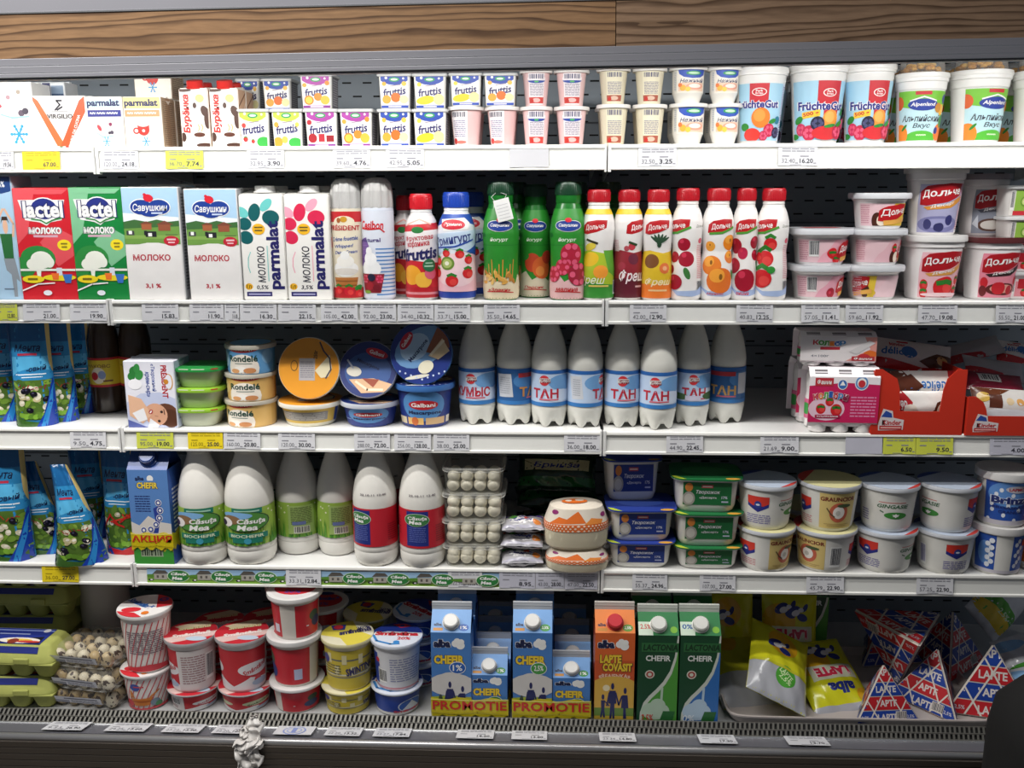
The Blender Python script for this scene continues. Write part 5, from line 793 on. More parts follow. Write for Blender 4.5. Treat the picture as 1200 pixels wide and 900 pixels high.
# red snack boxes
def bar(art, body, w=.115, t=.02, h=.048, seed=1): return pillow('chocolate_bar', 'snack bar', w, h, t, body, art, seed=seed, wr=.0008, ez=.6)
delice = [('R', 0, 0, 100, 100, '#e9e6e2'), ('P', [(0, 0), (100, 0), (100, 20), (60, 14), (0, 34)], '#c8282e'), ('E', 44, 56, 10, 20, '#3f7ac0'), ('P', [(56, 30), (80, 62), (100, 62), (100, 26), (70, 14)], '#5a2f20'), ('E', 86, 40, 8, 14, '#d8a060'), T('kinder', 30, 78, 20, 12, '#c8282e'), T('délice', 26, 54, 34, 26, '#3a78c0', shear=.15), ('R', 30, 86, 44, 92, '#c8282e')]
fil = lambda up: [('R', 0, 0, 100, 100, '#ece9e4'), ('P', [(0, 0), (26, 0), (34, 60), (20, 100), (0, 100)], '#b8242c' if not up else '#6a3a26'), T('délice', 60 if up else 14, 50, 34 if up else 22, 34, '#3a78c0' if up else 'w', rot=180), ('E', 30, 34, 10, 20, '#3f7ac0' if up else '#efe6d8'), ('P', [(60, 0), (70, 60), (90, 80), (90, 0)] if not up else [(0, 60), (30, 90), (46, 50), (20, 10), (0, 20)], '#5a2f20'), ('E', 78, 30, 8, 26, '#e8dcc8' if not up else '#ece9e4'), ('R', 80, 80, 100, 100, '#c8282e')]
def snackbox(w, d, h, cut, back):
    p = Proto('snack_box', 'snack box', w, d, h); b = MB(); m = mat('#c8321f', .4); t = .0012
    b.box(-w/2, w/2, -d/2, d/2, 0, t, m)
    for sg in (-1, 1): b.box(sg*w/2-t, sg*w/2+t, -d/2, d/2, 0, h*.97, m)
    b.box(-w/2, w/2, d/2-t, d/2+t, 0, h*back, m)
    c0, c1, cz = cut; P = [(-w/2, 0), (w/2, 0), (w/2, h), (w/2-.018, h), (c1*w+.006, h*.86), (c1*w, h*.7), (c1*w-.004, cz*h), (c0*w+.004, cz*h), (c0*w, h*.7), (c0*w-.006, h*.86), (-w/2+.014, h), (-w/2, h)]
    tr = tessellate_polygon([[Vector((x, z, 0)) for x, z in P]]); n = len(P)
    vs = [(x, -d/2-t, z) for x, z in P]+[(x, -d/2+t, z) for x, z in P]; fs = []
    for a, e, f in tr:
        ar = (P[e][0]-P[a][0])*(P[f][1]-P[a][1])-(P[e][1]-P[a][1])*(P[f][0]-P[a][0]); fs += [(a, e, f), (n+f, n+e, n+a)] if ar > 0 else [(a, f, e), (n+e, n+f, n+a)]
    b.add(vs, fs+[(i, n+i, n+(i+1) % n, (i+1) % n) for i in range(n)], m)
    b.gfx(front(.05, .032, -d/2-t, .004) if False else flat((-w/2+.01, -d/2-t, .006), (1, 0, 0), (0, 0, 1), .05, .036), [('P', [(4, 30), (20, 100), (56, 90), (60, 60), (100, 50), (98, 6), (6, 2)], '#d9cfcf'), ('P', [(14, 64), (30, 92), (52, 80), (56, 60)], '#2c4a9a'), ('R', 10, 6, 94, 24, '#b8282c'), T('Kinder', 56, 38, 70, 22, '#b8282c', bold=.03), T('K', 25, 38, 12, 24, '#141416', bold=.04), ('R', 14, 12, 90, 18, '#e8b0a8')])
    b.obj('box', p); return p
sb = snackbox(.17, .11, .105, (-.22, .26, .36), .6)
q = place(sb, 1023, 1130, 433, 3, -.006, 'tall red display box with a cut out front, holding chocolate bars', 'red snack boxes', box=True)
def barat(p, cx, cy, wpx, Y, label, rx=0, ry=0, rz=0):
    z = Z_at(cy, 1.4, Y); X = X_at(cx, Y, z); s = (X_at(cx+wpx/2, Y, z)-X_at(cx-wpx/2, Y, z))/p.w
    v = Matrix.Rotation(math.radians(rz), 3, 'Z') @ Matrix.Rotation(math.radians(ry), 3, 'Y') @ Matrix.Rotation(math.radians(rx), 3, 'X') @ Vector((0, 0, p.h*s/2))
    return put(p, (X-v.x, Y-v.y, z-v.z), (s, s, s), math.radians(rz), label, 'wrapped chocolate bars', math.radians(rx), math.radians(ry))
bA, bB, bC = bar(delice, '#e4e1dd', seed=2), bar(fil(1), '#e4e1dd', seed=3), bar(fil(0), '#e4e1dd', seed=5)
bD = bar([('R', 0, 0, 100, 100, '#8a2038'), ('R', 22, 40, 60, 86, '#d8d4d4')] + barcode(24, 42, 58, 84), '#9a2440', seed=6); bE = bar([('R', 0, 0, 100, 100, '#dcd8d4'), ('P', [(0, 100), (60, 96), (34, 60), (0, 50)], '#6a3a24'), ('E', 16, 60, 10, 20, '#d8b04a'), ('R', 24, 20, 44, 70, '#5a2f20'), ('C', 56, 46, 6, '#e0c8a0'), ('C', 72, 46, 6, '#d8a05a'), T('délice', 88, 44, 20, 26, '#c8303a')], '#dcd8d4', seed=7); bF = bar([('R', 0, 0, 100, 100, '#b4b4b8'), ('P', [(0, 0), (70, 0), (60, 24), (0, 40)], '#b8303a')], '#a9a9ae', seed=8)
barat(bB, 1083, 452, 88, .045, 'white and brown chocolate bar standing upside down in the tall red box', -10); barat(bC, 1080, 474, 80, .022, 'white chocolate bar with a red end, lowest in the tall red box', -8)
barat(bA, 1068, 418, 96, .13, 'white chocolate bar with blue word, lying above the tall red box', -35, 8)
sb2 = snackbox(.17, .11, .075, (-.30, .5, .5), .5)
q = place(sb2, 1133, 1240, 465, 3, -.008, 'low red display box at the picture edge, filled with chocolate bars', 'red snack boxes', box=True)
barat(bF, 1184, 488, 70, .016, 'silver wrapped chocolate bar lowest in the low red box', -20, 4); barat(bE, 1176, 470, 78, .03, 'white chocolate bar with nuts, uppermost in the low red box', -30, 4)
barat(bD, 1164, 448, 70, .065, 'crimson chocolate bar with a bar code', -50, 6); barat(bF, 1164, 432, 72, .12, 'silver and red chocolate bar on the crimson one', -50, 10); barat(bF, 1140, 410, 66, .2, 'shaded silver chocolate bar at the back of the pile', -50, -14); barat(bA, 1200, 414, 70, .2, 'shaded white chocolate bar at the back wall', -40, 8)

# ------------------------------------------------------------------ fourth shelf
for k, a, c, yt, Y, l, rz in ((0, -20, 34, 518, .004, 'at the end of the fourth shelf, cut off', 6), (3, 28, 72, 540, .045, 'slumped to a point, second on the fourth shelf', 12), (4, 62, 120, 543, -.012, 'slumped to a point, foremost on the fourth shelf', 14), (1, 86, 122, 520, .13, 'upright behind the foremost one on the fourth shelf', 14), (2, 121, 164, 520, .05, 'with red tomato salad, beside the blue kefir carton', -8)):
    place(po[k], a, c, yt, 4, Y, 'blue bag with salad picture, ' + l if k != 2 else 'blue bag ' + l, PG, rz=rz)
def mark(x, y, w): return [('E', x, y, w, w*.42, 'w'), ('E', x, y, w*.86, w*.34, '#2a2a4a'), ('C', x-w*.2, y, w*.3, 'w')]
def alba_top(txt='alba'): return [T(txt, 28, 88, 42, 9, '#1c2348', bold=.05, ol='w'), ('C', 62, 88, 10, 'w'), ('C', 74, 86, 11, 'w'), ('C', 66, 91, 8, 'w'), ('C', 76, 90, 8, 'w')]
chef = [('R', 0, 0, 100, 100, '#5a86c4'), T('alba', 30, 91, 22, 5, '#1c2348', bold=.04), ('C', 56, 91, 8, 'w'), ('R', 24, 82, 72, 89, '#5a86c4'), T('CHEFIR', 48, 84, 52, 6.4, '#f0d24a', bold=.04, ol='#2a3a6a')] + lines(14, 56, 52, 74, 7, '#1f2f6a') + [('P', [(0, 46), (20, 42), (44, 52), (70, 46), (100, 44), (100, 30), (0, 30)], '#d8d2cc'), ('P', [(54, 34), (62, 44), (58, 60), (78, 64), (72, 46), (66, 34)], '#2a3f94')] + [x for i, (cx, cy) in enumerate(((72, 66), (75, 58), (72, 50), (62, 43), (48, 38), (30, 37))) for x in (('C', cx, cy, 8, 'w'), ('C', cx, cy, 6.6, '#2a3f94'), ('C', cx, cy, 3.4, 'w'))] + [('R', 0, 0, 100, 33, '#d8c22c'), ('R', 0, 0, 100, 14, '#3f9a3a'), ('P', [(0, 14), (10, 20), (20, 14), (34, 21), (48, 14), (62, 20), (78, 14), (90, 20), (100, 14)], '#3f9a3a')] + barcode(18, 9, 74, 17, '#2a3a2a', '#a9b89a')
pch = gable('kefir_carton', 'kefir carton', .07, .07, .205, '#2f58a4', chef, ('#274a92', []), '#223f80', '#c4c4c0')
q = place(pch, 161, 207, 512, 4, -.004, 'blue kefir carton with molecule circles, wrapped in yellow tape', 'gable top cartons', dep=.07)
def tape(q, x0, x1, z0, z1, y0, y1, txt, label):
    r = bpy.data.objects.new('promotion_tape', None); COL.objects.link(r); r.location = ((x0+x1)/2, (y0+y1)/2, z0); tag(r, label, 'tape', 'yellow promotion tapes'); w, d, h = (x1-x0)/2, (y1-y0)/2, z1-z0; t = .0006; m = mat('#e3cf1e', .25, 0, .06, 40, 0, .22); b = MB()
    def side(P, Q):
        n = 14; vs = []
        for i in range(n+1):
            u = i/n; x = P[0]*(1-u)+Q[0]*u; y = P[1]*(1-u)+Q[1]*u; s = .004*math.sin(i*1.7+x*40); vs += [(x, y, s), (x, y, h+.003*math.sin(i*1.1+2))]
        b.add(vs, [(2*i, 2*i+2, 2*i+3, 2*i+1) for i in range(n)], m, True)
    side((-w, -d), (w, -d)); side((w, -d), (w, d)); side((w, d), (-w, d)); side((-w, d), (-w, -d))
    b.gfx(front(2*w, h, -d-t, 0), [T(txt, 50, 62, 96, 50, '#c8281c', bold=.025), ('L', [(0, 22), (30, 14), (60, 24), (100, 12)], 1.6, '#b8a818'), ('L', [(0, 96), (50, 90), (100, 98)], 1.2, '#f4ea7a')])
    b.obj('band', r); return r
tape(q, q.X-q.w/2-.002, q.X+q.w/2+.002, q.z+.035, q.z+.068, q.Y-q.d/2-.003, q.Y+q.d/2+.003, 'АКЦИЯ', 'yellow tape with red word round the blue kefir carton on the fourth shelf')
# milk bottles with green or red labels
def milk(art, cap, date=None, bg='#7fa23a'):
    s = [(0, .033), (.003, .037), (.014, .0405), (.026, .041), (.029, .0398), (.032, .041), (.036, .041), (.040, .0405), (.115, .0402), (.125, .0405), (.14, .039), (.16, .0352), (.18, .0292), (.2, .0222), (.212, .0188), (.214, .0205), (.218, .0205), (.22, .0185), (.226, .0185)]
    return bottle('milk_bottle', 'milk bottle', s, '#e2dfd8', [(.041, .114, -180, 180, bg if isinstance(bg, list) else [('R', 0, 0, 100, 100, bg)]), (.041, .114, -82, 82, art)] + ([(.135, .146, -30, 60, date)] if date else []), cap, simplecap(.0205, .014), rough=.2, capridge=36)
q_ = random.Random(9); grass = [('R', 0, 0, 100, 100, '#9aba4e')]
for i in range(60):
    x = q_.uniform(-2, 102); h = q_.uniform(20, 62); grass.append(('P', [(x-1.6, 0), (x+1.6, 0), (x+q_.uniform(-5, 5), h)], q_.choice(['#4f8f2c', '#6aa638', '#3f7d2a', '#7fb040'])))
for i in range(12): x, y = q_.uniform(2, 98), q_.uniform(30, 95); grass.append(('C', x, y, 1.6, '#e8ecc8'))
grassbg = [('R', 0, 0, 100, 100, '#9aba4e')] + [('P', [(x-1, 0), (x+1, 0), (x+(i*7 % 5)-2, 20+(i*13 % 36))], ['#4f8f2c', '#6aa638', '#3f7d2a'][i % 3]) for i, x in enumerate(range(0, 100, 2))]
cow = [('E', 52, 66, 36, 27, '#2a4a2c'), ('E', 52, 66, 34, 25, '#4f8a3c'), ('E', 42, 82, 22, 9, '#7fb0dc'), ('E', 34, 70, 14, 12, '#8a6a4a'), ('E', 26, 62, 10, 12, '#efe9e6'), ('E', 20, 60, 6, 8, '#3a2c4a'), T('Căsuţa', 62, 66, 38, 17, 'w', shear=.15, bold=.03), T('Mea', 56, 50, 28, 15, 'w', shear=.15, bold=.03)]
gart = grass + [('R', 34, 86, 78, 100, '#1f7a66'), ('R', 38, 91, 74, 95, '#a8d0b8')] + cow + [('R', 34, 8, 76, 34, '#1f7a66'), ('R', 26, 20, 84, 34, '#1f7a66'), T('BIOCHEFIR', 55, 27, 46, 8, '#dfe8c8'), ('C', 56, 14, 5, '#3f9ab0')]
bart = grass + [('R', 44, 10, 84, 92, '#9fb96a')] + lines(48, 38, 80, 88, 13, '#5a6a3a') + [('R', 50, 36, 70, 46, '#6a78a8')] + barcode(52, 12, 76, 32, '#4a4a4a', '#dfe0d0')
casu = lambda x: [('E', x, 74, 20, 17, '#cfd8c8'), ('E', x, 74, 19, 16, '#3f7d46'), T('Căsuţa', x+1, 78, 30, 11, 'w', shear=.15, bold=.03), T('Mea', x-2, 68, 20, 10, 'w', shear=.15, bold=.03)]
rart = lambda x: [('R', 0, 0, 100, 100, '#c22433'), ('R', x-16, 6, x+18, 96, '#23307e')] + lines(x-12, 16, x+14, 56, 8, '#5a68ac') + casu(x) + lines(76, 14, 94, 60, 8, '#8f1f2c') + lines(4, 30, 16, 80, 6, '#8f1f2c')
mG, mB_, mR, mR2 = milk(gart, '#2c3a30', None, grassbg), milk(bart, '#3a3a38', None, grassbg), milk(rart(30), '#8a2a30', [T('22.10.11 12:40', 40, 50, 80, 34, '#6a6268')], '#c22433'), milk(rart(46), '#8a1f2a', [T('22.10.11 12:40', 44, 50, 80, 34, '#6a6268')], '#c22433')
for p, a, c, Y, l in ((mG, 210, 263.5, -.012, 'green grassy label with a logo, beside the taped kefir carton'), (mG, 264, 320.5, -.008, 'green grassy label with a logo, second from the taped carton'), (mB_, 323, 374, .05, 'green label showing a bar code, beside the logo bottles'), (mB_, 371.5, 417, .048, 'green label showing a bar code, beside the red labelled bottles'), (mR, 413.5, 465, -.006, 'red and blue label, nearer the green labelled bottles'), (mR2, 467.5, 521, -.012, 'red and blue label, beside the tubs of white balls')):
    q = place(p, a, c, 512, 4, Y, 'white milk bottle with ' + l, 'labelled milk bottles')
    if Y < 0: behind(q, .12, 'white milk bottle behind the one with ' + l.replace('green grassy label with a logo', 'grassy logo label').replace('red and blue label', 'red label'), 'labelled milk bottles', dx=.004)
# tubs of mozzarella balls
w, d, h = .112, .112, .046; mz = Proto('clear_cheese_tub', 'cheese tub', w, d, h); cl = mat('#e8e8e0', .12, 0, .02, 20, 0, .95); cl2 = mat('#e2e2dc', .25, 0, .02, 20, 0, .80)
b = MB(); S = [(0, .047, .047, 6), (.002, .049, .049, 6), (.04, .0535, .0535, 6)]; b.loft(S, cl, 48, cap=(1, 0)); b.obj('tub', mz)
b = MB(); b.loft([(-.0005, .0535, .0535, 6), (-.0005, .056, .056, 6), (.004, .056, .056, 6), (.0045, .055, .055, 6), (.0045, .05, .05, 6), (.0035, .0495, .0495, 6)], cl2, 48, cap=(0, 1)); o = b.obj('lid', mz); o.location = (0, 0, .0415)
b = MB(); b.ball((0, 0, 0), 1, 1, 1, mat('#ece6d2', .35, 0, .03, 8), 20, 12); mball = Proto('mozzarella_ball', 'cheese ball', 2, 2, 2); b.obj('ball_surface', mball)
nm = ['bottom', 'second', 'third', 'topmost']; base = SZ[4]
for t, (yt, xa, xb) in enumerate(((630, 520.5, 593), (601, 520, 593.5), (571, 520, 594), (542, 520.5, 593))):
    q = place(mz, xa, xb, yt-2, 4, -.004, 'clear square tub of white cheese balls, %s of the stack of four' % nm[t], 'tubs of cheese balls', base=base); base = q.top
    r = .0116*q.s
    for l in range(2):
        for i in range(4):
            for j in range(2):
                x = q.X+(i-1.5)*2.04*r+(l*.0012); y = q.Y-.036*q.s+j*2.05*r+l*.002; z = q.z+.003+r+l*(1.55*r)
                if z+r > q.top-.006: z = q.top-.006-r
                bl = put(mball, (x, y, z), (r, r, r*.97), 0, 'white cheese ball in the %s clear tub, %s layer, %s in the %s row' % (nm[t], ['lower', 'upper'][l], ['first', 'second', 'third', 'last'][i], ['front', 'inner'][j]), 'cheese balls in the clear tubs')
# small and round cheese packs
sm = lambda c, seed: pillow('cheese_packet', 'cheese packet', .095, .06, .03, '#a4a3a9', [('R', 0, 0, 100, 100, '#b2b0b4'), ('R', 0, 78, 100, 92, c), ('E', 50, 46, 34, 26, '#e9e6e6'), ('L', [(20, 40), (50, 68), (80, 40)], 3, '#3a3a8a'), ('E', 26, 60, 12, 8, '#4f8a3c'), ('E', 60, 56, 8, 8, '#c8503a'), T('~~~~~', 50, 38, 44, 12, '#4a4a8a', shear=.3), ('R', 0, 4, 100, 14, '#b8b6c4'), ('E', 84, 30, 10, 12, '#d8833c')], seed=seed, wr=.003, rough=.15)
cpA, cpB, cpC = sm('#4a3a8a', 4), sm('#b8502c', 6), sm('#3f8a44', 9)
def flatpack(p, xl, xr, yt, base, Y, label, group, h=.03, rx=-80, rz=0, row=4):
    X = (X_at(xl, Y, base+.02)+X_at(xr, Y, base+.02))/2; s = (X_at(xr, Y, base+.02)-X_at(xl, Y, base+.02))/p.w
    return put(p, (X, Y, base+p.d*s*.3), (s, s, s), math.radians(rz), label, group, rx=math.radians(rx))
zb4 = SZ[4]
flatpack(cpC, 588, 637, 0, zb4+.003, .0, 'silver cheese packet with a green leaf, lowest of three beside the clear tubs', 'silver cheese packets', rz=4); flatpack(cpB, 586, 636, 0, zb4+.037, .004, 'silver cheese packet with a red mark, middle of three beside the clear tubs', 'silver cheese packets', rz=-5); flatpack(cpA, 588, 638, 0, zb4+.071, .004, 'silver cheese packet with purple edging, topmost of three beside the clear tubs', 'silver cheese packets', rz=3)
def roundpack(seed):
    p = Proto('round_cheese_pack', 'cheese pack', .13, .11, .05); b = MB(); b.loft([(0.001, .052, .042, 2.4), (.004, .057, .046, 2.4), (.014, .0592, .0482, 2.4), (.028, .0592, .0482, 2.4), (.034, .047, .037, 2.4), (.035, .03, .025)], mat('#f2eacf', .4, 0, .05, 30), 44); b.obj('cheese', p)
    q = random.Random(seed); b = MB(); m = mat('#f0e4d8', .12, 0, .05, 30, 0, .985); n = 44; vs = []; fs = []; ss = [(0, .053, .043), (.004, .0585, .0475), (.02, .0605, .0495), (.034, .055, .044), (.044, .04, .034), (.047, .02, .016)]
    for z, rx, ry in ss:
        for i in range(n): k = 1+q.uniform(-.025, .025); x, y = sup(2*pi*i/n, rx*k, ry*k, 2.4); vs.append((x, y, z+q.uniform(-.001, .001)))
    for k in range(len(ss)-1):
        for i in range(n): j = (i+1) % n; fs.append((k*n+i, k*n+j, (k+1)*n+j, (k+1)*n+i))
    fs.append([(len(ss)-1)*n+i for i in range(n)]); b.add(vs, fs, m, True)
    for i in range(26):      # crimped film ears at both ends
        for sg in (1, -1):
            a = (i-12.5)*.05; r0, r1 = .056, .068+.004*q.random(); b.add([(sg*r0*math.cos(a), r0*math.sin(a)*.8, .018+.006*(i % 2)), (sg*r1*math.cos(a), r1*math.sin(a)*.8, .02+.012*q.random()), (sg*r1*math.cos(a+.05), r1*math.sin(a+.05)*.8, .02+.012*q.random()), (sg*r0*math.cos(a+.05), r0*math.sin(a+.05)*.8, .018+.006*((i+1) % 2))], [(0, 1, 2, 3)], m)
    b.obj('film', p)
    S = wrap([(0, .0595, .0485, 2.4), (.028, .0595, .0485, 2.4), (.046, .048, .04, 2.4)], .022, .046, -180, 180); b = MB(); sh = [('R', 0, 0, 100, 34, '#d8672c')]
    for i in range(50):
        for j in range(3): x, y = i*2+(j % 2), 5+j*11; sh += [('P', [(x-.62, y), (x, y-4.6), (x+.62, y), (x, y+4.6)], '#eed8c0')]
    sh += [('R', 0, 34, 100, 100, '#e2d8c8'), ('P', [(34, 34), (40, 66), (45, 58), (50, 92), (53, 40)], '#e0702c'), ('P', [(52, 34), (56, 62), (64, 50), (62, 34)], '#e58a3c'), ('E', 36, 84, 3, 10, '#8a2a6a'), ('E', 66, 70, 3, 10, '#8a2a6a')]; b.gfx(S, sh, lift=.0006); b.loft([(.046, .0486, .0406, 2.4), (.0485, .036, .03, 2.4), (.0495, .01, .008, 2.4)], mat('#e2d8c8', .25), 44, cap=(0, 1)); b.gfx(flat((-.03, -.025, .0497), (1, 0, 0), (0, 1, 0), .06, .05), [('E', 44, 40, 40, 30, '#e0702c'), ('E', 60, 50, 14, 12, '#e2d8c8'), ('E', 26, 46, 10, 12, '#e2d8c8')]); b.obj('wrapper_print', p); return p
rp = roundpack(3)
qa = place(rp, 636, 716, 638, 4, -.03, 'round cheese in orange patterned film, the lower of two', 'round film wrapped cheeses', dep=.1); place(rp, 634, 716, 586, 4, -.026, 'round cheese in orange patterned film, the upper of two', 'round film wrapped cheeses', base=qa.top, dep=.1, rz=5)
dk = pillow('film_cheese_pack', 'cheese pack', .16, .075, .05, '#173a26', [('R', 0, 0, 100, 100, '#16301f'), ('R', 8, 52, 92, 84, '#b9b48a'), T('Брынза', 50, 66, 60, 20, '#23307a', shear=.2), ('R', 0, 10, 100, 34, '#1f5a2c')], seed=5, wr=.003, rough=.12)
flatpack(dk, 604, 702, 0, zb4+.004, .15, 'dark green film pack, lowest behind the round cheeses', 'dark film packs', rx=-80); flatpack(dk, 606, 704, 0, zb4+.066, .15, 'dark green film pack, second behind the round cheeses', 'dark film packs', rx=-80, rz=6); flatpack(dk, 606, 698, 0, zb4+.104, .13, 'dark green film pack with a pale band, leaning topmost behind the round cheeses', 'dark film packs', rx=-28, rz=-4)
# square cottage cheese tubs
def tvor(c, lid, foil):
    s = [(0, .046, .036, 4), (.003, .049, .039, 4), (.010, .051, .041, 5), (.05, .0555, .045, 5)]
    art = [('R', 0, 0, 100, 100, c), ('C', 12, 78, 8, '#d8833c'), ('R', 38, 76, 62, 90, '#b8424a'), ('R', 40, 80, 60, 86, '#e8c8c0'), ('C', 12, 28, 13, '#a9a49c'), ('C', 12, 28, 9, '#c9c4bc'), T('Творожок', 52, 56, 50, 20, '#e4e4e8', shear=.25), T('«Десерт»', 52, 32, 36, 12, '#e4e4e8'), T('17%', 86, 34, 12, 12, '#d4d8e8'), ('R', 80, 12, 94, 18, '#c0c4dc')]
    p = pot('cottage_cheese_tub', 'cheese tub', s, '#dedcd6', [('F', .012, .046, .80, art)], lid, [('R', 0, 0, 100, 100, lid), ('E', 50, 50, 34, 24, foil), ('P', [(0, 0), (22, 0), (10, 16), (0, 22)], '#b9c83a'), ('E', 84, 8, 10, 5, '#d8a03c')], (.0065, .0012), n=56, lidrough=.22, drop=False); return p
tb, tg = tvor('#223a86', '#2a3f94', '#3a54a8'), tvor('#1d6a3a', '#22703f', '#3a8a50')
q = stack([tb, tb], [708, 709], [789, 790], [625, 588], 4, -.002, ['blue labelled square cottage cheese tub, lowest of its stack', 'blue labelled square cottage cheese tub, second in its stack'], 'square cottage cheese tubs', rzs=[0, 2])
place(tb, 704, 773, 532, 4, .05, 'blue labelled square cottage cheese tub, shaded and set back on top', 'square cottage cheese tubs', base=q[1].top, rz=4)
stack([tg, tg, tg], [786, 785, 784], [866, 867, 867], [631, 592, 552], 4, -.004, ['green labelled square cottage cheese tub, lowest of its stack', 'green labelled square cottage cheese tub, middle of its stack', 'green labelled square cottage cheese tub, top of its stack'], 'square cottage cheese tubs', rzs=[0, 0, -3])
# foil lidded round tubs
def rtub(art, lidart, lidc='#c9ccd2'):
    s = [(0, .034), (.004, .0375), (.01, .039), (.062, .0445), (.066, .045)]
    return pot('foil_lid_tub', 'cheese tub', s, '#dcdad4', [(.006, .058, -84, 84, art)], lidc, lidart, (.0028, .004), n=48, lidrough=.2)
emb = lambda x, y: [('P', [(x-13, y+22), (x+15, y+22), (x+15, y-8), (x+1, y-24), (x-13, y-8)], '#2a2f86'), ('P', [(x-13, y+22), (x+15, y+22), (x+15, y+2), (x+8, y-6), (x-6, y-6), (x-13, y+2)], '#d2382c'), ('C', x+1, y-2, 4.6, '#2a3f8e'), ('E', x+1, y-2, 2.6, 3, '#d8dcec')]
def gra(x, x2=None):
    return [('R', 0, 0, 100, 100, '#dcdad4'), ('R', x-22, 0, x+24, 100, '#d9c07a'), T('GRAUNCIOR', x+1, 84, 44, 12, '#7a3226', bold=.04), ('C', x+2, 46, 12, '#c8644a'), ('C', x+2, 46, 7.5, '#efe9e2'), ('E', x+8, 66, 9, 5, '#4a5a3a'), ('C', x+1, 45, 3, '#c8c4bc'), ('R', x-16, 12, x+18, 14, '#b89a5a'), ('R', x-12, 7, x+14, 9, '#b89a5a'), ('L', [(x-13, 58), (x-8, 42), (x-3, 34)], 1.4, '#5a4a30')] + (emb(x2, 58) + lines(x2-13, 8, x2+16, 30, 4, '#c87a82') if x2 is not None else [])
def gin(x, x2=None):
    return [('R', 0, 0, 100, 100, '#dcdad4'), T('GINGASIE', x, 66, 40, 11, '#3f6a4a', shear=.2, bold=.03), ('R', x-18, 76, x+16, 78, '#c86a62'), ('E', x+4, 40, 15, 10, '#3f8a3c'), ('P', [(x, 37), (x+4, 46), (x+8, 37)], 'w'), ('P', [(x-1, 43), (x+9, 43), (x+4, 34)], 'w'), ('L', [(x-16, 52), (x-12, 48)], 1.4, '#4a6a4a')] + (emb(x2, 66) + lines(x2-15, 8, x2+18, 36, 5, '#6a64a0') if x2 is not None else [])
L1 = [('R', 0, 0, 100, 100, '#d9d3a0'), ('P', [(0, 30), (0, 100), (40, 100)], '#c8403a')]; L2 = [('R', 0, 0, 100, 100, '#b9c4d6'), ('P', [(0, 60), (60, 100), (0, 100)], '#2f4a94'), ('P', [(60, 0), (100, 0), (100, 40)], '#c8403a')]
fA1, fA2 = rtub(gin(80, 32), L2), rtub(gra(70, 14), L1); fB1, fB2 = rtub(gra(52, 4), L1), rtub(gra(18, 88) + barcode(48, 10, 62, 76), L1); fC1, fC2 = rtub(gin(46) + lines(84, 14, 92, 80, 8, '#6a64a0') + lines(2, 16, 14, 50, 5, '#6a64a0'), L2), rtub(gin(78, 16), L2); fD1, fD2 = rtub(gin(8, 76), L2), rtub(gin(108, 52) + barcode(4, 10, 14, 76, '#6a64a0'), L2)
RG = 'foil lidded cheese tubs'
for up, lo, xl, xr, yl, yu, l in ((fA1, fA2, [863, 862.5], [930, 931], 613, 561, 'first column after the green tubs'), (fB1, fB2, [929.5, 934.5], [1001.5, 1006], 614, 561, 'second column after the green tubs'), (fC1, fC2, [1000.5, 1005], [1071.5, 1074], 615, 563, 'third column after the green tubs'), (fD1, fD2, [1071, 1075], [1141, 1144.5], 616, 563, 'column beside the blue granular cheese tubs')):
    q = stack([lo, up], xl, xr, [yl, yu], 4, -.018, ['foil lidded round cheese tub, lower one in the ' + l, 'foil lidded round cheese tub, upper one in the ' + l], RG)
    behind(q[0], .09, 'foil lidded tub behind the lower one in the ' + l.replace('column beside the blue granular cheese tubs', 'last column'), RG)
br = lambda x: [('R', x-34, 0, x+36, 100, '#2a55ae'), ('E', x, 70, 30, 30, '#5f8fd0')] + [('C', x-28+i*5 % 56, 10+(i*23) % 80, 2.6, '#e4e8f0') for i in range(14)] + [('E', x+8, 82, 16, 8, '#c8c4cc'), T('LAPMOL', x+8, 82, 24, 7, '#b8303c', bold=.03), T('Brinză', x+2, 58, 54, 18, '#23306e', bold=.05, ol='#dfe6f2'), T('PROASPĂTĂ', x+2, 41, 50, 8, '#23306e', bold=.03), T('GRANULE', x+2, 30, 34, 7, '#23306e', bold=.02), ('R', 0, 0, 100, 10, '#c9c4cc')]
b1 = rtub(br(46), None); br2 = [('R', 0, 0, 100, 100, '#dcdad4'), ('R', 4, 8, 34, 96, '#2a55ae'), ('E', 20, 50, 10, 30, '#5f8fd0'), ('R', 56, 8, 96, 96, '#2a55ae'), ('E', 80, 50, 12, 30, '#4f80c8')] + [('C', 24+(i % 2)*5, 20+i*9, 3.4, '#e4e8f0') for i in range(8)] + [('C', 62+(i % 3)*4, 20+i*9, 3, '#e4e8f0') for i in range(8)] + [('C', 76, 78, 5, '#c8303c'), ('R', 0, 0, 100, 8, '#c9c4cc')]
def btub(art): return pot('granular_cheese_tub', 'cheese tub', [(0, .035), (.003, .0375), (.068, .0415), (.07, .042)], '#dcdad4', [(.004, .066, -86, 86, art)], '#d6d4d2', None, (.0035, .005), n=48, thick=.006)
q = stack([btub(br2), btub(br(46))], [1136.5, 1143], [1199.5, 1207], [610, 548], 4, -.016, ['blue granular cheese tub, lower one beside the foil lidded columns', 'blue granular cheese tub, upper one beside the foil lidded columns'], 'granular cheese tubs')
place(rtub([('R', 0, 0, 100, 60, '#e0702c'), ('R', 0, 60, 100, 100, '#b8242c'), ('E', 30, 40, 20, 16, '#4f8a3c')], None, '#b8242c'), 1190, 1262, 560, 4, -.012, 'red and orange tub at the picture edge beside the granular cheese')

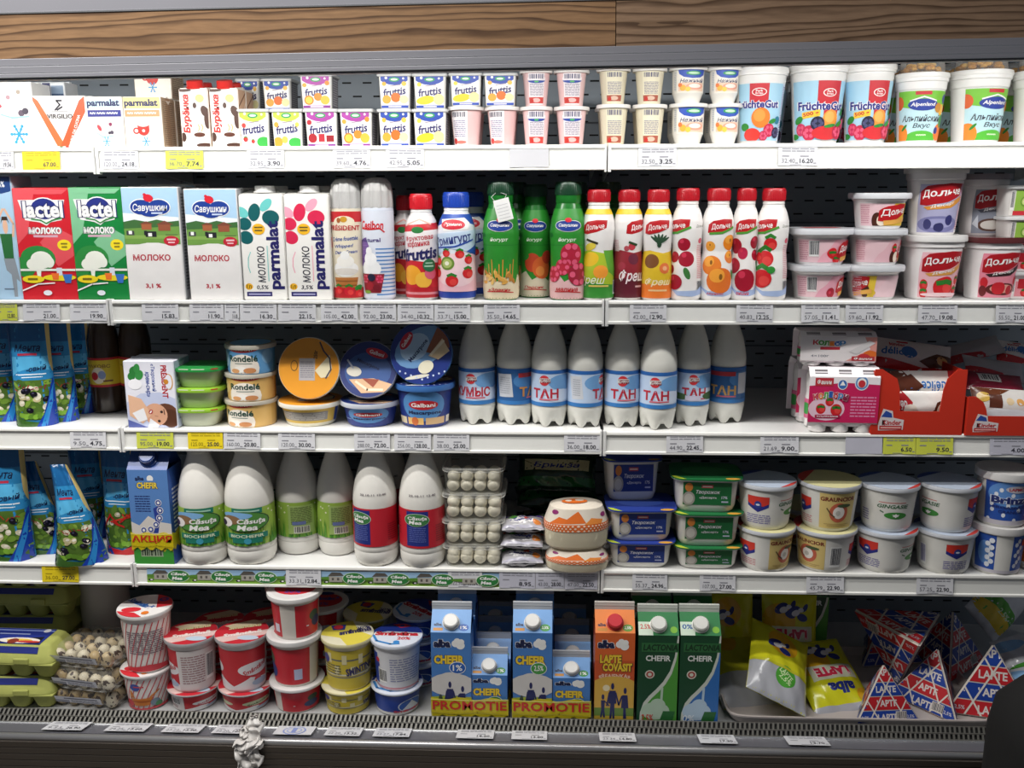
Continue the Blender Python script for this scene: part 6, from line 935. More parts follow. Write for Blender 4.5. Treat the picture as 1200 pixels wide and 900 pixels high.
# ------------------------------------------------------------------ bottom display
YD = -.048
def eggbox(first=True):
    w, d, h = .25, .112, .068; p = Proto('egg_carton', 'egg carton', w, d, h); m = mat('#a9ad5c', .8, 0, .1, 60, .3); b = MB()
    for i in range(5):
        for j in range(2):
            x = -w/2+.027+i*.049; y = (j-.5)*.05; S = [(0, .015, .015, 3), (.004, .0185, .0185, 3), (.03, .0245, .0255, 4), (.033, .0247, .0262, 5)]
            b.loft([(z, a, c, k, x, y) for z, a, c, k in S], m, 24)
    b.box(-w/2, w/2, -d/2, d/2, .031, .035, m, .0015); b.obj('tray', p)
    b = MB(); P = [(.0355, w/2, d/2, 9), (.038, w/2, d/2, 9), (.05, w/2-.008, d/2-.009, 9), (.064, w/2-.014, d/2-.018, 9), (.0675, w/2-.018, d/2-.022, 9), (.068, w/2-.022, d/2-.026, 9)]; b.loft(P, m, 64)
    for sx in (-.06, .06): b.box(sx-.016, sx+.016, -d/2-.0025, -d/2+.004, .034, .047, m, .002)
    lab = [('R', 0, 0, 100, 100, '#26368c'), ('R', 0, 84, 100, 90, '#8fa0d8'), ('R', 40, 60, 76, 66, '#a9b6e2'), ('P', [(30, 8), (96, 50), (98, 4)], '#1c1c28'), ('E', 72, 22, 24, 18, '#efe6dc'), ('E', 72, 22, 15, 10, '#e8c048'), ('C', 66, 16, 6, '#8a3a2a'), ('E', 84, 14, 14, 7, '#c8403a'), ('C', 91, 88, 4, '#d8d8e0')]
    f = flat((-w/2+.03, -d/2+.021, .0682), (1, 0, 0), (0, 1, 0), w-.065, d-.046); b.gfx(f, lab, lift=.0004)
    fl = math.hypot(.014, .009); f2 = flat((-w/2+.03, -d/2+.0088, .050), (1, 0, 0), (0, .009, .014), w-.065, fl); b.gfx(f2, [('R', 0, 20, 100, 100, '#222f7e')], lift=.0006); b.obj('lid', p)
    return p
eg = eggbox(); zq = DZ
def eggat(xr, Y, base, label, rz=0):
    X = X_at(xr, Y, base+.035)-.125; return put(eg, (X, Y+.06, base+.0005), (1, 1, 1), math.radians(rz), label, 'yellow green egg cartons')
H = .0605
eggat(58, YD-.001, DZ, 'yellow green egg carton at the bottom of the front stack', 2); eggat(62, YD+.006, DZ+.0685, 'yellow green egg carton with blue picture label, on top of the front stack', -2)
for i, l in enumerate(('lowest', 'second', 'third', 'topmost')): eggat(74+i*2, YD+.135, DZ+i*.0685, 'shaded yellow green egg carton, %s of the rear stack' % l, (-1, 1, 0, 1)[i])
jar = pot('white_jar', 'jar', [(0, .045), (.006, .05), (.14, .05), (.165, .04), (.175, .032), (.2, .032)], '#c9c4bc', [], '#b8b4ac', None, None, thick=.004)
place(jar, 97, 150, 640, 5, .14, 'large plain white jar behind the quail eggs')
# quail eggs in clear clamshells
w, d, h = .152, .130, .040; qp = Proto('quail_egg_pack', 'egg pack', w, d, h); clq = mat('#dcdcd8', .08, 0, .02, 20, 0, .94); b = MB()
b.loft([(0, w/2-.012, d/2-.012, 6), (.001, w/2-.01, d/2-.01, 6), (.016, w/2-.005, d/2-.005, 7)], clq, 48, cap=(1, 0)); b.loft([(.016, w/2, d/2, 9), (.0168, w/2, d/2, 9)], clq, 48, cap=(0, 0)); b.obj('tray', qp)
b = MB(); b.loft([(.0172, w/2, d/2, 9), (.018, w/2-.004, d/2-.004, 8), (.034, w/2-.007, d/2-.007, 6), (.040, w/2-.014, d/2-.014, 5)], clq, 48, cap=(0, 1)); b.obj('lid', qp)
b = MB(); S = flat((-w/2+.02, -d/2-.0005, .0176), (1, 0, 0), (0, -.006, .016), w-.05, .017); b.add([S[0](0, 0, 0), S[0](S[1], 0, 0), S[0](S[1], S[2], 0), S[0](0, S[2], 0)], [(0, 1, 2, 3)], mat('#e6e6ee', .5)); b.gfx(S, [('R', 0, 0, 100, 100, '#e8e8ee'), ('R', 20, 62, 92, 80, '#6a6a7a'), ('R', 0, 0, 30, 40, '#9a9aaa')] + lines(34, 8, 96, 52, 3, '#8a8a9a'), lift=.0002); b.obj('paper_label', qp)
def speck(seed, c):
    b = MB(); n, k = 14, 10; q = random.Random(seed)
    P = Proto('quail_egg', 'egg', 1.5, 1.5, 2); m = mat(c, .5, 0, .08, 30); nt = m.node_tree
    if not nt.nodes.get('spots'):
        N = nt.nodes; K = nt.links.new; v = N.new('ShaderNodeTexNoise'); v.name = 'spots'; v.inputs['Scale'].default_value = 1.9; v.inputs['Detail'].default_value = 4; tc = N.new('ShaderNodeTexCoord'); K(tc.outputs['Object'], v.inputs['Vector'])
        r = N.new('ShaderNodeValToRGB'); r.color_ramp.elements[0].position = .53; r.color_ramp.elements[1].position = .57; K(v.outputs[0], r.inputs[0]); mx = N.new('ShaderNodeMix'); mx.data_type = 'RGBA'; K(r.outputs[0], mx.inputs[0]); old = N['Principled BSDF'].inputs['Base Color'].links[0].from_socket; K(old, mx.inputs[6]); mx.inputs[7].default_value = lin('#3a2418')+[1]; K(mx.outputs[2], N['Principled BSDF'].inputs['Base Color'])
    b.ball((0, 0, 0), .75, .75, 1, m, n, k); b.obj('shell', P); return P
eggs = [speck(1, '#c0ac84'), speck(2, '#b39a6c'), speck(3, '#cfc5ac')]
base = DZ; X = (X_at(44, YD+.01, DZ+.05)+X_at(136, YD+.01, DZ+.05))/2; q = random.Random(12)
for t in range(3):
    z = DZ+.006+t*.0425; xx, yy = X+(.0, .004, -.003)[t]+.014, YD+.075+(.0, -.006, .008)[t]; rz = math.radians((-6, -10, -8)[t])
    put(qp, (xx, yy, z-.006+.0005), (1, 1, 1), rz, 'clear pack of speckled quail eggs, %s of the three' % ('bottom', 'middle', 'top')[t], 'quail egg packs')
    for i in range(5):
        for j in range(4):
            lx, ly = (i-2)*.0274, (j-1.5)*.0298; gx_, gy_ = xx+lx*math.cos(rz)-ly*math.sin(rz), yy+lx*math.sin(rz)+ly*math.cos(rz)
            put(eggs[q.randrange(3)], (gx_, gy_, z+.0128), (.0178, .0178, .0172), q.uniform(0, 6), 'speckled quail egg in the %s clear pack, %s row, %s along' % (('bottom', 'middle', 'top')[t], ('front', 'second', 'third', 'rear')[j], ('first', 'second', 'middle', 'fourth', 'last')[i]), 'quail eggs in the clear packs', rx=q.uniform(-.3, .3), ry=q.uniform(-.3, .3))
# smetana cups with foil lids
stripes = [('L', [(i*9-20, 0), (i*9+6, 100)], 1.5, '#d0404a') for i in range(14)]
striped = [('R', 0, 0, 100, 100, '#e8e2dc')] + stripes + lines(30, 36, 84, 84, 11, '#8a7a82') + [('P', [(0, 0), (100, 0), (100, 8), (60, 14), (20, 6), (0, 16)], '#d0404a')]
striped2 = [('R', 0, 0, 100, 100, '#e8e2dc')] + stripes + [('C', 44, 76, 8, '#3a50a0'), ('R', 42, 76, 58, 80, '#d0404a'), ('P', [(34, 36), (70, 40), (64, 14), (40, 12)], '#d8833c'), ('L', [(34, 38), (36, 62), (40, 40)], 3, '#d8833c'), ('L', [(66, 40), (80, 60), (68, 44)], 3, '#d8833c'), ('E', 52, 28, 18, 4, '#b8622c'), ('C', 30, 20, 8, '#c8303a'), ('C', 74, 22, 8, '#7a8a9a'), ('C', 80, 14, 6, '#4a8a5a'), ('P', [(0, 0), (100, 0), (100, 8), (50, 5), (0, 10)], '#d0404a')]
slid = [('R', 0, 0, 100, 100, '#e6e2e0'), ('P', [(60, 100), (100, 100), (100, 50), (74, 40)], '#d2303a'), ('C', 78, 76, 9, '#2c3a8e'), ('C', 78, 76, 4, '#d2303a'), T('Smântână', 40, 60, 66, 16, '#2f66b4', rot=-38, bold=.05, shear=.2), ('E', 30, 34, 18, 10, '#d2303a'), ('P', [(0, 30), (40, 20), (60, 0), (0, 0)], '#d2303a'), ('C', 60, 18, 7, '#e07a2c')]
def cupS(art, lidart, lid='#dcdad8', taper=.80, h=.098, r=.0475, body='#e4deda', name='sour_cream_cup', rim=(.003, .002), thick=.001, tall=1):
    s = [(0, r*taper*.95), (.003, r*taper), (h-.008, r*.965), (h-.005, r*.99), (h, r)]
    return pot(name, 'sour cream cup', s, body, [(.004, h-.012, -85, 85, art)], lid, lidart, rim, n=48, lidrough=.25, thick=thick)
cs1, cs2 = cupS(striped, slid), cupS(striped2, slid)
SG = 'sour cream cups'
def col(ps, xls, xrs, yts, Y, labels, group=SG, rzs=None, nest=0.0): return stack(ps, xls, xrs, yts, 5, Y, labels, group, rzs, nest)
col([cs2, cs1], [145.5, 143], [202, 203], [779, 710], YD+.002, ['red striped cup with a basket picture, below the other striped cup', 'red striped sour cream cup with printed side text, on the basket one'], rzs=[0, 6])
redb = lambda x, c2: [('R', 0, 0, 100, 100, '#c22a33'), ('P', [(0, 0), (0, 24), (20, 30), (44, 10), (70, 30), (100, 20), (100, 0)], '#e2dfe0'), ('E', x, 50, 26, 16, c2), T('Smântână', x, 50, 40, 13, '#c22a33' if c2 != '#c9cfa8' else '#4a6a3a', shear=.2, rot=14), ('C', x+4, 20, 6, '#d2404a'), ('E', x+8, 14, 14, 8, '#a9bcd2')]
txt = [('R', 40, 0, 100, 100, '#d8d0ce')] + lines(46, 16, 80, 88, 12, '#a07a7e') + barcode(82, 20, 96, 86)
rlid = [('R', 0, 0, 100, 100, '#c22a36'), ('P', [(0, 20), (100, 62), (100, 40), (30, 6)], '#d9b9b4'), ('P', [(10, 70), (60, 100), (90, 90), (30, 60)], '#d9c9a8'), T('Smântână', 50, 70, 60, 14, '#d8d0a0', rot=20, bold=.05, shear=.1), T('Smântână', 54, 42, 70, 14, '#e8d8d4', rot=20, bold=.05, shear=.1), ('E', 70, 24, 20, 9, '#b9c8d8')]
cr1, cr2, cr3, cr4 = (cupS(a, rlid, '#a9a6a8', .86, .078, .042) for a in (redb(16, '#e2dfe0') + txt, redb(84, '#e2dfe0') + [('R', 0, 0, 46, 100, '#d8d0ce')] + lines(6, 14, 34, 88, 12, '#a07a7e') + barcode(24, 40, 40, 86), redb(78, '#e2dfe0') + [('E', 12, 52, 14, 14, '#e2dfe0')], redb(80, '#c9cfa8') + [('E', 20, 50, 20, 14, '#c9cfa8')]))
a1 = col([cr2, cr1], [199, 196.5], [258.5, 255.5], [799.5, 741], YD+.004, ['red sour cream cup with bar code, below the one beside the striped cups', 'red sour cream cup with red lid, upper one beside the striped cups'], rzs=[0, 0])
b1 = col([cr4, cr3], [258.5, 255.5], [320, 315.5], [799, 740], YD+.004, ['red sour cream cup with pale green badges, below another', 'red sour cream cup with red lid, on the one with pale green badges'])
for k, (r, l) in enumerate(((a1, 'column beside the striped cups'), (b1, 'column with pale green badges'))):
    base = DZ
    for j, n in enumerate(('lower', 'middle', 'upper')):
        base = behind(r[0], .096, 'shaded red sour cream cup, %s one behind the %s' % (n, l.replace('column', 'front column')), SG, p=(cr3, cr2)[(j+k) % 2], dz=base-DZ, dx=.018, sz=1.0).top
q = behind(b1[0], .1, 'red and white sour cream cup with printed text, high in the second row', SG, p=cr2, dz=.2005, dx=.062)
reds = lambda x0, x1, e=(): [('R', 0, 0, 100, 100, '#c3202e'), ('R', x0, 0, x1, 100, '#d4cdc4')] + list(e)
pk1, pk2, pk3 = ([('C', 88, 60, 9, '#2f4a3a'), ('C', 92, 40, 9, '#2a2f5a'), ('R', 22, 14, 32, 40, '#dcd8e4'), ('R', 74, 30, 78, 34, '#e8d8dc')], [('C', 12, 66, 12, '#3a5a44'), ('C', 16, 34, 12, '#2a3f7a'), ('R', 56, 14, 68, 44, '#b8bcd8')], [('C', 82, 62, 9, '#2f4a3a'), ('E', 80, 34, 12, 16, '#2a3a6a'), ('R', 52, 30, 55, 34, '#e8d8dc')])
def cupW(art, lidart, r=.044, h=.084): return pot('sour_cream_tub', 'sour cream cup', [(0, r*.83), (.003, r*.86), (h-.008, r*.97), (h, r)], '#d6d0c8', [(.005, h-.012, -86, 86, art)], '#dcdad8', lidart, (.0045, .006), n=48, lidrough=.3, thick=.004)
wl = [('C', 50, 50, 42, '#d4d0ce'), ('E', 50, 54, 38, 30, '#c22a36'), T('Smântână', 50, 62, 60, 16, '#2c4a9e', bold=.04), T('20%', 50, 38, 30, 12, '#2c4a9e'), ('E', 50, 84, 16, 7, '#26307e')]
pw = [cupW(reds(36, 58, pk1), wl), cupW(reds(80, 98, pk2), wl), cupW(reds(18, 34, pk3), wl)]
q = col([pw[2], pw[1], pw[0]], [318, 315.5, 315.5], [380, 377.5, 378], [793, 739, 690], YD+.004, ['red tub with white lid, lowest of the stack of three', 'red tub with white lid, middle of the stack of three', 'red tub with white lid, topmost of the stack of three'], 'white lidded red tubs')
base = DZ
for j, n in enumerate(('lowest', 'middle', 'topmost')): base = behind(q[0], .1, 'shaded red tub, %s of the stack behind the front stack of three' % n, 'white lidded red tubs', p=pw[1], dz=base-DZ, dx=.03).top
yel = lambda x, t: [('R', 0, 0, 100, 100, '#c9b43a'), ('R', 0, 74, 100, 78, '#6a6a64'), ('R', 0, 30, 100, 33, '#7a7a70'), ('R', 0, 36, 100, 40, '#d8d4b8')] + [('R', i*12, (i*29) % 60+10, i*12+7, (i*29) % 60+34, '#d8cfa0') for i in range(9)] + [('C', 20, 76, 7, '#4a4a8a'), T(t, x, 50, 46, 20, '#33305e', rot=8, bold=.04), ('R', x-8, 40, x+14, 43, '#8a845a')] + lines(14, 38, 46, 66, 4, '#6a6444')
yl = [('R', 0, 0, 100, 100, '#d9c94e'), ('P', [(50, 100), (100, 100), (100, 40), (70, 60)], '#dcd8c0'), ('P', [(0, 40), (40, 30), (60, 0), (0, 0)], '#dcd6ba'), T('smîntînă', 62, 60, 62, 20, '#33305e', rot=22, bold=.05, shear=.1), ('P', [(12, 78), (40, 84), (42, 62), (20, 60)], '#2c3a8e'), ('C', 28, 72, 9, '#c8303a'), T('20%', 74, 74, 24, 10, '#33305e', rot=22)]
cy1, cy2 = cupS(yel(76, 'SMINTINA'), yl, '#d4cca0', .88, .084, .042, '#d9cfae'), cupS(yel(104, 'SMINTINA'), yl, '#d4cca0', .88, .084, .042, '#d9cfae')
q = col([cy2, cy1], [378.5, 378.5], [437.5, 438.5], [798, 742], YD+.004, ['yellow sour cream cup, lower of the front pair', 'yellow sour cream cup, upper of the front pair'])
base = DZ
for j, n in enumerate(('lowest', 'middle', 'topmost')): base = behind(q[0], .098, 'yellow sour cream cup in the second row, %s one behind the front pair' % n, SG, p=cy1, dz=base-DZ, dx=.025, rz=-30).top
blu = [('R', 0, 0, 100, 100, '#23429a'), ('R', 0, 0, 100, 14, '#d8d6d4'), ('E', 78, 42, 22, 34, '#c9d2e2'), ('E', 78, 42, 20, 31, '#2a5ab0'), ('P', [(62, 22), (78, 66), (94, 22)], '#d4dae6'), T('Smîntîna', 74, 18, 50, 12, '#c8303a', bold=.04)]
blu2 = [('R', 0, 0, 100, 100, '#d4d4d8'), ('R', 0, 10, 22, 92, '#23429a'), ('C', 22, 74, 4, '#c8303a'), ('C', 22, 62, 4, '#2c3a8e')] + barcode(22, 16, 38, 52) + lines(44, 20, 92, 84, 10, '#8a8fae') + [('R', 0, 0, 100, 5, '#c88a92')]
bl = [('R', 0, 0, 100, 100, '#d6dbe6'), ('P', [(10, 100), (100, 100), (100, 60), (30, 64), (0, 50)], '#23388c'), ('P', [(36, 92), (60, 96), (74, 86), (54, 78)], '#c22a36'), ('C', 55, 87, 5, '#23388c'), T('Smîntîna', 50, 54, 84, 16, '#c22a36', bold=.06, ol='w'), T('20%', 66, 36, 26, 12, '#c22a36', bold=.04), ('L', [(6, 46), (16, 24), (44, 12), (60, 14)], 5, '#3f86c8'), ('C', 54, 20, 6, '#3f86c8')]
cb1, cb2 = cupS(blu, bl, '#cfd4de', .86, .084, .044, '#d6d6da'), cupS(blu2, bl, '#cfd4de', .86, .084, .044, '#d6d6da')
q = col([cb1, cb2], [436, 436], [495.5, 495.5], [798, 744], YD+.004, ['blue sour cream cup with a mountain badge, below another', 'white sour cream cup with blue and red lid, on the mountain badge one'])
base = DZ
for j, n in enumerate(('lowest', 'middle', 'topmost')): base = behind(q[0], .1, 'shaded blue sour cream cup, %s behind the mountain badge one' % n, SG, p=cb1, dz=base-DZ, dx=.03, rz=-40).top
# gable top kefir cartons
def people(child=0):
    o = people_(child); g = lambda y: 6+y*1.2
    return [(t[0], t[1], g(t[2]), t[3], t[4]*1.15, t[5]) if t[0] == 'E' else (t[0], [(x, g(y)) for x, y in t[1]])+tuple(t[2:]) for t in o]
def people_(child=0): return [('E', 46, 30, 4, 3.2, '#1f245a'), ('P', [(38, 26), (54, 26), (56, 14), (51, 14), (52, 0), (47, 0), (46, 8), (44, 0), (39, 0), (41, 14), (36, 14)], '#1f245a'), ('E', 78, 26, 4, 3, '#1f245a'), ('P', [(71, 22), (84, 22), (87, 10), (80, 10), (82, 0), (74, 0), (74, 10), (68, 10)], '#1f245a'), ('L', [(38, 24), (32, 12)], 4, '#1f245a'), ('L', [(54, 24), (62, 13), (70, 21)], 4, '#1f245a')] + ([('E', 22, 20, 3.6, 2.6, '#1f245a'), ('P', [(17, 17), (27, 17), (26, 8), (28, 1), (23, 1), (22, 6), (19, 1), (15, 1), (18, 8)], '#1f245a'), ('L', [(27, 16), (38, 12)], 3, '#1f245a')] if child else [('E', 22, 16, 5, 5, '#3a4a3a')])
def roofart(c, pct, pc): return [('R', 0, 0, 100, 100, c), T('alba', 17, 34, 20, 13, '#1c2348', bold=.04), ('R', 6, 8, 30, 20, '#c88a3a'), ('E', 82, 22, 13, 15, pc), T(pct, 82, 22, 17, 13, 'w')]
def kef(pct, pc, short=0):
    a = [('R', 0, 0, 100, 100, '#4a7fc2')] + alba_top() + [T('CHEFIR', 45, 70 if not short else 64, 76, 10 if not short else 16, '#eecb3a', bold=.05, ol='#23335e'), ('E', 66, 61 if not short else 44, 21, 7 if not short else 11, 'w'), ('E', 66, 61 if not short else 44, 19.5, 6.2 if not short else 10, pc), T(pct, 66, 61 if not short else 44, 24, 7 if not short else 11, 'w', bold=.02)]
    if not short: a += [('E', 50, 42, 60, 13, '#d4d0cc'), ('E', 46, 47, 30, 9, '#d4d0cc'), ('R', 0, 0, 100, 28, '#c9c23a'), ('P', [(0, 28), (50, 30), (100, 26), (100, 12), (0, 12)], '#a9b83a')] + people()
    else: a += [('R', 0, 0, 100, 30, '#d0c43a')] + [(t[0],)+tuple(t[1:]) for t in people()]
    return gable('kefir_carton', 'kefir carton', .07, .07, .225 if not short else .15, '#3f74b8', a, ('#4a80c4', roofart('#6fa0d8', pct, pc)), '#dddcd8', '#b9bcc0')
k1, k2, ks = kef('1%', '#2a5fb0'), kef('2,5%', '#4a9a4a'), kef('1%', '#3f8a4a', 1)
KG = 'gable top cartons'
def two(xa, xb, sa, sb, ys, big, l):
    A = place(big, xa, xb, 714, 5, YD, 'tall blue kefir carton in the taped pair ' + l, KG, box=True, dep=.07); B = place(ks, sa, sb, ys, 5, YD+.002, 'short blue kefir carton in the taped pair ' + l, KG, box=True, dep=.062)
    behind(A, .07, 'tall blue kefir carton directly behind the tall one ' + l, KG, dx=.003); behind(B, .066, 'short blue kefir carton just behind the short one ' + l, KG, dx=.004); q = behind(B, .14, 'short blue kefir carton third in the short line ' + l, KG, dx=.004); behind(B, .21, 'shaded tall kefir carton behind the short line ' + l, KG, p=big, dx=.0)
    tape(A, A.X-A.w/2-.002, B.X+B.w/2+.002, DZ+.013, DZ+.052, A.Y-A.d/2-.003, A.Y+A.d/2+.003, 'PROMOTIE', 'yellow tape with red word round the carton pair ' + l)
two(505.5, 552, 551.5, 594.5, 767, k1, 'beside the blue sour cream cups'); two(601, 647, 647.5, 691.5, 771, k2, 'beside the orange carton')
lap = [('R', 0, 0, 100, 100, '#c8542c'), ('R', 0, 70, 100, 100, '#d8642f')] + alba_top() + [T('LAPTE', 40, 72, 54, 9, '#eecb3a', bold=.05, ol='#5a3a2a'), T('COVASIT', 57, 63, 74, 9, '#eecb3a', bold=.05, ol='#5a3a2a'), T('«REAJENKA»', 50, 52.5, 80, 6, '#e8c8b0', bold=.03), ('E', 50, 40, 64, 13, '#d9ac4a'), ('R', 0, 14, 100, 40, '#d9ac4a'), ('C', 30, 40, 9, '#efe0b8'), ('R', 0, 0, 100, 18, '#6a8a3a'), ('R', 0, 0, 100, 9, '#c8a83a')] + people(1)
place(gable('kefir_carton', 'kefir carton', .07, .07, .225, '#a8462a', lap, ('#e07a3a', roofart('#e8833c', '2,5%', '#6a9a3a')), '#c8303a', '#c9c2ba'), 697, 743.5, 714, 5, YD+.002, 'orange fermented milk carton with a red cap', KG, box=True, dep=.07)
def lact(c2, c3, n):
    a = [('R', 0, 0, 100, 100, '#17482c'), ('P', [(6, 0), (8, 14), (16, 25), (30, 33), (46, 40), (64, 49), (80, 61), (91, 77), (97, 100), (100, 100), (100, 0)], '#cfd4c8'), ('P', [(12, 0), (14, 12), (22, 22), (36, 30), (52, 37), (70, 46), (85, 58), (95, 73), (100, 88), (100, 0)], c2), ('R', 8, 82, 100, 92, '#2f6a3c'), T('LACTONIA', 55, 87, 86, 7, '#10301c', shear=.15, bold=.03), T('CHEFIR', 50, 75, 62, 6.4, '#e4e8e2', bold=.03), ('C', 30, 57, 12, '#d8d8c8'), ('C', 30, 57, 9, '#a8403a'), ('C', 30, 57, 5, '#d8d8c8'), ('E', 46, 16, 36, 10, c3), ('E', 52, 22, 20, 8, c3), ('L', [(60, 20), (62, 42)], 6, c3), ('P', [(58, 6), (66, 16), (96, 16), (88, 2), (64, 2)], '#2a6a34'), T(n, 26, 8, 30, 8, '#d0403a' if n != '0%' else '#e4ecf4', shear=.15)]
    return gable('kefir_carton', 'kefir carton', .07, .07, .225, '#1c5434', a, ('#1f6a3a', [('R', 0, 0, 100, 100, '#2a7a44'), ('R', 0, 0, 36, 56, '#cfe0cc'), T(n, 18, 36, 26, 20, '#c83a3a' if n != '0%' else '#2a5aa0'), ('C', 88, 24, 9, '#7fb83a')]), '#dcdcd6', '#c9ccc4')
l1, l2 = lact('#4f9a3a', '#b9d0b8', '2.5%'), lact('#2f6fb8', '#b9d0e2', '0%')
q = place(l1, 747.5, 794.5, 717, 5, YD+.001, 'green kefir carton with a pale swoosh and red fat figure', KG, box=True, dep=.07); behind(q, .075, 'green kefir carton directly behind the one with the red fat figure', KG, dx=-.004); behind(q, .15, 'green kefir carton third in line behind the red figure one', KG, dx=-.002)
q = place(l2, 796.5, 843.5, 717, 5, YD+.001, 'green and blue kefir carton, beside the milk pouches', KG, box=True, dep=.07); behind(q, .075, 'green kefir carton directly behind the green and blue one', KG, dx=-.002)
q = behind(q, .26, 'dark green kefir carton standing alone at the back wall', KG, p=l1, dx=.285)
# white tray with pouches and tetrahedral milk packs
tx0, tx1 = X_at(853, YD, DZ+.01), X_at(1174, YD, DZ+.01); ty = YD-.002; tm = mat('#b5aca8', .4, 0, .03, 14); b = MB(); th_, td, tw = .024, .30, tx1-tx0
def tray(b):
    cx, cy = (tx0+tx1)/2, ty+td/2; n = 64; L = [(.0005, tw/2-.012, td/2-.012, 12), (.004, tw/2-.009, td/2-.009, 12), (th_-.003, tw/2-.002, td/2-.002, 14), (th_-.003, tw/2, td/2, 14), (th_, tw/2, td/2, 14), (th_, tw/2-.004, td/2-.004, 14), (.007, tw/2-.013, td/2-.013, 12)]
    b.loft([(z+DZ, a, c, p, cx, cy) for z, a, c, p in L], tm, 96)
tray(b); tag(b.obj('display_tray'), 'shallow white tray holding milk pouches and red and blue milk packs', 'tray')
def mpouch(art, seed, c='#c9c41f', w=.15, h=.20, t=.055): return pillow('milk_pouch', 'milk pouch', w, h, t, c, art, seed=seed, wr=.0025, rough=.16, ez=.55, bk=.3)
blot = lambda x, y: [('E', x, y, 14, 6, '#23307a', 30), ('E', x+16, y-8, 10, 5, '#23307a', -20), ('E', x+4, y-2, 8, 4, '#d8d8e0', 20), ('E', x+22, y+5, 8, 3, '#23307a', 60), ('E', x+14, y+2, 5, 3, '#d8d8e0')]
A1 = [('R', 0, 0, 100, 100, '#c9c622'), ('R', 0, 0, 100, 40, '#a9aab0'), ('C', 50, 76, 26, '#d8a21f')] + blot(36, 72) + [('C', 56, 30, 17, '#4a9a34'), T('LAPTE', 56, 33, 24, 7, '#c8e0a8', rot=-30), T('2,5%', 55, 26, 22, 6, '#c8e0a8', rot=-30), ('R', 0, 38, 100, 41, '#b8b62a')]
A2 = [('R', 0, 0, 100, 100, '#c6c51e'), ('C', 30, 66, 30, '#d3a31e')] + blot(34, 82) + blot(56, 78) + [('P', [(16, 58), (90, 58), (90, 38), (16, 38)], '#c9ccb0'), T('LAPTE', 52, 48, 56, 13, '#c8304a', rot=180, bold=.06, ol='#e8d0d4'), T('alba', 56, 27, 44, 13, '#23307a', rot=180, bold=.05), ('R', 0, 0, 100, 9, '#a4a5ac'), ('C', 90, 16, 14, '#d3a31e')]
A3 = [('R', 0, 0, 100, 100, '#b9b72a'), ('R', 0, 0, 100, 42, '#a3a4aa'), ('C', 40, 90, 20, '#c89a22')]
pm1, pm2, pm3 = mpouch(A1, 3), mpouch(A2, 8), mpouch(A3, 5, '#9c9a9e')
def lay(p, cx, cy, Y, wpx, label, rx, rz, group='yellow milk pouches', ry=0, sc_=1.0):
    z = Z_at(cy, 1.2, Y); X = X_at(cx, Y, z); s = (X_at(cx+wpx/2, Y, z)-X_at(cx-wpx/2, Y, z))/p.w*sc_
    M = Matrix.Rotation(math.radians(rz), 3, 'Z') @ Matrix.Rotation(math.radians(ry), 3, 'Y') @ Matrix.Rotation(math.radians(rx), 3, 'X'); v = M @ Vector((0, 0, p.h*s/2))
    o = copy_tree(p.root); o.location = (X-v.x, Y-v.y, z-v.z); o.scale = (s, s, s); o.rotation_euler = (math.radians(rx), math.radians(ry), math.radians(rz)); tag(o, label, p.cat, group); return o
def layfoot(p, fx, fy, Y, wpx, label, rx, rz, ry=0, group='yellow milk pouches', zf=None):
    z = zf or Z_at(fy, 1.2, Y); X = X_at(fx, Y, z); s = (X_at(fx+wpx/2, Y, z)-X_at(fx-wpx/2, Y, z))/p.w
    o = copy_tree(p.root); o.location = (X, Y, z); o.scale = (s, s, s); o.rotation_euler = (math.radians(rx), math.radians(ry), math.radians(rz)); tag(o, label, p.cat, group); return o
layfoot(pm3, 884, 829, .018, 76, 'milk pouch with a grey foot, lying under the slanted one beside the green carton', -64, 12)
layfoot(pm1, 909, 822, -.046, 80, 'milk pouch with a green badge, slanting down to the tray edge', -63, -2, 27)
layfoot(pm2, 993, 834, .004, 80, 'milk pouch with upside down red word, lying flat on the tray', -66, 14, 0)
layfoot(pm1, 852, 790, .17, 64, 'shaded milk pouch standing behind the slanted one', -14, 4, zf=DZ+.013); layfoot(pm2, 924, 790, .17, 64, 'shaded milk pouch leaning at the back behind the flat one', -14, -3, zf=DZ+.013)
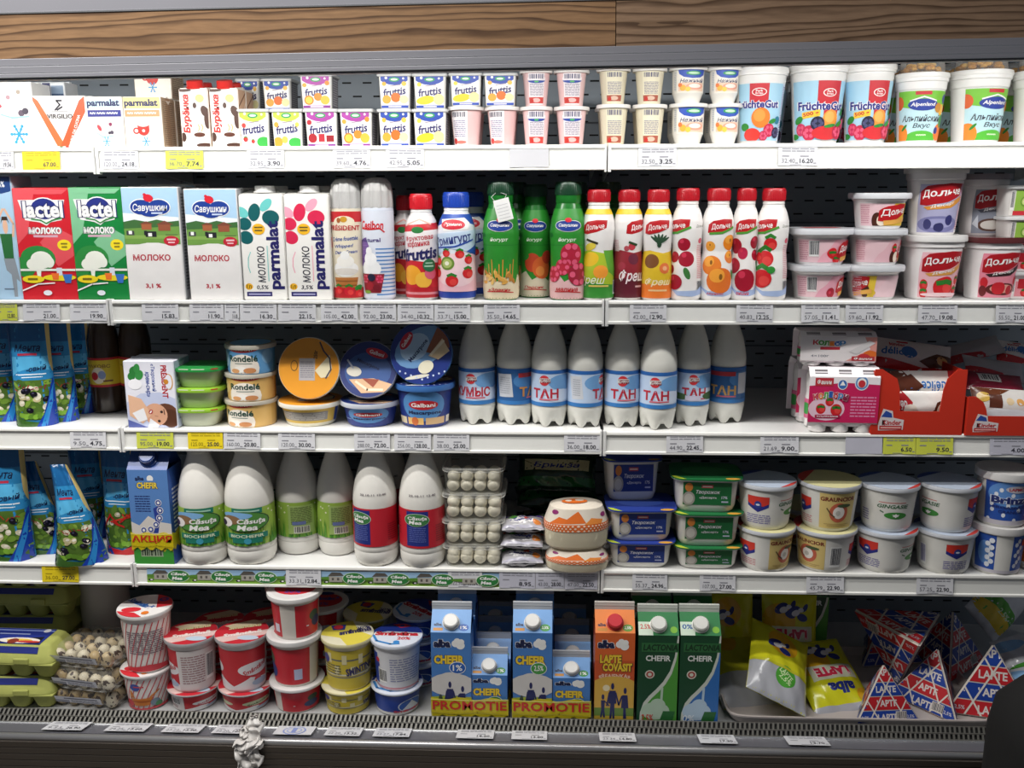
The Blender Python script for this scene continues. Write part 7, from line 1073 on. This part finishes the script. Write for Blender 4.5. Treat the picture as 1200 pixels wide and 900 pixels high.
# tetrahedral packs
def tetra(seed, e=.135):
    p = Proto('tetra_milk_pack', 'milk pack', e, e*.87, e*.82); h = e*.816; R = e*.577
    V = [Vector((-e/2, -R/2, 0)), Vector((e/2, -R/2, 0)), Vector((0, R, 0)), Vector((0, 0, h))]; b = MB(); bm_ = bmesh.new(); vs = [bm_.verts.new(v) for v in V]
    for f in ((0, 2, 1), (0, 1, 3), (1, 2, 3), (2, 0, 3)): bm_.faces.new([vs[i] for i in f])
    bmesh.ops.bevel(bm_, geom=list(bm_.edges), offset=.003, segments=2, affect='EDGES'); bmesh.ops.subdivide_edges(bm_, edges=list(bm_.edges), cuts=2, use_grid_fill=True)
    b.bm(bm_, mat('#d4cdc4', .4))
    q = random.Random(seed)
    for f in ((0, 1, 3), (1, 2, 3), (2, 0, 3), (0, 2, 1)):
        a, c, t = V[f[0]], V[f[1]], V[f[2]]; ex = (c-a).normalized(); n = ex.cross(t-a).normalized(); ey = n.cross(ex); W = (c-a).length; Hh = (t-a).dot(ey); tx = (t-a).dot(ex)
        S = flat(a, ex, ey, W, Hh); i = .0032; C = [(i*1.6, i), (W-i*1.6, i), (tx, Hh-i*2)]
        sh = []; rows = [(0, 21.5, 0), (23, 44.5, 1), (46, 67.5, 0), (69, 100, 1)]
        for y0, y1, k in rows:
            cc = '#b8242c' if (k+seed) % 2 else '#1f3f94'; sh += [('R', 0, y0, 100, y1, cc), T('LAPTE', 50, (y0+y1)/2, 30, 11, '#d8d0cc', bold=.03), T('2,5%', 16, (y0+y1)/2, 11, 6, '#c8c4cc'), T('2,5%', 84, (y0+y1)/2, 11, 6, '#c8c4cc')]
        oth = '#1f3f94' if seed % 2 else '#b8242c'
        for x in (8, 30, 72, 94): sh += [('P', [(x-12, 26), (x+12, 26), (x, 44)], oth if x in (30, 72) else '#1f3f94')]
        sh += [('L', [(x, 0), (x+50, 100)], 2.0, '#d8d0c8') for x in (-20, 20, 60)] + [('L', [(x+50, 0), (x, 100)], 2.0, '#d8d0c8') for x in (-10, 30, 66)] + barcode(62, 6, 78, 20, '#4a4a54', '#d8d0c8')
        b.gfx(S, sh, clip=C, lift=.0006)
    b.obj('pack', p); return p
ts = [tetra(1), tetra(2)]
def tet(k, cx, cy, Y, wpx, rot, label):
    p = ts[k]; z = Z_at(cy, 1.4, Y); X = X_at(cx, Y, z); s = (X_at(cx+wpx/2, Y, z)-X_at(cx-wpx/2, Y, z))/p.w; e = [math.radians(a) for a in rot]
    from mathutils import Euler
    v = Euler(e).to_matrix() @ Vector((0, 0, p.h*s*.25)); o = copy_tree(p.root); o.location = Vector((X, Y, z))-v; o.scale = (s, s, s); o.rotation_euler = e; tag(o, label, p.cat, 'tetrahedral milk packs')
def tetp(k, px, Y, e, rz, label, z0=DZ+.0085, flip=0, tx=0, ty=0):
    p = ts[k]; X = X_at(px, Y, z0+.03); s = e/.135; o = copy_tree(p.root); o.location = (X, Y, z0+(p.h*s*.998 if flip else 0)); o.scale = (s, s, s); o.rotation_euler = (math.radians(tx)+(pi if flip else 0), math.radians(ty), math.radians(rz)); tag(o, label, p.cat, 'tetrahedral milk packs')
tetp(1, 1032, -.002, .135, 6, 'red and blue tetrahedral milk pack, lower one beside the yellow pouch')
tetp(0, 1054, .098, .185, -4, 'red and blue tetrahedral milk pack standing point down, beside the yellow pouch', flip=1)
tetp(1, 1094, .042, .152, 190, 'red and blue tetrahedral milk pack with one edge turned forward, mid tray')
tetp(0, 1158, .03, .175, -14, 'largest looking tetrahedral milk pack, at the tray corner')
tetp(0, 1112, .205, .16, 40, 'shaded tetrahedral milk pack behind the middle one'); tetp(1, 1036, .235, .15, 10, 'shaded tetrahedral milk pack at the back of the tray')
wp = pillow('white_milk_pouch', 'milk pouch', .13, .17, .06, '#c4c6c8', [('R', 0, 0, 100, 100, '#c4c6cc'), ('E', 50, 30, 54, 20, '#4f9a34'), ('E', 50, 20, 54, 14, '#d3b52a'), T('2.5%', 60, 34, 30, 9, '#c8dcb8'), ('R', 0, 0, 100, 10, '#c9cbd0'), ('E', 30, 84, 40, 10, '#7fa8d0')], seed=9, wr=.003, rough=.16, bk=.3)
lay(wp, 1200, 772, .08, 52, 'white milk pouch with green and yellow bands, upper one at the tray end', -40, -10, 'white milk pouches', ry=-24); lay(wp, 1210, 806, .0, 50, 'white milk pouch with green and yellow bands, lower one at the tray end', -50, -14, 'white milk pouches', ry=-24)
lay(wp, 1172, 700, .30, 60, 'shaded white milk pouch at the back wall above the tray', -20, 0, 'white milk pouches', ry=50)
# knotted white carrier bag on the front rail
kx = X_at(298, -.12, DZ-.02); kb = bpy.data.objects.new('knotted_bag', None); COL.objects.link(kb); kb.location = (kx, -.137, Z_at(863, kx, -.125)); tag(kb, 'knotted white plastic bag hanging over the front rail', 'plastic bag')
bm1 = mat('#dad6d2', .3, 0, .03, 20, .4); q = random.Random(5)
def crump(name, cz, cy, w, h, d, seed, nu=40, nv=22):
    b = MB(); q = random.Random(seed); ph = [q.uniform(0, 6.28) for _ in range(8)]
    def f(u, v):
        a = 2*pi*u; t = math.sin(pi*min(1, max(0, v)))**.5; k = 1+.18*math.sin(3*a+ph[0]+v*3)+.13*math.sin(5*a+ph[1]-v*5)+.08*math.sin(9*a+ph[2]+v*9); return (w*t*k*math.sin(a)+.004*math.sin(v*6+ph[3]), cy-d*t*k*math.cos(a), cz+h*(v-.5)+.003*math.sin(2*a+ph[4]))
    b.grid(f, nu, nv, bm1); return b.obj(name, kb)
def strip(name, pts, ws, th=.006, tw=1.0):      # a crumpled band of film following a path
    b = MB(); n, m_ = 14, len(pts); q = random.Random(len(pts)*7+int(ws[0]*1e4)); ph = [q.uniform(0, 6.28) for _ in range(4)]
    P = [Vector(p) for p in pts]
    def path(v):
        t = v*(m_-1); i = min(m_-2, int(t)); f = t-i; f = f*f*(3-2*f); return P[i].lerp(P[i+1], f), ws[i]*(1-f)+ws[i+1]*f
    def f(u, v):
        c, w_ = path(v); a = 2*pi*u; r = th*(1+.35*math.sin(3*a+v*7+ph[0]))*(w_/.03)**.4; fold = .0035*math.sin(a*4+ph[1]+v*9)+.003*math.sin(v*21+ph[2])
        d = (path(min(1, v+.02))[0]-path(max(0, v-.02))[0]).normalized(); sd = d.cross(Vector((0, -1, 0))); sd = sd.normalized() if sd.length > 1e-3 else Vector((1, 0, 0))
        return c+sd*(math.sin(a)*w_/2*(1+.12*math.sin(v*15+ph[3])))+Vector((0, -1, 0))*(math.cos(a)*r+fold)
    b.grid(f, 30, 26, bm1); return b.obj(name, kb)
strip('loose_end', [(.004, .012, .044), (.008, .004, .026), (.0, -.004, .004)], [.016, .036, .022]); strip('loose_end', [(-.018, .006, .022), (-.01, .0, .012), (.0, -.004, .0)], [.014, .026, .02])
strip('hanging_fold', [(.0, -.006, .004), (-.008, -.014, -.022), (.004, -.018, -.046)], [.03, .044, .03], .008); strip('hanging_fold', [(.01, -.014, -.008), (.016, -.02, -.03), (-.004, -.022, -.052)], [.016, .026, .024], .006)
strip('tail', [(-.002, -.02, -.042), (-.006, -.02, -.07), (.0, -.02, -.115)], [.032, .046, .054], .009); strip('tail', [(.006, -.022, -.046), (.012, -.026, -.08), (.018, -.024, -.118)], [.018, .026, .034], .006)
strip('knot', [(-.026, -.012, -.002), (.0, -.022, .003), (.028, -.012, .0)], [.014, .02, .014], .01); strip('knot', [(-.024, -.014, -.012), (.0, -.026, -.008), (.024, -.014, .008)], [.010, .013, .010], .007)
# black shoulder bag at the picture corner
bx = X_at(1166, -.3, .5); bk = bpy.data.objects.new('black_bag', None); COL.objects.link(bk); bk.location = (bx+.13, -.3, 0); tag(bk, 'black fabric trolley bag standing close to the cooler, cut off by the picture corner', 'bag')
zt_ = Z_at(806, bx+.05, -.3); bmk = mat('#0a0a0b', .85, 0, .1, 80, .2); b = MB()
b.loft([(.05, .12, .09, 4), (.055, .13, .1, 4), (zt_-.10, .13, .1, 4), (zt_-.05, .124, .096, 3.6), (zt_-.015, .104, .085, 3, .01), (zt_+.02, .07, .07, 2.6, .03), (zt_+.035, .03, .04, 2.4, .04)], bmk, 40); b.obj('fabric_body', bk)
for sg in (-1, 1):
    b = MB(); n = 24; b.loft([(-.012, .05), (-.01, .055), (.01, .055), (.012, .05)], mat('#1a1a1b', .6), n); o = b.obj('wheel', bk); o.location = (sg*.1, .06, .055); o.rotation_euler = (0, pi/2, 0)
# ------------------------------------------------------------------ printed strip and price tags
sp = bpy.data.objects.new('printed_rail_strip', None); COL.objects.link(sp); sy = -.0066; szz = SZ[4]-.0365; s0, s1 = X_at(172, sy, LIP[3]), X_at(586, sy, LIP[3]); sp.location = (s0, sy, szz); tag(sp, 'green printed strip with farm pictures and oval logos along the fourth shelf rail', 'printed strip')
b = MB(); L = s1-s0; hh = .0285; b.add([(0, 0, 0), (L, 0, 0), (L, .0022, hh), (0, .0022, hh)], [(0, 1, 2, 3)], mat('#7fa050', .35)); sh = [('R', 0, 0, 100, 46, '#6f9a3c'), ('R', 0, 46, 100, 100, '#9cc0e0')]; n = 8
for i in range(n):
    x = 100*i/n; u = 100/n; sh += [('E', x+u*.2, 50, u*.3, 12, '#5a8a34'), ('P', [(x+u*.12, 62), (x+u*.5, 66), (x+u*.42, 90), (x+u*.22, 92)], '#5a5550'), ('R', x+u*.16, 24, x+u*.46, 64, '#a9a49a'), ('R', x+u*.22, 36, x+u*.27, 54, '#5a5550'), ('R', x+u*.34, 36, x+u*.39, 54, '#5a5550'), ('P', [(x, 20), (x+u, 10), (x+u, 0), (x, 0)], '#8ab848'), ('E', x+u*.09, 20, u*.06, 8, '#23232b'), ('E', x+u*.10, 22, u*.03, 5, 'w'), ('E', x+u*.72, 50, u*.26, 44, '#d8e4c8'), ('E', x+u*.72, 50, u*.245, 41, '#2f7a3c'), T('Căsuţa', x+u*.73, 64, u*.36, 26, 'w', bold=.04, shear=.15), T('Mea', x+u*.69, 34, u*.24, 24, 'w', bold=.04, shear=.15)]
b.gfx(flat((0, 0, 0), (1, 0, 0), (0, .0022, hh), L, math.hypot(hh, .0022)), sh, lift=.0003, step=.0001); b.obj('strip', sp)
def pricetag(xa, xb, row, big, small, colr, label, stamp=0):
    c = {'w': '#d4d4d8', 'y': '#e8cf1c', 'z': '#c9cf4a', 'g': '#c2c2c6', 'v': '#bdbcc8'}[colr]; r = bpy.data.objects.new('price_tag', None); COL.objects.link(r); q = random.Random(xa*7+row)
    if row < 5:
        z0, y0, hh, lean = SZ[row]-.037, -.0082, .0345, .0028; ex = Vector((1, 0, 0)); ey = Vector((0, lean, hh))
    else:
        d0 = Vector((0, r1[0]-g1[0]+.004, r1[1]-g1[1])); nn = Vector((0, d0.z, -d0.y)).normalized(); y0, z0 = r1[0]-.0012+.004, r1[1]+.0035; ey = -d0*.92; ex = Vector((1, 0, 0)); hh = ey.length
    xA, xB = X_at(xa, y0, z0+hh/2 if row < 5 else z0), X_at(xb, y0, z0+hh/2 if row < 5 else z0); W = xB-xA; r.location = (xA, y0, z0)
    curl = q.uniform(.0004, .0022) if row < 5 else .0004; b = MB(); Hl = ey.length; eyn = ey.normalized(); nv = Vector((1, 0, 0)).cross(eyn); til = q.uniform(-.012, .012)
    f = lambda x, y, d: Vector((x, 0, 0))+eyn*(y+til*(x-W/2))+nv*(d+.0006+curl*(1-(y/Hl))**2*(.3+.7*abs(2*x/W-1)))
    b.grid(lambda u, v: f(u*W, v*Hl, 0), 8, 6, mat(c, .55, 0, .03)); b.grid(lambda u, v: f((1-u)*W, v*Hl, -.0004), 8, 6, mat(c, .55, 0, .03))
    dk = '#3a3a42'; gy = '#8a8a92' if colr != 'y' else '#b09a18'; sh = []
    if stamp: sh = [('C', 50, 46, 30, '#8a9ad0'), ('C', 50, 46, 26, c), ('C', 50, 46, 20, '#a9b4da'), ('C', 50, 46, 16, c), ('R', 44, 20, 56, 74, '#8a9ad0')]
    elif big is not None:
        sh = lines(10, 70, 92, 94, 2, gy, .4) + [('R', 10, 46, 28, 52, gy), ('R', 56, 46, 78, 52, gy), T(big, 72, 26, 34, 24, dk, bold=.02), ('R', 90, 12, 97, 17, gy), ('R', 30, 4, 60, 7, gy)]
        if small: sh += [T(small, 26, 26, 34, 22, '#6a6a72' if colr != 'y' else '#8a7a10', bold=0), ('R', 44, 12, 51, 17, gy)]
    if sh: b.gfx((f, W, Hl, .012), sh, lift=.0003)
    b.obj('paper', r); tag(r, label, 'price tag', 'price tags on the shelf rails')
P1 = [(-12, 16, 1, '19.56', None, 'w', 'white price tag at the end of the top rail, under the snowflake carton'), (26, 70, 1, '67.00', None, 'y', 'yellow price tag under the orange V carton'), (118, 162, 1, '24.18', '120.00', 'w', 'white price tag under the small cream cartons'), (194, 238, 1, '7.74', '36.70', 'z', 'pale yellow price tag under the spotted chocolate cartons'), (289, 333, 1, '3.90', '32.95', 'w', 'white price tag under the green topped yogurt pots'), (390, 434, 1, '4.76', '39.60', 'w', 'white price tag under the purple topped yogurt pots'), (452, 497, 1, '5.05', '42.95', 'w', 'white price tag under the blue topped yogurt pots'), (597, 643, 1, None, None, 'g', 'blank creased grey paper under the pink yogurt pots'), (748, 793, 1, '3.25', '32.50', 'w', 'white price tag under the beige yogurt pots'), (912, 958, 1, '16.20', '32.40', 'w', 'white price tag under the large fruit pots'),
      (-6, 20, 2, '12.80', None, 'z', 'yellow price tag at the end of the second rail, under the yoga carton'), (27, 70, 2, '21.00', None, 'w', 'white price tag under the red milk carton'), (82, 125, 2, '19.90', None, 'w', 'white price tag under the green milk carton'), (166, 209, 2, '15.83', None, 'w', 'white price tag under the first cow meadow carton'), (222, 262, 2, '11.90', None, 'w', 'white price tag under the cow meadow carton beside the petal ones'), (263, 280, 2, '11.10', None, 'w', 'narrow white price tag under the gap before the teal petal carton'), (281, 324, 2, '16.30', None, 'w', 'white price tag under the teal petal carton'), (326, 370, 2, '22.15', None, 'w', 'white price tag under the crimson petal carton'), (376, 419, 2, '42.00', '105.00', 'w', 'white price tag under the red banded cream can'), (422, 464, 2, '23.00', '92.00', 'w', 'white price tag under the purple and blue cream can'), (466, 508, 2, '10.32', '34.40', 'w', 'white price tag under the red drinking yogurt'), (509, 551, 2, '15.00', '33.71', 'w', 'white price tag under the kiwi drinking yogurt'), (567, 609, 2, '14.65', '35.50', 'w', 'white price tag under the wheat drinking yogurt'), (738, 781, 2, '12.90', '42.00', 'w', 'white price tag under the pineapple yogurt bottle'), (863, 906, 2, '12.25', '40.83', 'w', 'white price tag under the big cherry yogurt bottle'), (939, 984, 2, '11.41', '57.05', 'w', 'white price tag under the stack of two dessert cups'), (991, 1035, 2, '11.92', '59.60', 'w', 'white price tag under the stack of three dessert cups'), (1076, 1122, 2, '19.08', '47.70', 'w', 'white price tag under the strawberry dessert pot'), (1167, 1206, 2, '21.00', '55.50', 'w', 'white price tag under the cherry dessert pot'),
      (82, 124, 3, '4.75', '9.50', 'w', 'white price tag under the blue salad bags'), (160, 203, 3, '19.00', '95.00', 'z', 'pale yellow price tag under the cream cheese box'), (220, 261, 3, '25.00', '125.00', 'y', 'bright yellow price tag under the green lidded tubs'), (262, 305, 3, '20.80', '160.00', 'w', 'white price tag under the round cheese tubs'), (326, 369, 3, '30.00', '120.00', 'w', 'white price tag under the white oval tub'), (415, 457, 3, '72.00', '288.00', 'w', 'white price tag under the flat blue tub'), (462, 505, 3, '128.00', '256.00', 'w', 'white price tag under the deep blue tub'), (508, 550, 3, '25.00', '38.00', 'w', 'white price tag under the bottle with the long red word'), (661, 703, 3, '18.00', '36.00', 'w', 'white price tag by the shelf joint under the white bottles'), (781, 824, 3, '22.45', '44.90', 'w', 'white price tag under the bottle with trees on its label'), (891, 936, 3, '9.00', '21.69', 'w', 'white price tag under the gap before the pink multipack'), (991, 1034, 3, None, None, 'v', 'blank grey paper under the edge of the pink multipack'), (1035, 1073, 3, '6.50', None, 'z', 'yellow green price tag under the tall red box logo'), (1073.5, 1117, 3, '9.50', None, 'z', 'yellow green price tag under the tall red box opening'), (1160, 1206, 3, '4.00', None, 'v', 'grey price tag under the low red box'),
      (49, 92, 4, '27.00', '36.00', 'y', 'yellow price tag under the foremost blue salad bag'), (335, 376, 4, '12.84', '33.31', 'w', 'white price tag on the printed strip, under the bar code milk bottles'), (525, 565, 4, '49.00', '122.50', 'w', 'white price tag under the tubs of white balls'), (585, 627, 4, '8.95', None, 'v', 'grey price tag under the silver cheese packets'), (627.5, 661, 4, '28.00', '43.00', 'v', 'grey price tag under the round film wrapped cheeses, overlapped by another'), (661.5, 700, 4, '22.50', '47.00', 'v', 'grey price tag by the shelf joint on the fourth rail'), (741, 782, 4, '24.96', '55.37', 'w', 'white price tag under the blue cottage cheese tubs'), (820, 862, 4, '27.00', '107.00', 'w', 'white price tag under the green cottage cheese tubs'), (945, 989, 4, '22.90', '45.79', 'w', 'white price tag under the second column of foil lidded tubs'), (1074, 1117, 4, '22.90', '57.25', 'w', 'white price tag under the last column of foil lidded tubs'),
      (48, 95, 5, '26.90', '9.53', 'w', 'price tag on the front rail below the egg cartons'), (121, 168, 5, '13.60', '24.25', 'w', 'price tag on the front rail below the quail eggs'), (188, 232, 5, '13.90', '23.22', 'w', 'price tag on the front rail below the striped cups'), (247, 290, 5, '12.74', '22.20', 'w', 'price tag on the front rail beside the knotted bag'), (319, 364, 5, '', None, 'w', 'paper with a round blue stamp on the front rail'), (379, 421, 5, '13.32', '22.20', 'w', 'price tag on the front rail below the yellow cups'), (436, 479, 5, '17.84', '22.27', 'w', 'price tag on the front rail below the mountain badge cup'), (534, 578, 5, '14.20', None, 'w', 'price tag on the front rail below the first taped pair'), (599, 641, 5, '13.80', None, 'w', 'price tag on the front rail below the second taped pair'), (703, 746, 5, '14.80', '23.34', 'w', 'price tag on the front rail below the orange carton'), (821, 865, 5, '17.30', None, 'w', 'price tag on the front rail below the green and blue carton'), (925, 974, 5, '13.70', None, 'w', 'price tag on the front rail below the yellow pouches')]
for t in P1: pricetag(*t, stamp=1 if 'stamp' in t[6] else 0)

# prototypes were only templates: drop them from the file
for o in list(bpy.data.objects):
    if o.name not in sc.objects: bpy.data.objects.remove(o)
